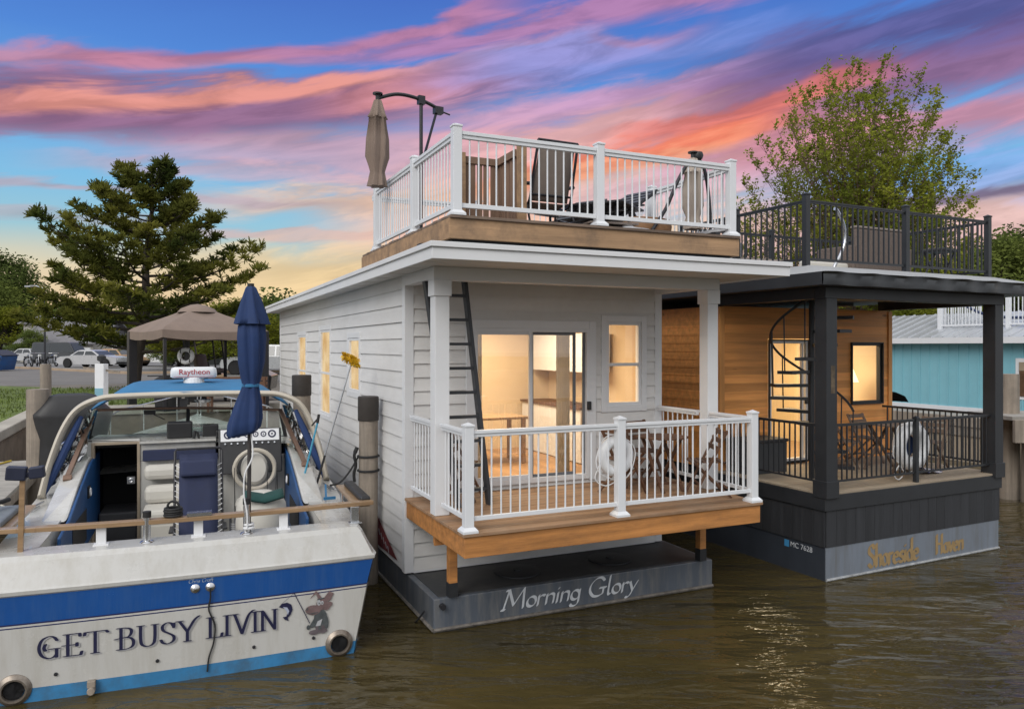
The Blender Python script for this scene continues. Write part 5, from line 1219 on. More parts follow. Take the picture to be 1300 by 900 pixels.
m = MB(); m.tube(CR([(.75,2.6,4.7),(.75,1.9,4.35),(.75,1.0,4.2),(.75,-.6,4.2)],6),.045,8); hm = m.build('hammock_edge',mat('striped_blue_rope',(.03,.05,.12),.8,.6,12),None,smooth=True); hm.location = P3; hm.rotation_euler = (0,0,T3); tag(hm,'dark blue rope slung behind the white railing on the teal houseboat roof','rope')
m = MB(); m.box(-.3,-4,-.3,6.3,10.8,1.28); m.build('hull','hulldark',th_)
# pier in front of it
pr3 = thing('wooden_pier','weathered grey plank pier running in front of the teal wall','pier',P3,T3)
m = MB()
for i in range(70): m.box(-1.7,-5.5+i*.25,1.25,-.45,-5.26+i*.25,1.31)
m.build('planks','plank',pr3)
m = MB(); m.box(-1.76,-5.5,1.02,-1.701,12,1.30); m.box(-1.72,-5.5,.75,-1.69,12,1.0); m.build('stringer','oldwood',pr3)
for yv in (-3,0,3,6,9): 
    m = MB(); m.cyl((-1.55,yv,-1),(-1.55,yv,1.24),.13,n=10); m.build('pier_pile','oldwood',pr3)
m = MB(); m.box(-1.68,-5.5,-.3,-1.6,12,.99); m.build('fender_boards',mat('beige_boards',(.33,.27,.2),.85,.15,2,bands=(1,.4,.08)),pr3)
# cross beam dock between the right-hand pilings
cb = thing('dock_beam','heavy weathered beam dock spanning from the pale piling to the right edge','dock',(10.55,16.0,0),R(4))
m = MB(); m.box(-.15,-.2,1.78,4.5,1.2,1.86); m.build('planks','plank',cb); m = MB(); m.box(-.15,-.28,1.32,4.5,-.201,1.80); m.box(.2,-.27,.98,.9,-.1,1.31); m.build('beam','oldwood',cb,bev=.01)
# dark boat cover between the cedar wall and the pier
m = MB(); rws = []
for i in range(7):
    a = i/6*pi; rws.append([(-.9*cos(a)*(1-.3*j/6), .5*j, .28*sin(a)*(1-.4*j/6)) for j in range(7)])
m.grid(rws); tb = m.build('boat_cover',mat('navy_cover',(.012,.018,.035),.7,.2,4),None,smooth=True); tb.location = at(1119,512,17.0); tb.rotation_euler=(0,0,T3); tag(tb,'dark navy boat cover peeping out beside the cedar wall','boat cover')
# ================================================================== TREES
def limb(mb, pts, r0, r1, n=7): mb.tube(pts,[r0+(r1-r0)*i/(len(pts)-1) for i in range(len(pts))],n)
def leaf_quads(mb, c, rad, n, size, rng, flat=1., droop=0.):
    for _ in range(n):
        d = Vector((rng.gauss(0,1),rng.gauss(0,1),rng.gauss(0,1)*flat)); d = d/(d.length+1e-6)*rad*rng.random()**.5; p = c+d
        a = Vector((rng.gauss(0,1),rng.gauss(0,1),rng.gauss(0,.6))).normalized(); b = a.cross(Vector((rng.gauss(0,1),rng.gauss(0,1),rng.gauss(0,1)))).normalized()
        s = size*rng.uniform(.6,1.35); mb.add([p-a*s*.5, p+b*s*.32, p+a*s*.6, p-b*s*.32],[(0,1,2,3)])
M_['bark'] = mat('bark',(.060,.048,.040),.95,.4,6,.8,14,stretch=(3,3,.5))
M_['barkred'] = mat('reddish_bark',(.115,.07,.055),.9,.3,6,.5,14)
M_['pineleaf'] = leafmat('pine_needles',(.058,.078,.022),(.235,.225,.045),.4,.55)
M_['leafA'] = leafmat('fresh_leaves',(.13,.165,.026),(.32,.34,.048),.42,.6)
M_['leafB'] = leafmat('bright_leaves',(.09,.12,.018),(.24,.24,.03),.35,1.2)
M_['leafC'] = leafmat('dark_leaves',(.05,.075,.028),(.13,.165,.045),.3,1.2)
M_['leafD'] = leafmat('mid_leaves',(.075,.11,.032),(.20,.23,.055),.3,1.2)
def pine(loc, H, spread):
    t = thing('pine_tree','tall dark pine with tiered boughs and a leaning trunk beside the road','tree',loc); g_ = random.Random(21)
    tr_ = MB(); top = Vector((.55,.3,H)); pts = CR([(0,0,-.3),(.18,0,1.2),(.42,.1,H*.35),(.40,.2,H*.6),(.62,.2,H*.82),top],5)
    limb(tr_, pts, .24, .03, 10)
    lf = MB()
    def tuft(p, d, s):
        for _ in range(15):
            v = (d*1.1+Vector((g_.gauss(0,.8),g_.gauss(0,.8),g_.gauss(.25,.6)))).normalized(); b = v.cross(Vector((g_.gauss(0,1),g_.gauss(0,1),g_.gauss(0,1)))).normalized()
            L_ = s*g_.uniform(.7,1.2); lf.add([p-b*.026, p+b*.026, p+v*L_+b*.016, p+v*L_-b*.016],[(0,1,2,3)])
    N_ = 56
    for i in range(N_):
        f = .17+.80*(i/(N_-1)); h = H*f; base = pts[min(len(pts)-1,int(f*(len(pts)-1)))].copy(); base.z = h
        az = i*2.399+g_.uniform(-.3,.3)
        sh = [(.17,.95),(.32,1.08),(.5,1.0),(.58,.84),(.70,.70),(.82,.56),(.92,.40),(1.,.16)]
        L_ = spread*lerp_tab(sh,f)*g_.uniform(.62,1.08)
        if .50 < f < .60 and cos(az) < -.3: L_ *= 1.2
        up = .22 if f < .4 else .42
        d = Vector((cos(az),sin(az)*.85,0)); bp = [base, base+d*L_*.4+Vector((0,0,L_*up*.12)), base+d*L_*.75+Vector((0,0,L_*up*.42)), base+d*L_+Vector((0,0,L_*up*.80))]
        bc = CR(bp,5); limb(tr_, bc, .065*(1.2-f)+.012, .008, 5)
        for k in range(4,len(bc)):
            fr_ = k/(len(bc)-1)
            for sgn in (-1,1):
                if g_.random() < .27: continue
                side = Vector((-d.y,d.x,0))*sgn; sl = L_*.30*(1.15-fr_*.75)*g_.uniform(.5,1.15)
                e = bc[k]+(side*.9+d*.65).normalized()*sl+Vector((0,0,sl*.25)); limb(tr_,[bc[k],e],.012,.004,4)
                for q in range(max(2,int(sl/.17))):
                    t_ = (q+1)/max(2,int(sl/.17)); tuft(bc[k].lerp(e,t_)+Vector((g_.gauss(0,.08),g_.gauss(0,.08),g_.gauss(.04,.09))),(e-bc[k]).normalized()*.5+Vector((0,0,.35)),.25)
        for _ in range(3): tuft(bc[-1],d*.4+Vector((0,0,.7)),.26)
    tr_.build('trunk','bark',t,smooth=True); lf.build('crown','pineleaf',t)
    return t
pine(Vector((-14.0,28,GZ)), 8.1, 3.85)
def vase_tree(loc):
    t = thing('spreading_tree','tall multi stemmed tree with sparse fresh spring leaves behind the black roof railing','tree',loc); g_ = random.Random(8)
    tr_ = MB(); lf = MB()
    limb(tr_, CR([(0,0,-.3),(0,0,.8),(.05,0,1.5)],4), .32, .26, 10)
    C0 = Vector((-.15,0,5.6)); RX, RY, RZ = 4.85, 4.2, 8.0
    def stem(p0, p1, r, bow):
        d = p1-p0; h = Vector((d.x,d.y,0)); mid = p0+d*.45 + Vector((0,0,d.length*.05)) + h*bow
        return CR([p0, p0+d*.16+h*bow*.3, mid, p0+d*.75+h*bow*.5, p1], 6)
    n = 210
    for i in range(n):
        a = i*2.39996; f = (i+.5)/n
        ct = 1-1.28*f; st_ = sqrt(max(0,1-ct*ct)); k = g_.uniform(.80,1.0)*(1 if i % 3 else g_.uniform(.6,.95))
        tip = C0+Vector((RX*st_*cos(a)*k, RY*st_*sin(a)*k, RZ*ct*k*(1 if ct > 0 else .75)+g_.uniform(-.3,.3)))
        p0 = Vector((.12*cos(a),.12*sin(a),1.0+g_.uniform(0,1.3)))
        p = stem(p0, tip, .05, -.10-.10*g_.random()); limb(tr_, p, .045 if i % 3 == 0 else .028, .006, 4)
        side = tip.x/RX; leafy = .42 if side < -.45 else (.75 if side < -.1 else 1.0)
        m_ = len(p)
        for q in range(int(m_*.30), m_):
            fq = q/(m_-1)
            for _ in range(2 if fq < .6 else 3):
                a2 = g_.uniform(0,2*pi); e = p[q]+Vector((cos(a2)*.6,sin(a2)*.6,g_.uniform(.2,1.0)))*g_.uniform(.25,.75)
                limb(tr_,[p[q],p[q].lerp(e,.55)+Vector((0,0,-.02)),e],.009,.003,3)
                for w_ in (.45,.8,1.05):
                    if g_.random() < leafy*(.15+.80*fq): leaf_quads(lf, p[q].lerp(e,w_), .17, 5, .115, g_, 1.2)
        for w_ in range(4): leaf_quads(lf, p[-1]+Vector((g_.gauss(0,.06),g_.gauss(0,.06),.10*w_)), .10, 6, .12, g_, 1.6)
    tr_.build('trunk','barkred',t,smooth=True); lf.build('crown','leafA',t)
vase_tree(Vector((14.0,31,GZ)))
_crowns = {}
def broad_tree(kind, loc, h, w, label, rot=0., group='trees beyond the road'):
    """trunk, limbs and a crown of leaf clumps; three shapes are shared"""
    if kind not in _crowns:
        g_ = random.Random({'A':31,'B':32,'C':33,'D':34}[kind]); tr_ = MB(); lf = MB()
        limb(tr_,CR([(0,0,-.02),(.02,0,.12),(0,.02,.3),(.02,0,.55)],4),.035,.015,8)
        cl = []
        for i in range(46):
            z = g_.uniform(.30,1.); rr = .5*sin(min(1,max(.12,(1.05-z)*1.35))*pi/2)*(1 if z > .40 else .8)*g_.uniform(.45,1.); a = g_.uniform(0,2*pi)
            c = Vector((rr*cos(a),rr*sin(a),z*.95)); cl.append(c); limb(tr_,CR([(0,0,max(.15,z*.5)),(c.x*.5,c.y*.5,z*.7),c],3),.012,.003,4)
            leaf_quads(lf,c,.135*g_.uniform(.7,1.2),330,.0235,g_,.7)
        a = bpy.data.objects
        _crowns[kind] = (tr_, lf, [None,None])
    tr_, lf, me = _crowns[kind]; m_ = {'A':'leafB','B':'leafC','C':'leafD','D':'leafB'}[kind]
    t = thing('broadleaf_tree',label,'tree',loc,rot,group); t.scale = (w,w,h)
    for k,(nm,mb,mm) in enumerate((('trunk',tr_,'bark'),('crown',lf,m_))):
        if me[k] is None: o = mb.build(nm,mm,t); me[k] = o.data
        else: o = bpy.data.objects.new(nm,me[k]); COL.objects.link(o); o.parent = t
    return t
TR = [
 ('C',-22,350,104,8.4,17,'dark leafy tree at the left edge standing beside the blue dumpster'),
 ('B',-2,312,112,10.5,18,'tallest dark tree at the left edge behind the other trees'),
 ('D',14,388,100,6.0,11,'bushy light green tree overhanging the grey roofed house'),
 ('B',-62,370,116,18,20,'dark tree far off beyond the left edge of the lot'),
 ('C',118,384,106,10,20,'green tree behind the pine on the left of the garage'),
 ('A',165,392,104,9.5,18,'yellow green tree close behind the pine trunk'),
 ('C',205,388,104,12,18,'mid green tree showing above the canopy tent top'),
 ('A',262,385,52,9.0,10,'yellow green tree right behind the peak of the tan canopy'),
 ('D',300,378,46,8.6,8,'light green tree between the tan canopy and the furled blue umbrella'),
 ('C',345,368,118,24,24,'mid green tree on the slope just left of the white houseboat eave'),
 ('B',372,372,120,22,22,'darker tree on the slope under the white houseboat eave'),
 ('B',320,385,95,17,18,'dark tree beyond the furled umbrella'),
 ('C',1262,292,50,13,11,'dense mid green tree behind the right corner of the black railing'),
 ('B',1300,286,58,15,14,'dark dense tree at the right edge of the picture'),
 ('C',1345,300,50,13,13,'green tree beyond the right edge, its side just in view'),
 ('D',1215,330,64,13,13,'light tree low behind the black roof railing corner'),
 ('C',1100,380,70,9,14,'low green tree seen under the black porch roof'),
 ('A',1168,378,48,7,8,'yellow green bush topped tree above the teal houseboat roof'),
]
for k,px,py,Y,h_,w_,lb in TR:
    p = at(px,py,Y)
    if Y < 115: h_ = (p.z-GZ)/1.03; zb_ = GZ-.05
    else: zb_ = p.z-h_*1.03
    broad_tree(k,(p.x,Y,zb_),h_,w_,lb,rot=px*.37)
# low bushes by the garage
for i,(px,py,Y,h_,w_,lb) in enumerate(((40,430,76.5,3.4,4.5,'rounded green bush in front of the garage wall'),(126,428,88,4,9,'green bush right of the garage behind the silver car'),(228,440,60,3.,5,'small green bush behind the white van'))):
    p = at(px,py,Y); broad_tree('D' if i%2 else 'C',(p.x,Y,GZ-.5),h_+.5,w_,lb,rot=i*1.1,group='bushes by the lot')
# wooded slope
hl = MB(); rws = []
for j in range(9):
    rws.append([( -210+i*14, 150+j*16+10*sin(i*.5), GZ-1+ (j/8)**.8*15*(.6+.4*sin(i*.37+1.2)*.8)) for i in range(40)])
hl.grid(rws); struct(hl.build('hill',mat('wooded_ground',(.05,.065,.025),.95,.3,.2),smooth=True))
g_ = random.Random(77); wl_ = MB()
for i in range(150):
    x = g_.uniform(-190,300); j = g_.uniform(0,1); y = 150+j*128; z = GZ-1+j**.8*15*(.6+.4*sin((x+210)/14*.37+1.2)*.8)
    for c in range(5):
        leaf_quads(wl_,Vector((x+g_.uniform(-4,4),y+g_.uniform(-3,3),z+g_.uniform(1,8))),3.2,26,1.5,g_,.8)
struct(wl_.build('far_wood','leafD'),'stuff')
# ================================================================== BACKGROUND BUILDINGS
def gable_house(name, label, px0, px1, py_eave, py_ridge, Y, depth, wallm, roofm, roofl, extras):
    a = at(px0,py_eave,Y); b = at(px1,py_eave,Y); wd = b.x-a.x; he = a.z-GZ; hr = at(px0,py_ridge,Y).z-GZ
    t = thing(name,label,'house',(a.x,Y,GZ),0)
    m = MB(); m.box(0,0,-.2,wd,depth,he); m.build('wall',wallm,t)
    m = MB(); m.add([(-.5,-.5,he-.02),(wd+.5,-.5,he-.02),(wd+.5,depth/2,hr),(-.5,depth/2,hr),(-.5,depth+.5,he-.02),(wd+.5,depth+.5,he-.02)],[(0,1,2,3),(3,2,5,4)]); m.add([(0,0,he),(0,depth,he),(0,depth/2,hr-.1)],[(0,1,2)]); m.add([(wd,0,he),(wd,depth,he),(wd,depth/2,hr-.1)],[(0,1,2)])
    rf = m.build('roof',roofm,t); s = rf.modifiers.new('t','SOLIDIFY'); s.thickness = .15
    for i,(nm,u0,z0,u1,z1,mm) in enumerate(extras):
        m = MB(); m.box(u0*wd,-.05,z0*he,u1*wd,-.003,z1*he); p = m.build(nm,mm,t)
        if nm == 'window':
            q = MB(); q.box((u0+.01)*wd,-.06,(z0+.04)*he,(u1-.01)*wd,-.051,(z1-.04)*he); q.build('pane','darkpane',p)
        if nm == 'garage_door':
            q = MB()
            for k in range(4): q.box(u0*wd+.08,-.07,(z0+(z1-z0)*k/4)*he+.06,u1*wd-.08,-.051,(z0+(z1-z0)*(k+1)/4)*he-.02)
            q.build('door_panel',mm,p)
    return t
M_['darkpane'] = mat('dark_window_pane',(.025,.03,.035),.15,.2,2,spec=.8)
M_['greyroof'] = mat('grey_shingles',(.16,.155,.165),.9,.25,2,.3,12)
M_['beige'] = mat('beige_siding',(.38,.36,.32),.8,.08,1,bands=(2,.2,.04))
gable_house('house','beige garage building with grey shingled roof behind the parked cars','30 'and 26,118,436,405,78,9,'beige','greyroof','',[('garage_door',.42,.0,.68,.78,'ringwhite'),('garage_door',.74,.0,.97,.78,'ringwhite'),('door',.30,.0,.38,.75,'ringwhite'),('window',.08,.35,.22,.75,'ringwhite')])
gable_house('house','grey roofed house half hidden by trees above the garage',30,72,410,398,96,9,'beige','greyroof','',[('window',.2,.3,.36,.75,'ringwhite'),('window',.6,.3,.76,.75,'ringwhite')])
gable_house('house','long low white building seen under the tan canopy',205,300,437,424,88,8,'ringwhite','greyroof','',[('garage_door',.12,0,.3,.8,'ringwhite'),('window',.45,.35,.55,.75,'ringwhite'),('door',.66,0,.72,.75,'darkpane')])
# ================================================================== CARS
M_['tyre'] = mat('tyre',(.015,.015,.016),.85,.2,5); M_['alloy'] = mat('alloy_rim',(.45,.46,.48),.3,.1,5,metal=.8)
M_['carglass'] = mat('car_glass',(.02,.025,.03),.08,.1,2,spec=.9); M_['lamp_r'] = mat('red_lamp',(.25,.01,.01),.3,.1,5); M_['lamp_w'] = mat('clear_lamp',(.6,.6,.58),.2,.1,5)
def car(label, loc, rz, paint, L_=4.7, Wd=1.8, prof=None, cab=None, wheel=.33, wb=(.80,-.80), hi=.0, group='cars parked in the lot', nm='parked_car', cat='car'):
    """prof: lower body side outline in (x fraction of half length, z); cab: greenhouse outline"""
    t = thing(nm,label,cat,loc,rz,group); h = L_/2
    prof = prof or [(-1,.38),(-.99,.62),(-.93,.80),(-.5,.88),(.28,.90),(.62,.86),(.95,.70),(1,.52),(.99,.34),(.9,.24),(-.92,.24)]
    cab = cab or [(-.62,.87),(-.42,1.34),(-.30,1.40),(.10,1.40),(.18,1.36),(.42,.89)]
    m = MB(); w2 = Wd/2; n = len(prof); rws = []
    for y,sx,dz in ((-w2+.02,.985,.0),(-w2,1,.0),(-w2*.82,1.0,.012),(0,1.015,.03),(w2*.82,1.,.012),(w2,1,.0),(w2-.02,.985,.0)):
        k = .93 if abs(y) > w2*.95 else 1
        rws.append([(x*h*sx, y if .3 < z < .75 else y*k, z+hi+(dz if z > .6 else 0)) for x,z in prof])
    m.grid(rws,closed=True); m.add(rws[0],[tuple(range(n))]); m.add(rws[-1],[tuple(range(n))]); body = m.build('body',paint,t,smooth=True,ang=35)
    m = MB(); n = len(cab); zt = max(z for _,z in cab); zb = min(z for _,z in cab); rws = []
    for y in (-1,-.6,.6,1): rws.append([(x*h*(1 if z < zt*.98 else 1), y*w2*(.92-.20*(z-zb)/(zt-zb)), z+hi+(.015 if abs(y) < 1 else 0)) for x,z in cab])
    m.grid(rws); m.add(rws[0],[tuple(range(n))]); m.add(rws[-1],[tuple(range(n))]); m.build('roof',paint,body,smooth=True,ang=35)
    # glass set proud of the greenhouse
    m = MB()
    for sg in (-1,1):
        def gp(x,z,o=.012): return (x*h, sg*(w2*(.92-.20*(z-zb)/(zt-zb))+o), z+hi)
        zl, zh = zb+.07, zt-.09
        def xat(z, side):
            best = None
            seq = cab if side == 'r' else cab[::-1]
            for (xa,za),(xb,zb_) in zip(seq[:-1],seq[1:]):
                if min(za,zb_) <= z <= max(za,zb_) and abs(za-zb_) > 1e-6: return xa+(xb-xa)*(z-za)/(zb_-za)
            return seq[0][0]
        xr0,xr1 = xat(zl,'r')+.05, xat(zh,'r')+.05; xf0,xf1 = xat(zl,'f')-.05, xat(zh,'f')-.05; xm = (xr1+xf1)/2
        m.add([gp(xr0,zl),gp(xm-.02,zl),gp(xm-.02,zh),gp(xr1,zh)],[(0,1,2,3)]); m.add([gp(xm+.02,zl),gp(xf0,zl),gp(xf1,zh),gp(xm+.02,zh)],[(0,1,2,3)])
    (xa,za),(xb,zb2) = cab[0],cab[1]; (xc,zc),(xd,zd) = cab[-2],cab[-1]
    for (x0,z0_),(x1,z1_),o in (((xa,za),(xb,zb2),-.02),((xd,zd),(xc,zc),.02)):
        p0 = (x0+(x1-x0)*.12, z0_+(z1_-z0_)*.12); p1 = (x0+(x1-x0)*.9, z0_+(z1_-z0_)*.9)
        m.add([(p0[0]*h+o,-w2*.82,p0[1]+hi+.015),(p0[0]*h+o,w2*.82,p0[1]+hi+.015),(p1[0]*h+o,w2*.66,p1[1]+hi+.015),(p1[0]*h+o,-w2*.66,p1[1]+hi+.015)],[(0,1,2,3)])
    m.build('window','carglass',body)
    for fx in wb:
        for sg in (-1,1):
            w_ = MB(); w_.lathe([(wheel*.62,-.10),(wheel*.96,-.10),(wheel,-.06),(wheel,.06),(wheel*.96,.10),(wheel*.62,.10)],(0,0,0),20); w_.xf(Matrix.Translation((fx*h*.78,sg*(w2-.045),wheel)) @ Matrix.Rotation(R(90),4,'X'))
            wo = w_.build('wheel','tyre',t,smooth=True)
            w_ = MB(); w_.lathe([(0,-.085*sg),(wheel*.25,-.09*sg),(wheel*.4,-.06*sg),(wheel*.62,-.095*sg)],(0,0,0),20); w_.xf(Matrix.Translation((fx*h*.78,sg*(w2-.045),wheel)) @ Matrix.Rotation(R(90),4,'X')); w_.build('rim','alloy',wo,smooth=True)
            a_ = MB(); a_.lathe([(wheel*.9,-.0),(wheel*1.16,0)],(0,0,0),20); a_.xf(Matrix.Translation((fx*h*.78,sg*(w2+.004),wheel+.02)) @ Matrix.Rotation(R(90),4,'X')); a_.build('wheel_arch','rubber',body)
    zl = .66+hi
    for sx,mm,nn in ((1,'lamp_w','headlight'),(-1,'lamp_r','tail_lamp')):
        for sg in (-1,1):
            q = MB(); q.obox((sx*h*.985,sg*w2*.68,zl-.02),(.08,.34,.13)); q.build(nn,mm,t,bev=.015)
    for bx_,bz_ in ((h*.99,.40),(-h*.985,.42)): q = MB(); q.obox((bx_,0,bz_+hi),(.10,Wd*.94,.13)); q.build('bumper','rubber',t,bev=.03)
    return t
PA = lambda n,c,me=.3: mat(n,c,.28,.04,1,metal=me,coat=.5)
SUVp = [(-1,.45),(-.99,.80),(-.96,1.0),(-.5,1.03),(.45,1.03),(.80,.98),(.97,.85),(1,.62),(.99,.40),(.9,.32),(-.92,.32)]
SUVc = [(-.97,1.0),(-.86,1.60),(-.78,1.68),(.12,1.70),(.22,1.66),(.52,1.02)]
VANc = [(-.98,1.0),(-.96,1.92),(-.90,2.0),(.50,2.0),(.60,1.95),(.86,1.02)]
def lotpos(px, Y): p = at(px,440,Y); return (p.x,Y,GZ+.012)
car('silver two door coupe parked side on nearest the tan kerb', lotpos(121,57.5), R(-13), PA('silver_paint',(.52,.52,.53),.3), 5.3, 1.85, [(-1,.42),(-.99,.70),(-.90,.84),(-.5,.90),(.22,.91),(.62,.88),(.97,.76),(1,.56),(.99,.36),(.9,.26),(-.92,.26)], [(-.58,.88),(-.36,1.27),(-.26,1.33),(.06,1.33),(.14,1.29),(.42,.90)])
car('tan gold sedan with dark roof parked just behind the silver coupe', lotpos(150,62), R(-14), PA('gold_paint',(.42,.26,.13),.2), 4.9)
car('white hatchback parked behind the gold sedan', lotpos(158,72), R(170), PA('white_paint_car',(.60,.60,.61),.0), 4.5, 1.8, SUVp, SUVc)
car('dark grey minivan parked in front of the garage', lotpos(77,73), R(-8), PA('dark_grey_paint',(.05,.053,.058)), 5.0, 1.9, SUVp, VANc)
car('black van parked left of the dark grey minivan', lotpos(58,79), R(-60), PA('black_paint_car',(.018,.018,.02)), 4.9, 1.9, SUVp, SUVc)
car('pale silver car parked behind the motorcycles', lotpos(40,74), R(-14), PA('pale_silver_paint',(.5,.51,.52),.2), 4.6)
car('blue grey car farthest left, parked beyond the dumpster', lotpos(25,82), R(-14), PA('blue_grey_paint',(.20,.24,.28),.4), 4.7)
car('white cargo van parked side on right of the pine trunk', lotpos(200,63), R(176), PA('van_white',(.62,.63,.64),.0), 5.2, 1.95, [(-1,.45),(-.99,.85),(-.96,1.0),(-.5,1.03),(.5,1.03),(.84,.96),(.98,.85),(1,.62),(.99,.40),(.9,.32),(-.92,.32)], VANc, nm='cargo_van', cat='van')
car('grey sedan parked behind the golf cart seen through its frame', lotpos(284,56), R(12), PA('mid_grey_paint',(.20,.21,.22),.2), 4.7)
car('silver grey sport utility car parked beside the white houseboat wall', lotpos(338,44), R(184), PA('steel_paint',(.34,.35,.36),.2), 4.7, 1.9, SUVp, SUVc, .37)
# motorcycles
def motorcycle(label, loc, rz):
    t = thing('motorcycle',label,'motorcycle',loc,rz,'motorcycles parked beside the dumpster')
    for x in (-.72,.72):
        m = MB(); m.torus((x,0,.32),.27,.055,'y',22,8); w_ = m.build('wheel','tyre',t,smooth=True)
        m = MB()
        for k in range(6): a = k*pi/6; m.bar((x-.25*cos(a),0,.32-.25*sin(a)),(x+.25*cos(a),0,.32+.25*sin(a)),.015,.015)
        m.build('spokes','alloy',w_)
    m = MB(); m.obox((0,0,.42),(.5,.32,.36)); m.tube([(-.7,.14,.3),(-.1,.16,.28),(.2,.14,.36)],.05,8); m.build('engine','alloy',t,bev=.05)
    m = MB(); m.lathe([(0,-.28),(.13,-.2),(.16,0),(.13,.22),(0,.32)],(0,0,0),14); m.xf(Matrix.Translation((.18,0,.80)) @ Matrix.Rotation(R(82),4,'Y')); m.build('fuel_tank',PA('tank_black',(.02,.02,.022)),t,smooth=True)
    m = MB(); m.obox((-.35,0,.74),(.65,.26,.10),(0,.12,0)); m.build('saddle','rubber',t,bev=.04)
    m = MB(); m.tube([(.72,.08,.32),(.5,.08,.95)],.025,8); m.tube([(.72,-.08,.32),(.5,-.08,.95)],.025,8); m.tube([(.3,-.38,1.05),(.5,-.2,1.08),(.5,.2,1.08),(.3,.38,1.05)],.02,8); m.build('handlebar','alloy',t,smooth=True)
    m = MB(); m.lathe([(0,-.08),(.09,-.04),(.10,.05),(0,.06)],(0,0,0),14); m.xf(Matrix.Translation((.62,0,.88)) @ Matrix.Rotation(R(90),4,'Y')); m.build('headlight','lamp_w',t,smooth=True)
    m = MB(); m.torus((-.72,0,.32),.36,.04,'y',12,5,.3,2.6); m.torus((.72,0,.32),.36,.04,'y',12,5,.6,2.3); m.build('mudguard',M_['tank'] if 'tank' in M_ else 'rubber',t)
motorcycle('dark motorcycle nearest the blue dumpster', lotpos(36,60), R(-40)); motorcycle('dark motorcycle parked second from the blue dumpster', lotpos(49,61), R(-50)); motorcycle('dark motorcycle parked nearest the silver coupe', lotpos(66,61), R(-35))
# dumpster
dp = at(4,466,50); ds = thing('dumpster','blue steel dumpster with sloping lid at the left edge','dumpster',(dp.x-1.75,50,GZ)); ds.scale = (.9,.9,.68)
m = MB(); m.prism([(-2.2,.1),(2.2,.1),(2.45,1.45),(1.6,1.95),(-2.3,1.95)],-.9,.9,'y')
for x in (-1.4,-.4,.6,1.5): m.box(x,-.95,.15,x+.12,-.901,1.5)
m.build('bin',mat('dumpster_blue',(.012,.09,.28),.55,.2,2,dirt=(.06,.04,.03),dirt_amt=.4),ds,bev=.02)
m = MB(); m.prism([(-2.3,1.96),(1.62,1.96),(2.5,1.46),(2.52,1.52),(1.65,2.03),(-2.3,2.03)],-.93,.93,'y'); m.build('lid','plastic',ds); m = MB(); m.box(2.0,-.98,1.0,2.35,-.951,1.42); m.build('sticker',mat('yellow_sticker',(.5,.42,.06),.6,.1,4),ds)
# lamp pole behind the pine
lp = at(57,450,70); st = thing('lamp_pole','thin grey lamp pole standing before the garage','lamp post',(lp.x,70,GZ)); m = MB(); m.cyl((0,0,0),(0,0,7),.09,.06,8); m.build('pole','dkmetal',st); m = MB(); m.tube([(0,0,6.9),(-.8,0,7.2),(-1.4,0,7.2)],.05,6); m.obox((-1.5,0,7.15),(.6,.25,.12)); m.build('lamp_head','alloy',st)
# ================================================================== CANOPY TENT AND GOLF CART
gz0 = at(251,440,20.5); gt = thing('canopy_tent','tan fabric canopy tent with vented peak on four dark posts','canopy',(gz0.x,20.5,GZ),R(43))
hw_ = 1.36; eave = 2.02; he = 2.62
m = MB(); rws = []
for z,k in ((eave,1.),(eave+.08,.93),(eave+.22,.72),(eave+.42,.40),(eave+.50,.29)):
    row = []
    for sx,sy,ex,ey in ((-1,-1,1,-1),(1,-1,1,1),(1,1,-1,1),(-1,1,-1,-1)):
        for j in range(8):
            t = j/8; x = (sx+(ex-sx)*t); y = (sy+(ey-sy)*t); sag = -.05*sin(pi*t)*(k>.3)*k; row.append((x*hw_*k,y*hw_*k,z+sag))
    rws.append(row)
m.grid(rws,closed=True); cn = m.build('canopy','canvas',gt,smooth=True,ang=24)
m = MB(); r0 = rws[0]; m.grid([[(x*1.004,y*1.004,z-.19-.03*abs(sin(i*pi/4))) for i,(x,y,z) in enumerate(r0)],[(x*1.004,y*1.004,z+.004) for x,y,z in r0]],closed=True); m.build('valance','canvas',cn,smooth=True,ang=30)
m = MB(); rws = []
for z,k in ((eave+.50,.33),(eave+.60,.27),(eave+.70,.12),(eave+.73,.0)):
    rws.append([(hw_*k*cos(2*pi*j/32)*1.15,hw_*k*sin(2*pi*j/32)*1.15,z) for j in range(32)])
m.grid(rws,closed=True); m.build('vent_cap','canvas',cn,smooth=True,ang=50)
m = MB(); m.cyl((0,0,eave+.44),(0,0,eave+.51),hw_*.30,n=24); m.build('vent_gap','dark',cn)
for sx,sy in ((-1,-1),(1,-1),(1,1),(-1,1)):
    m = MB(); r_ = .10 if (sx,sy) in ((-1,1),(1,-1)) else .035; m.box(sx*hw_*.94-r_,sy*hw_*.94-r_,0,sx*hw_*.94+r_,sy*hw_*.94+r_,eave-.02); m.build('post','dkmetal',gt)
m = MB()
for (a,b) in (((-1,-1),(1,-1)),((-1,-1),(-1,1)),((1,-1),(1,1)),((-1,1),(1,1))): m.bar((a[0]*hw_*.94,a[1]*hw_*.94,eave-.06),(b[0]*hw_*.94,b[1]*hw_*.94,eave-.06),.05,.05)
m.build('frame','dkmetal',gt)
g0 = at(285,440,22); gc2 = thing('golf_cart','black roofed golf cart standing under and beyond the tan canopy','golf cart',(g0.x,22.4,GZ),R(8))
m = MB(); m.box(-1.25,-.6,1.78,1.05,.6,1.86); m.obox((-.1,0,1.89),(2.2,1.1,.06)); m.build('roof','plastic',gc2,bev=.03)
for x0,x1 in ((-1.15,-1.0),(-.35,-.25),(.95,.75)):
    for y in (-.55,.55): m = MB(); m.bar((x0,y,1.78),(x1,y,.85),.04,.04); m.build('roof_post','dkmetal',gc2)
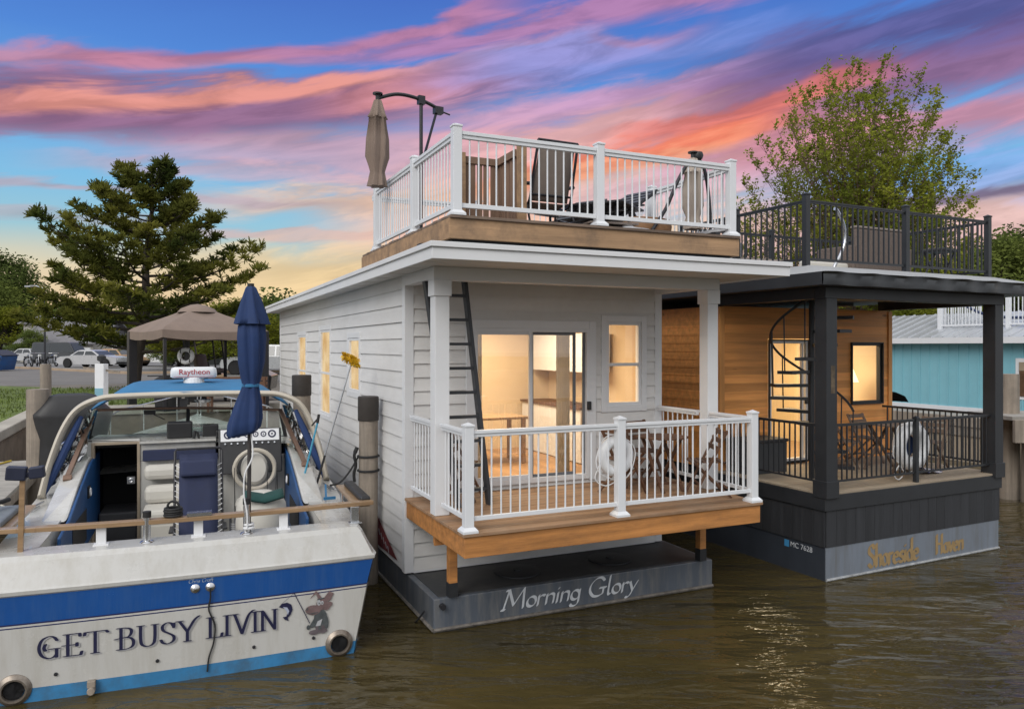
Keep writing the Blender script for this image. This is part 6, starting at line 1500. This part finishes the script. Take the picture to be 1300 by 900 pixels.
m = MB(); m.prism([(-1.3,.35),(1.25,.35),(1.3,.75),(.9,.95),(.45,.80),(.2,.45),(-.2,.45),(-.3,.80),(-1.25,.85)],-.6,.6,'y'); m.build('body',PA('cart_black',(.02,.02,.024)),gc2,bev=.04)
m = MB(); m.box(-.75,-.55,.82,-.2,.55,.95); m.obox((-.82,0,1.15),(.12,1.1,.45),(0,-.15,0)); m.build('seat','wicker',gc2,bev=.04)
for x in (-.85,.85):
    for y in (-.52,.52):
        m = MB(); m.lathe([(.10,-.10),(.24,-.10),(.25,0),(.24,.10),(.10,.10)],(0,0,0),16); m.xf(Matrix.Translation((x,y,.25)) @ Matrix.Rotation(R(90),4,'X')); m.build('wheel','tyre',gc2,smooth=True)
m = MB(); m.torus((.35,-.25,1.05),.17,.015,'x',16,6); m.build('steering_wheel','plastic',gc2)
lb_ = at(236,452,20.0); lr = thing('life_ring','pale life ring hanging on a post under the tan canopy','life ring',(lb_.x,20.0,lb_.z)); m = MB(); m.torus((0,0,0),.17,.055,'y',24,10); m.build('ring','ringwhite',lr,smooth=True)
m = MB()
for a in (45,135,225,315): m.torus((.17*cos(R(a)),0,.17*sin(R(a))),.06,.012,'x',10,5)
m.build('band','rubber',lr)
pp_ = thing('signal_post','slim white topped dark post carrying the life ring','post',(lb_.x+.0,20.09,GZ)); m = MB(); m.box(-.05,-.04,0,.05,.04,1.75); m.build('post','plastic',pp_); m = MB(); m.box(-.09,-.05,.72,.09,-.041,.86); m.build('plate','ringwhite',pp_)
gt2 = at(213,486,19); g3 = thing('covered_cooker','small dark covered cooker standing left of the radar','cooker',(gt2.x,19.0,GZ)); m = MB(); m.lathe([(.28,0),(.32,.4),(.34,.62),(.30,.78),(.18,.86),(0,.88)],(0,0,0),22,lambda a,i: 1+.04*sin(5*a+i)); m.build('cover','rubber',g3,smooth=True); m = MB(); m.bar((-.5,-.0,.86),(1.2,-.0,.90),.05,.03); m.build('shelf_bar','dkmetal',g3)
tb_ = at(300,485,18.6); g4 = thing('garden_bench','low dark garden bench under the tan canopy','bench',(tb_.x,18.6,GZ),R(10))
m = MB()
for k in range(4): m.box(-.7,-.2+k*.11,.42,.7,-.11+k*.11,.45)
m.build('seat','patio',g4)
m = MB()
for k in range(3): m.box(-.7,.24,.52+k*.12,.7,.27,.61+k*.12)
m.build('backrest','patio',g4)
for x in (-.62,.62):
    m = MB(); m.box(x-.03,-.18,0,x+.03,-.12,.42); m.box(x-.03,.22,0,x+.03,.28,.85); m.build('leg','patio',g4)

# far bank behind the camera, mirrored in the door glass and the water
struct(sheet('bank',[(-120,-30),(120,-30),(120,-200),(-120,-200)],-.6,'ground'))
for i,(x,y,h_,w_,lb) in enumerate(((-30,-42,9,10,'dark tree on the far bank mirrored left in the sliding door'),(-19,-46,11,11,'tallest tree on the far bank behind the boat sheds'),(-8,-40,8,10,'rounded tree on the far bank by the small house'),(6,-44,10,11,'tree on the far bank opposite the white houseboat'),(17,-41,9,9,'pale tree on the far bank right of the small house'),(30,-47,11,12,'broad tree at the end of the far bank'))):
    broad_tree('ABCDAC'[i],(x,y,1.0),h_,w_,lb,rot=i*1.3,group='trees on the far bank')
t = thing('house','small dark gabled house standing on the far bank opposite the boats','house',(-14,-38,1.1))
m = MB(); m.prism([(-4,0),(4,0),(4,3),(0,5.6),(-4,3)],-3,3,'y'); m.build('wall','beige',t); m = MB(); m.bar((-4.4,0,2.75),(0,0,5.75),.2,7,(0,1,0)); m.bar((4.4,0,2.75),(0,0,5.75),.2,7,(0,1,0)); m.build('roof','greyroof',t)
m = MB(); m.box(-1,3.01,.4,1,3.05,2.4); m.build('window','darkpane',t)
# ================================================================== FURNITURE ON THE WHITE HOUSEBOAT
def folding_chair(label, loc, rz, group, m_='patio'):
    t = thing('folding_chair',label,'chair',loc,rz,group)
    for sx in (-.21,.21):
        a = MB(); a.bar((sx,-.22,.0),(sx,.22,.86),.028,.045,(1,0,0)); a.build('back_leg',m_,t,bev=.004)
        a = MB(); a.bar((sx*.84,.28,.0),(sx*.84,-.20,.46),.026,.04,(1,0,0)); a.build('front_leg',m_,t,bev=.004)
    s = MB()
    for k in range(6): s.box(-.20,-.24+k*.075,.445,.20,-.182+k*.075,.463)
    s.build('seat',m_,t,bev=.004)
    b = MB()
    for k in range(3):
        z = .60+k*.095; y = -.22+.44*(z/.86); b.box(-.205,y-.011,z,.205,y+.011,z+.065)
    b.build('backrest',m_,t,bev=.004)
    s = MB(); s.box(-.2,.20,.12,.2,.225,.145); s.box(-.2,-.14,.16,.2,-.118,.185); s.build('stretcher',m_,t)
    return t
def hbw(u,v,z): return uv(u,v,z)
DK = 1.387
G1 = 'brown folding chairs on the white houseboat porch'
folding_chair('brown slatted folding chair with its back to the white wall behind the porch table',hbw(3.42,1.78,DK),TH+R(10),G1)
folding_chair('brown slatted folding chair left of the porch table by the life ring',hbw(2.72,1.22,DK),TH+R(95),G1)
folding_chair('brown slatted folding chair in the right corner of the white porch by the railing',hbw(3.60,.62,DK),TH+R(-115),G1)
folding_chair('brown folding chair behind the ladder on the left side of the white porch',hbw(.62,1.72,DK),TH+R(55),G1)
t = thing('folding_table','small round brown slatted table on the white porch','table',hbw(3.32,1.2,DK),TH)
m = MB()
for k in range(9):
    x = -.30+k*.07; w_ = sqrt(max(.02,.335**2-(x+.03)**2)); m.box(x,-w_,.70,x+.058,w_,.722)
m.build('tabletop','patio',t,bev=.004)
for sx in (-.16,.16):
    m = MB(); m.bar((sx,-.26,0),(sx,.24,.70),.026,.045,(1,0,0)); m.build('leg','patio',t); m = MB(); m.bar((sx*.8,.26,0),(sx*.8,-.24,.70),.026,.045,(1,0,0)); m.build('leg','patio',t)
m = MB(); m.box(-.18,-.2,.10,.18,-.17,.13); m.build('stretcher','patio',t)
t = thing('life_ring','white life ring tied behind the middle railing post of the white porch','life ring',hbw(1.93,.17,2.055),TH)
m = MB(); m.torus((0,0,0),.175,.062,'y',36,12); m.build('ring','ringwhite',t,smooth=True)
m = MB(); pts = []
for k in range(40):
    a = 2*pi*k/40; rr = .262+.02*sin(4*a); pts.append((rr*cos(a),-.01+.02*sin(3*a),rr*sin(a)-.02))
m.tube(pts,.007,6,closed=True); m.tube(CR([(-.22,0,-.1),(-.27,.0,-.25),(-.15,-.02,-.33),(.0,0,-.30)],6),.007,6); m.build('grab_line','ringwhite',t,smooth=True)
# roof deck
RD = 4.758
def sling_chair(label, loc, rz):
    t = thing('patio_chair',label,'chair',loc,rz)
    fr_ = MB()
    for sx in (-.30,.30): fr_.tube(CR([(sx,-.28,.06),(sx,-.30,.40),(sx,.16,.38),(sx*.98,.30,.75),(sx*.95,.42,1.14)],6),.018,8)
    fr_.tube([(-.285,.42,1.14),(.285,.42,1.14)],.018,8); fr_.tube([(-.3,-.30,.40),(.3,-.30,.40)],.016,8); fr_.tube([(-.29,.205,.50),(.29,.205,.50)],.015,8); f = fr_.build('frame','dkmetal',t,smooth=True)
    for sx in (-.34,.34):
        m = MB(); m.tube(CR([(sx*.92,.26,.62),(sx,.1,.64),(sx,-.2,.62),(sx,-.26,.60)],5),.024,8); m.build('armrest','plastic',t,smooth=True)
        m = MB(); m.cyl((sx,-.22,.62),(sx*.95,-.26,.04),.015,n=8); m.cyl((sx*.92,.16,.38),(sx,.34,.0),.015,n=8); m.build('leg','dkmetal',t,smooth=True)
    s = MB(); s.grid([[(x,-.30+.115*k,.41-.02*sin(pi*k/4)) for x in (-.27,0,.27)] for k in range(5)]); s.grid([[(x*(1-.012*k),.17+.0312*k+.0,.42+.09*k) for x in (-.275,-.1,.1,.275)] for k in range(9)]); so = s.build('sling','taupe',t,smooth=True); so.modifiers.new('t','SOLIDIFY').thickness = .008
    return t
sling_chair('high backed taupe sling chair seen from behind on the white houseboat roof deck', hbw(1.68,1.55,RD), TH+R(182))
t = thing('patio_table','low dark slatted square table on the white houseboat roof deck','table',hbw(2.72,1.75,RD),TH+R(38))
m = MB()
for k in range(9): m.box(-.45,-.45+k*.102,.47,.45,-.36+k*.102,.495)
m.build('tabletop','dkmetal',t)
for sx in (-.36,.36):
    for sy in (-.36,.36):
        m = MB(); m.bar((sx,sy,0),(sx*.8,sy*.8,.47),.035,.035); m.build('leg','dkmetal',t)
m = MB(); m.bar((-.36,-.36,.12),(.36,.36,.12),.02,.03); m.bar((-.36,.36,.16),(.36,-.36,.16),.02,.03); m.build('stretcher','dkmetal',t)
def recliner(label, loc, rz):
    t = thing('slatted_recliner',label,'chair',loc,rz,'dark slatted chairs piled on the white houseboat roof')
    m = MB(); a, b = Vector((0,-.45,.30)), Vector((0,.45,.82))
    for k in range(9):
        p = a.lerp(b,k/8); m.obox(p,(.56,.085,.02),(R(30),0,0))
    for sx in (-.27,.27): m.bar(a+Vector((sx,0,-.02)),b+Vector((sx,0,-.02)),.035,.03,(1,0,0))
    m.build('backrest','dkmetal',t)
    m = MB()
    for k in range(6): m.box(-.28,-.95+k*.09,.30,.28,-.875+k*.09,.32)
    m.build('seat','dkmetal',t)
    for sx in (-.26,.26):
        m = MB(); m.bar((sx,-.9,.0),(sx,-.2,.36),.03,.03); m.build('leg','dkmetal',t); m = MB(); m.bar((sx,.35,0),(sx,-.1,.5),.03,.03); m.build('leg','dkmetal',t)
    for sx in (-.32,.32):
        m = MB(); m.bar((sx,-.6,.52),(sx,.1,.56),.05,.025); m.build('armrest','dkmetal',t)
    return t
recliner('dark slatted chair leaning over the oval brown tub on the roof deck',hbw(3.15,1.95,RD),TH+R(-72))
recliner('dark slatted chair behind the low square table, its back half lowered',hbw(2.85,2.75,RD),TH+R(-60))
m = MB(); m.lathe([(.36,0),(.40,.06),(.42,.18),(.40,.26),(.36,.27),(.30,.2),(.0,.2)],(0,0,0),28); m.xf(Matrix.Diagonal((1,.7,1,1))); o = m.build('oval_tub',mat('brown_tub',(.28,.15,.07),.6,.3,4,.2,20),None,smooth=True,ang=60); o.location = hbw(3.05,1.25,RD); o.rotation_euler = (0,0,TH); tag(o,'oval brown tub on the roof deck below the dark slatted chairs','tub')
def cantilever(label, loc, rz, H, reach, canopy_len, m_, lowered=False):
    t = thing('cantilever_umbrella',label,'umbrella',loc,rz,'cantilever umbrellas on the white houseboat roof')
    m = MB(); m.bar((-.45,0,.03),(.45,0,.03),.06,.05); m.bar((0,-.45,.032),(0,.45,.032),.06,.05); m.build('cross_base','dkmetal',t)
    if not lowered:
        m = MB(); m.cyl((0,0,.05),(.0,0,H*.97),.026,n=12); m.build('mast','dkmetal',t,smooth=True)
        arc = CR([(.30,0,H*.935),(.20,0,H*.965),(-.08,0,H*1.0),(-.36,0,H*1.003),(-reach+.06,0,H*.965),(-reach,0,H*.945)],6)
        m = MB(); m.tube(arc,.026,10); a_ = m.build('arm','dkmetal',t,smooth=True)
        m = MB(); m.bar((.25,0,H*.94),(.05,0,H*.62),.03,.03); m.bar((.05,0,H*.62),(-.02,0,H*.52),.04,.03); m.build('strut','dkmetal',t)
        m = MB(); m.obox((.27,0,H*.94),(.13,.10,.10)); m.cyl((.30,0,H*.94),(.46,0,H*.925),.012); m.build('pivot','dkmetal',a_); m = MB(); m.obox((0,0,H*.99),(.10,.08,.12)); m.build('mast_joint','dkmetal',a_)
        cx, cz = -reach, H*.945
    else:
        arc = CR([(-.75,0,.10),(-.52,0,.45),(-.34,0,.85),(-.16,0,1.16),(0,0,1.28),(.14,0,1.12),(.22,0,.7),(.26,0,.1)],6)
        m = MB(); m.tube(arc,.026,10); a_ = m.build('mast','dkmetal',t,smooth=True); m = MB(); m.lathe([(0,-.07),(.07,-.05),(.085,0),(.07,.05),(0,.07)],(.02,0,1.32),14); m.build('hub','plastic',t,smooth=True); cx, cz = -.06, 1.28
    L_ = canopy_len
    m = MB(); m.lathe([(.02,0),(.05,-.02),(.10,-.20*L_/1.2),(.125,-.26*L_/1.2),(.10,-.27*L_/1.2),(.135,-.55*L_/1.2),(.14,-.8*L_/1.2),(.085,-1.0*L_/1.2),(.10,-1.08*L_/1.2),(.12,-L_)],(cx,0,cz),56,lambda a,i: 1+.20*sin(a*6+i*.4)+.08*sin(a*13+i))
    m.build('canopy',m_,t,smooth=True,ang=80)
    m = MB(); m.cyl((cx,0,cz-.02),(cx,0,cz+.07),.03,n=10); m.lathe([(.07,0),(.07,.02),(.0,.03)],(cx,0,cz+.07),14); m.build('hub_cap','plastic',t)
    return t
cantilever('tall cantilever umbrella with furled taupe canopy hanging outside the left roof railing',hbw(.55,3.2,RD),TH+R(6),2.14,.66,1.22,'canvas')
cantilever('lowered cantilever umbrella with furled pale beige canopy in the right roof deck corner',hbw(3.70,.95,RD),TH,2.,.5,1.12,mat('beige_canvas',(.40,.34,.29),.85,.12,3,.2,90),True)
m = MB(); bpy.data.objects['cantilever_umbrella.001'].scale = (.95,.95,.86)
m.lathe([(.30,0),(.30,.05),(.10,.09),(.04,.14),(0,.14)],(0,0,0),20); o = m.build('umbrella_base','ringwhite',None,smooth=True); o.location = hbw(2.6,.95,RD); tag(o,'low white umbrella base on the roof deck behind the middle railing post','umbrella base')
t = thing('folded_chair_stack','stack of folded grey chairs lying low behind the middle of the roof railing','chair stack',hbw(2.35,1.1,RD),TH)
for k in range(3):
    m = MB(); m.tube([(-.35,-.25,.05+.06*k),(.35,-.25,.07+.06*k),(.35,.25,.07+.06*k),(-.35,.25,.05+.06*k)],.016,6,closed=True); m.grid([[(-.3,-.22,.055+.06*k),(-.3,.22,.055+.06*k)],[(.3,-.22,.075+.06*k),(.3,.22,.075+.06*k)]]); m.build('folded_seat','taupe' if k%2 else 'dkmetal',t)
# ================================================================== FURNITURE ON THE DARK HOUSEBOAT
def h2w(u,v,z): return P2 + Vector((cos(T2)*u-sin(T2)*v, sin(T2)*u+cos(T2)*v, z))
D2 = 1.248; G2 = 'weathered folding chairs on the dark houseboat porch'
M_['greywood'] = mat('greyed_patio_wood',(.17,.12,.09),.75,.35,4,.2,25)
folding_chair('weathered folding chair right of the life ring on the dark porch',h2w(3.42,.80,D2),T2+R(-80),G2,'greywood')
folding_chair('weathered folding chair left of the table by the cedar wall on the dark porch',h2w(2.15,1.55,D2),T2+R(60),G2,'greywood')
folding_chair('weathered folding chair behind the table facing the canal on the dark porch',h2w(2.95,1.70,D2),T2+R(5),G2,'greywood')
t = thing('folding_table','weathered slatted table behind the life ring on the dark porch','table',h2w(2.65,.95,D2),T2)
m = MB()
for k in range(8): m.box(-.40+k*.10,-.34,.76,-.31+k*.10,.34,.785)
m.build('tabletop','greywood',t,bev=.004)
for sy in (-.26,.26):
    m = MB(); m.bar((-.34,sy,0),(.28,sy,.76),.028,.05,(0,1,0)); m.build('leg','greywood',t); m = MB(); m.bar((.34,sy*.85,0),(-.28,sy*.85,.76),.028,.05,(0,1,0)); m.build('leg','greywood',t)
t = thing('life_ring','large white life ring with dark centre behind the dark porch railing','life ring',h2w(2.05,.16,1.78),T2)
m = MB(); m.torus((0,0,0),.275,.10,'y',40,12); m.build('ring','ringwhite',t,smooth=True)
m = MB(); m.lathe([(0,0),(.17,0)],(0,0,0),24); m.xf(Matrix.Translation((0,.06,0)) @ Matrix.Rotation(R(90),4,'X')); m.build('dark_centre','navy',t)
m = MB(); pts = [((.40+.03*sin(6*2*pi*k/48))*cos(2*pi*k/48),0,(.40+.03*sin(6*2*pi*k/48))*sin(2*pi*k/48)) for k in range(48)]; m.tube(pts,.009,6,closed=True); m.tube(CR([(-.28,0,-.28),(-.38,0,-.42),(-.30,0,-.5),(-.2,0,-.46)],6),.009,6); m.build('grab_line','ringwhite',t,smooth=True)
m = MB(); rr = []
for i in range(15): rr.append([(-.35+.05*i,-.2+.1*j,.02+.30*max(0,1-i/7.)+.02*sin(i*.9+j*.7)) for j in range(6)])
m.grid(rr)
def stripes():
    mm = bpy.data.materials.new('striped_towel'); mm.use_nodes = True; nt = mm.node_tree; N = nt.nodes.new; L = nt.links; b = nt.nodes['Principled BSDF']; b.inputs['Roughness'].default_value = .95
    tc = N('ShaderNodeTexCoord'); w_ = N('ShaderNodeTexWave'); w_.inputs['Scale'].default_value = 2.6; w_.bands_direction = 'X'; L.new(tc.outputs['Object'],w_.inputs[0]); r = N('ShaderNodeValToRGB'); r.color_ramp.interpolation = 'CONSTANT'; r.color_ramp.elements[0].color = (.02,.03,.16,1); r.color_ramp.elements[1].position = .42; r.color_ramp.elements[1].color = (.55,.55,.60,1); L.new(w_.outputs[0],r.inputs[0]); L.new(r.outputs[0],b.inputs[0]); return mm
o = m.build('striped_towel',stripes(),None,smooth=True); o.location = h2w(2.75,.55,D2+.01); o.rotation_euler = (0,0,T2); tag(o,'blue and white striped towel lying right of the life ring on the dark porch','towel')
t = thing('storage_box','charcoal deck storage box in the left corner of the dark porch','storage box',h2w(.52,1.86,D2),T2)
m = MB(); m.box(-.42,-.26,.0,.42,.26,.50); m.build('box',mat('charcoal_resin',(.045,.05,.058),.6,.15,3,.2,40),t,bev=.012); m = MB(); m.box(-.44,-.28,.501,.44,.28,.555); m.build('lid','charcoal',t,bev=.015)
R2Z = 4.502
t = thing('wicker_sofa','brown wicker sofa with tan top edge seen from behind on the dark houseboat roof','sofa',h2w(3.42,1.75,R2Z),T2)
m = MB(); m.box(-.72,-.06,.12,.72,.06,.92); m.build('backrest','wicker',t,bev=.03); m = MB(); m.box(-.72,.06,.10,.72,.75,.42); m.build('seat_base','wicker',t,bev=.03); m = MB(); m.box(-.66,.08,.43,.66,.72,.55); m.build('seat_cushion','taupe',t,bev=.04); m = MB(); m.box(-.73,-.07,.921,.73,.07,.965); m.build('top_edge','taupe',t,bev=.015)
for sx in (-.78,.72):
    m = MB(); m.box(sx,-.05,.0,sx+.06,.75,.62); m.build('armrest','wicker',t,bev=.02)
t = thing('folding_stool','black folding stool beside the wicker sofa on the dark houseboat roof','stool',h2w(3.95,1.0,R2Z),T2+R(8))
m = MB(); m.box(-.24,-.2,.47,.24,.2,.53); m.build('seat','plastic',t,bev=.02)
for sy in (-.17,.17):
    m = MB(); m.bar((-.22,sy,0),(.2,sy,.47),.025,.025); m.build('leg','dkmetal',t); m = MB(); m.bar((.22,sy*.9,0),(-.2,sy*.9,.47),.025,.025); m.build('leg','dkmetal',t)
t = thing('stair_grab_rail','curved silver grab rail rising from the dark houseboat roof hatch','grab rail',h2w(1.45,1.05,R2Z),T2)
m = MB(); m.tube(CR([(-.08,0,.0),(-.04,0,.12),(.10,0,.32),(.20,0,.55),(.17,0,.80),(.03,0,1.02),(-.04,0,1.05)],6),.026,10); m.build('rail','metal',t,smooth=True); m = MB(); m.lathe([(.08,0),(.08,.015),(.03,.02)],(-.08,0,0),14); m.build('flange','metal',t)
for i,(u,v,lb) in enumerate(((.75,1.7,'tan lounge cushion lying left of the silver grab rail on the dark houseboat roof'),(2.1,1.6,'tan lounge cushion lying right of the silver grab rail on the dark houseboat roof'))):
    m = MB(); m.box(-.55,-.3,0,.55,.3,.13); m.box(-.55,.2,.131,.55,.34,.30); o = m.build('lounge_cushion','cream' if i else 'taupe',None,bev=.04); o.location = h2w(u,v,R2Z); o.rotation_euler=(0,0,T2); tag(o,lb,'cushion','cushions on the dark houseboat roof')
t = thing('cooling_unit','grey metal cooling unit on the dark houseboat roof beside the white railing corner','cooling unit',h2w(-.10+.45,3.0-.5,R2Z),T2)
m = MB(); m.box(-.3,-.15,0,.3,.15,.62); m.build('casing',mat('grey_casing',(.30,.31,.32),.5,.1,3),t,bev=.015); m = MB()
for k in range(7): m.box(-.25,-.16,.08+k*.07,.25,-.151,.11+k*.07)
m.build('louvre','dkmetal',t)

# ================================================================== THE LIT ROOMS BEHIND THE GLASS
M_['shade'] = lit('glowing_shade',(1.,.74,.40),(1.,.80,.48),2.2)
def room_lamp(label, loc, rz, watts, size, col):
    t = thing('ceiling_lamp',label,'lamp',loc,rz)
    m = MB(); m.cyl((0,0,-.05),(0,0,.0),.09,n=16); m.build('canopy_plate','dkmetal',t); m = MB(); m.lathe([(.0,-.16),(.20,-.15),(.24,-.10),(.22,-.05),(.10,-.04)],(0,0,0),24); m.build('lamp_shade','shade',t,smooth=True)
    ld_ = bpy.data.lights.new('room_light','AREA'); ld_.energy = watts; ld_.size = size; ld_.color = col
    o = bpy.data.objects.new('room_light',ld_); COL.objects.link(o); o.parent = t; o.location = (0,0,-.19)
room_lamp('glowing ceiling lamp inside the white houseboat behind the sliding door',hbw(1.9,3.9,4.09),TH,150,1.6,(1.,.82,.57))
room_lamp('glowing ceiling lamp inside the cedar houseboat behind the glass door',h2w(2.4,3.7,3.96),T2,130,1.6,(1.,.81,.53))
t = thing('sofa','tan sofa standing inside the white houseboat behind the sliding door','sofa',hbw(1.1,5.1,1.44),TH)
m = MB(); m.box(-.85,-.4,.1,.85,.35,.42); m.build('seat','canvas',t,bev=.05); m = MB(); m.box(-.85,.2,.42,.85,.42,.85); m.build('backrest','canvas',t,bev=.06)
for sx in (-.95,.77): m = MB(); m.box(sx,-.42,.05,sx+.18,.42,.60); m.build('armrest','canvas',t,bev=.05)
t = thing('kitchen_counter','white kitchen counter along the wall inside the white houseboat','counter',hbw(3.25,4.4,1.44),TH)
m = MB(); m.box(-.0,-1.1,0,.55,1.1,.86); m.build('cabinet','ringwhite',t,bev=.008); m = MB(); m.box(-.03,-1.12,.861,.58,1.12,.90); m.build('worktop','patio',t); m = MB(); m.box(.2,-1.1,1.45,.55,1.1,2.1); m.build('wall_cupboard','ringwhite',t,bev=.008)
t = thing('dining_table','small wooden dining table inside the white houseboat seen through the glass','table',hbw(2.1,4.1,1.44),TH)
m = MB(); m.box(-.45,-.35,.71,.45,.35,.75); m.build('tabletop','teak',t,bev=.006)
for sx in (-.38,.38):
    for sy in (-.28,.28): m = MB(); m.box(sx-.03,sy-.03,0,sx+.03,sy+.03,.71); m.build('leg','teak',t)
t = thing('wall_picture','framed dark picture on the back wall inside the white houseboat','picture',hbw(1.15,5.58,2.9),TH)
m = MB(); m.box(-.45,-.02,-.28,.45,.0,.28); m.build('frame','patio',t); m = MB(); m.box(-.40,-.026,-.23,.40,-.021,.23); m.build('print',mat('landscape_print',(.22,.24,.2),.8,.6,4),t)
t = thing('table_lamp','small brass table lamp standing by the window inside the cedar houseboat','lamp',h2w(3.75,2.75,1.27),T2)
m = MB(); m.lathe([(.25,0),(.25,.02),(.03,.04),(.03,1.15),(.06,1.2),(.02,1.3),(.02,1.42)],(0,0,0),16); m.build('lamp_base',mat('brass',(.35,.24,.08),.35,.2,4,metal=.8),t,smooth=True); m = MB(); m.lathe([(.20,1.36),(.10,1.62)],(0,0,0),20); m.build('lamp_shade','shade',t)
t = thing('wall_shelf','dark wall shelf with jars inside the cedar houseboat window','shelf',h2w(3.35,5.18,2.55),T2)
m = MB(); m.box(-.5,-.2,0,.5,0,.03); m.build('shelf_board','patio',t)
for k in range(4): m = MB(); m.lathe([(.05,0),(.055,.12),(.03,.15),(.0,.155)],(-.36+.22*k,-.1,.031),12); m.build('jar','greywood' if k%2 else 'dkmetal',t,smooth=True)
t = thing('armchair','brown armchair inside the cedar houseboat behind its glass door','chair',h2w(1.5,4.4,1.27),T2)
m = MB(); m.box(-.35,-.35,.12,.35,.35,.42); m.build('seat','patio',t,bev=.05); m = MB(); m.box(-.35,.22,.42,.35,.40,.95); m.build('backrest','patio',t,bev=.06)
for sx in (-.45,.33): m = MB(); m.box(sx,-.38,.05,sx+.12,.38,.62); m.build('armrest','patio',t,bev=.04)
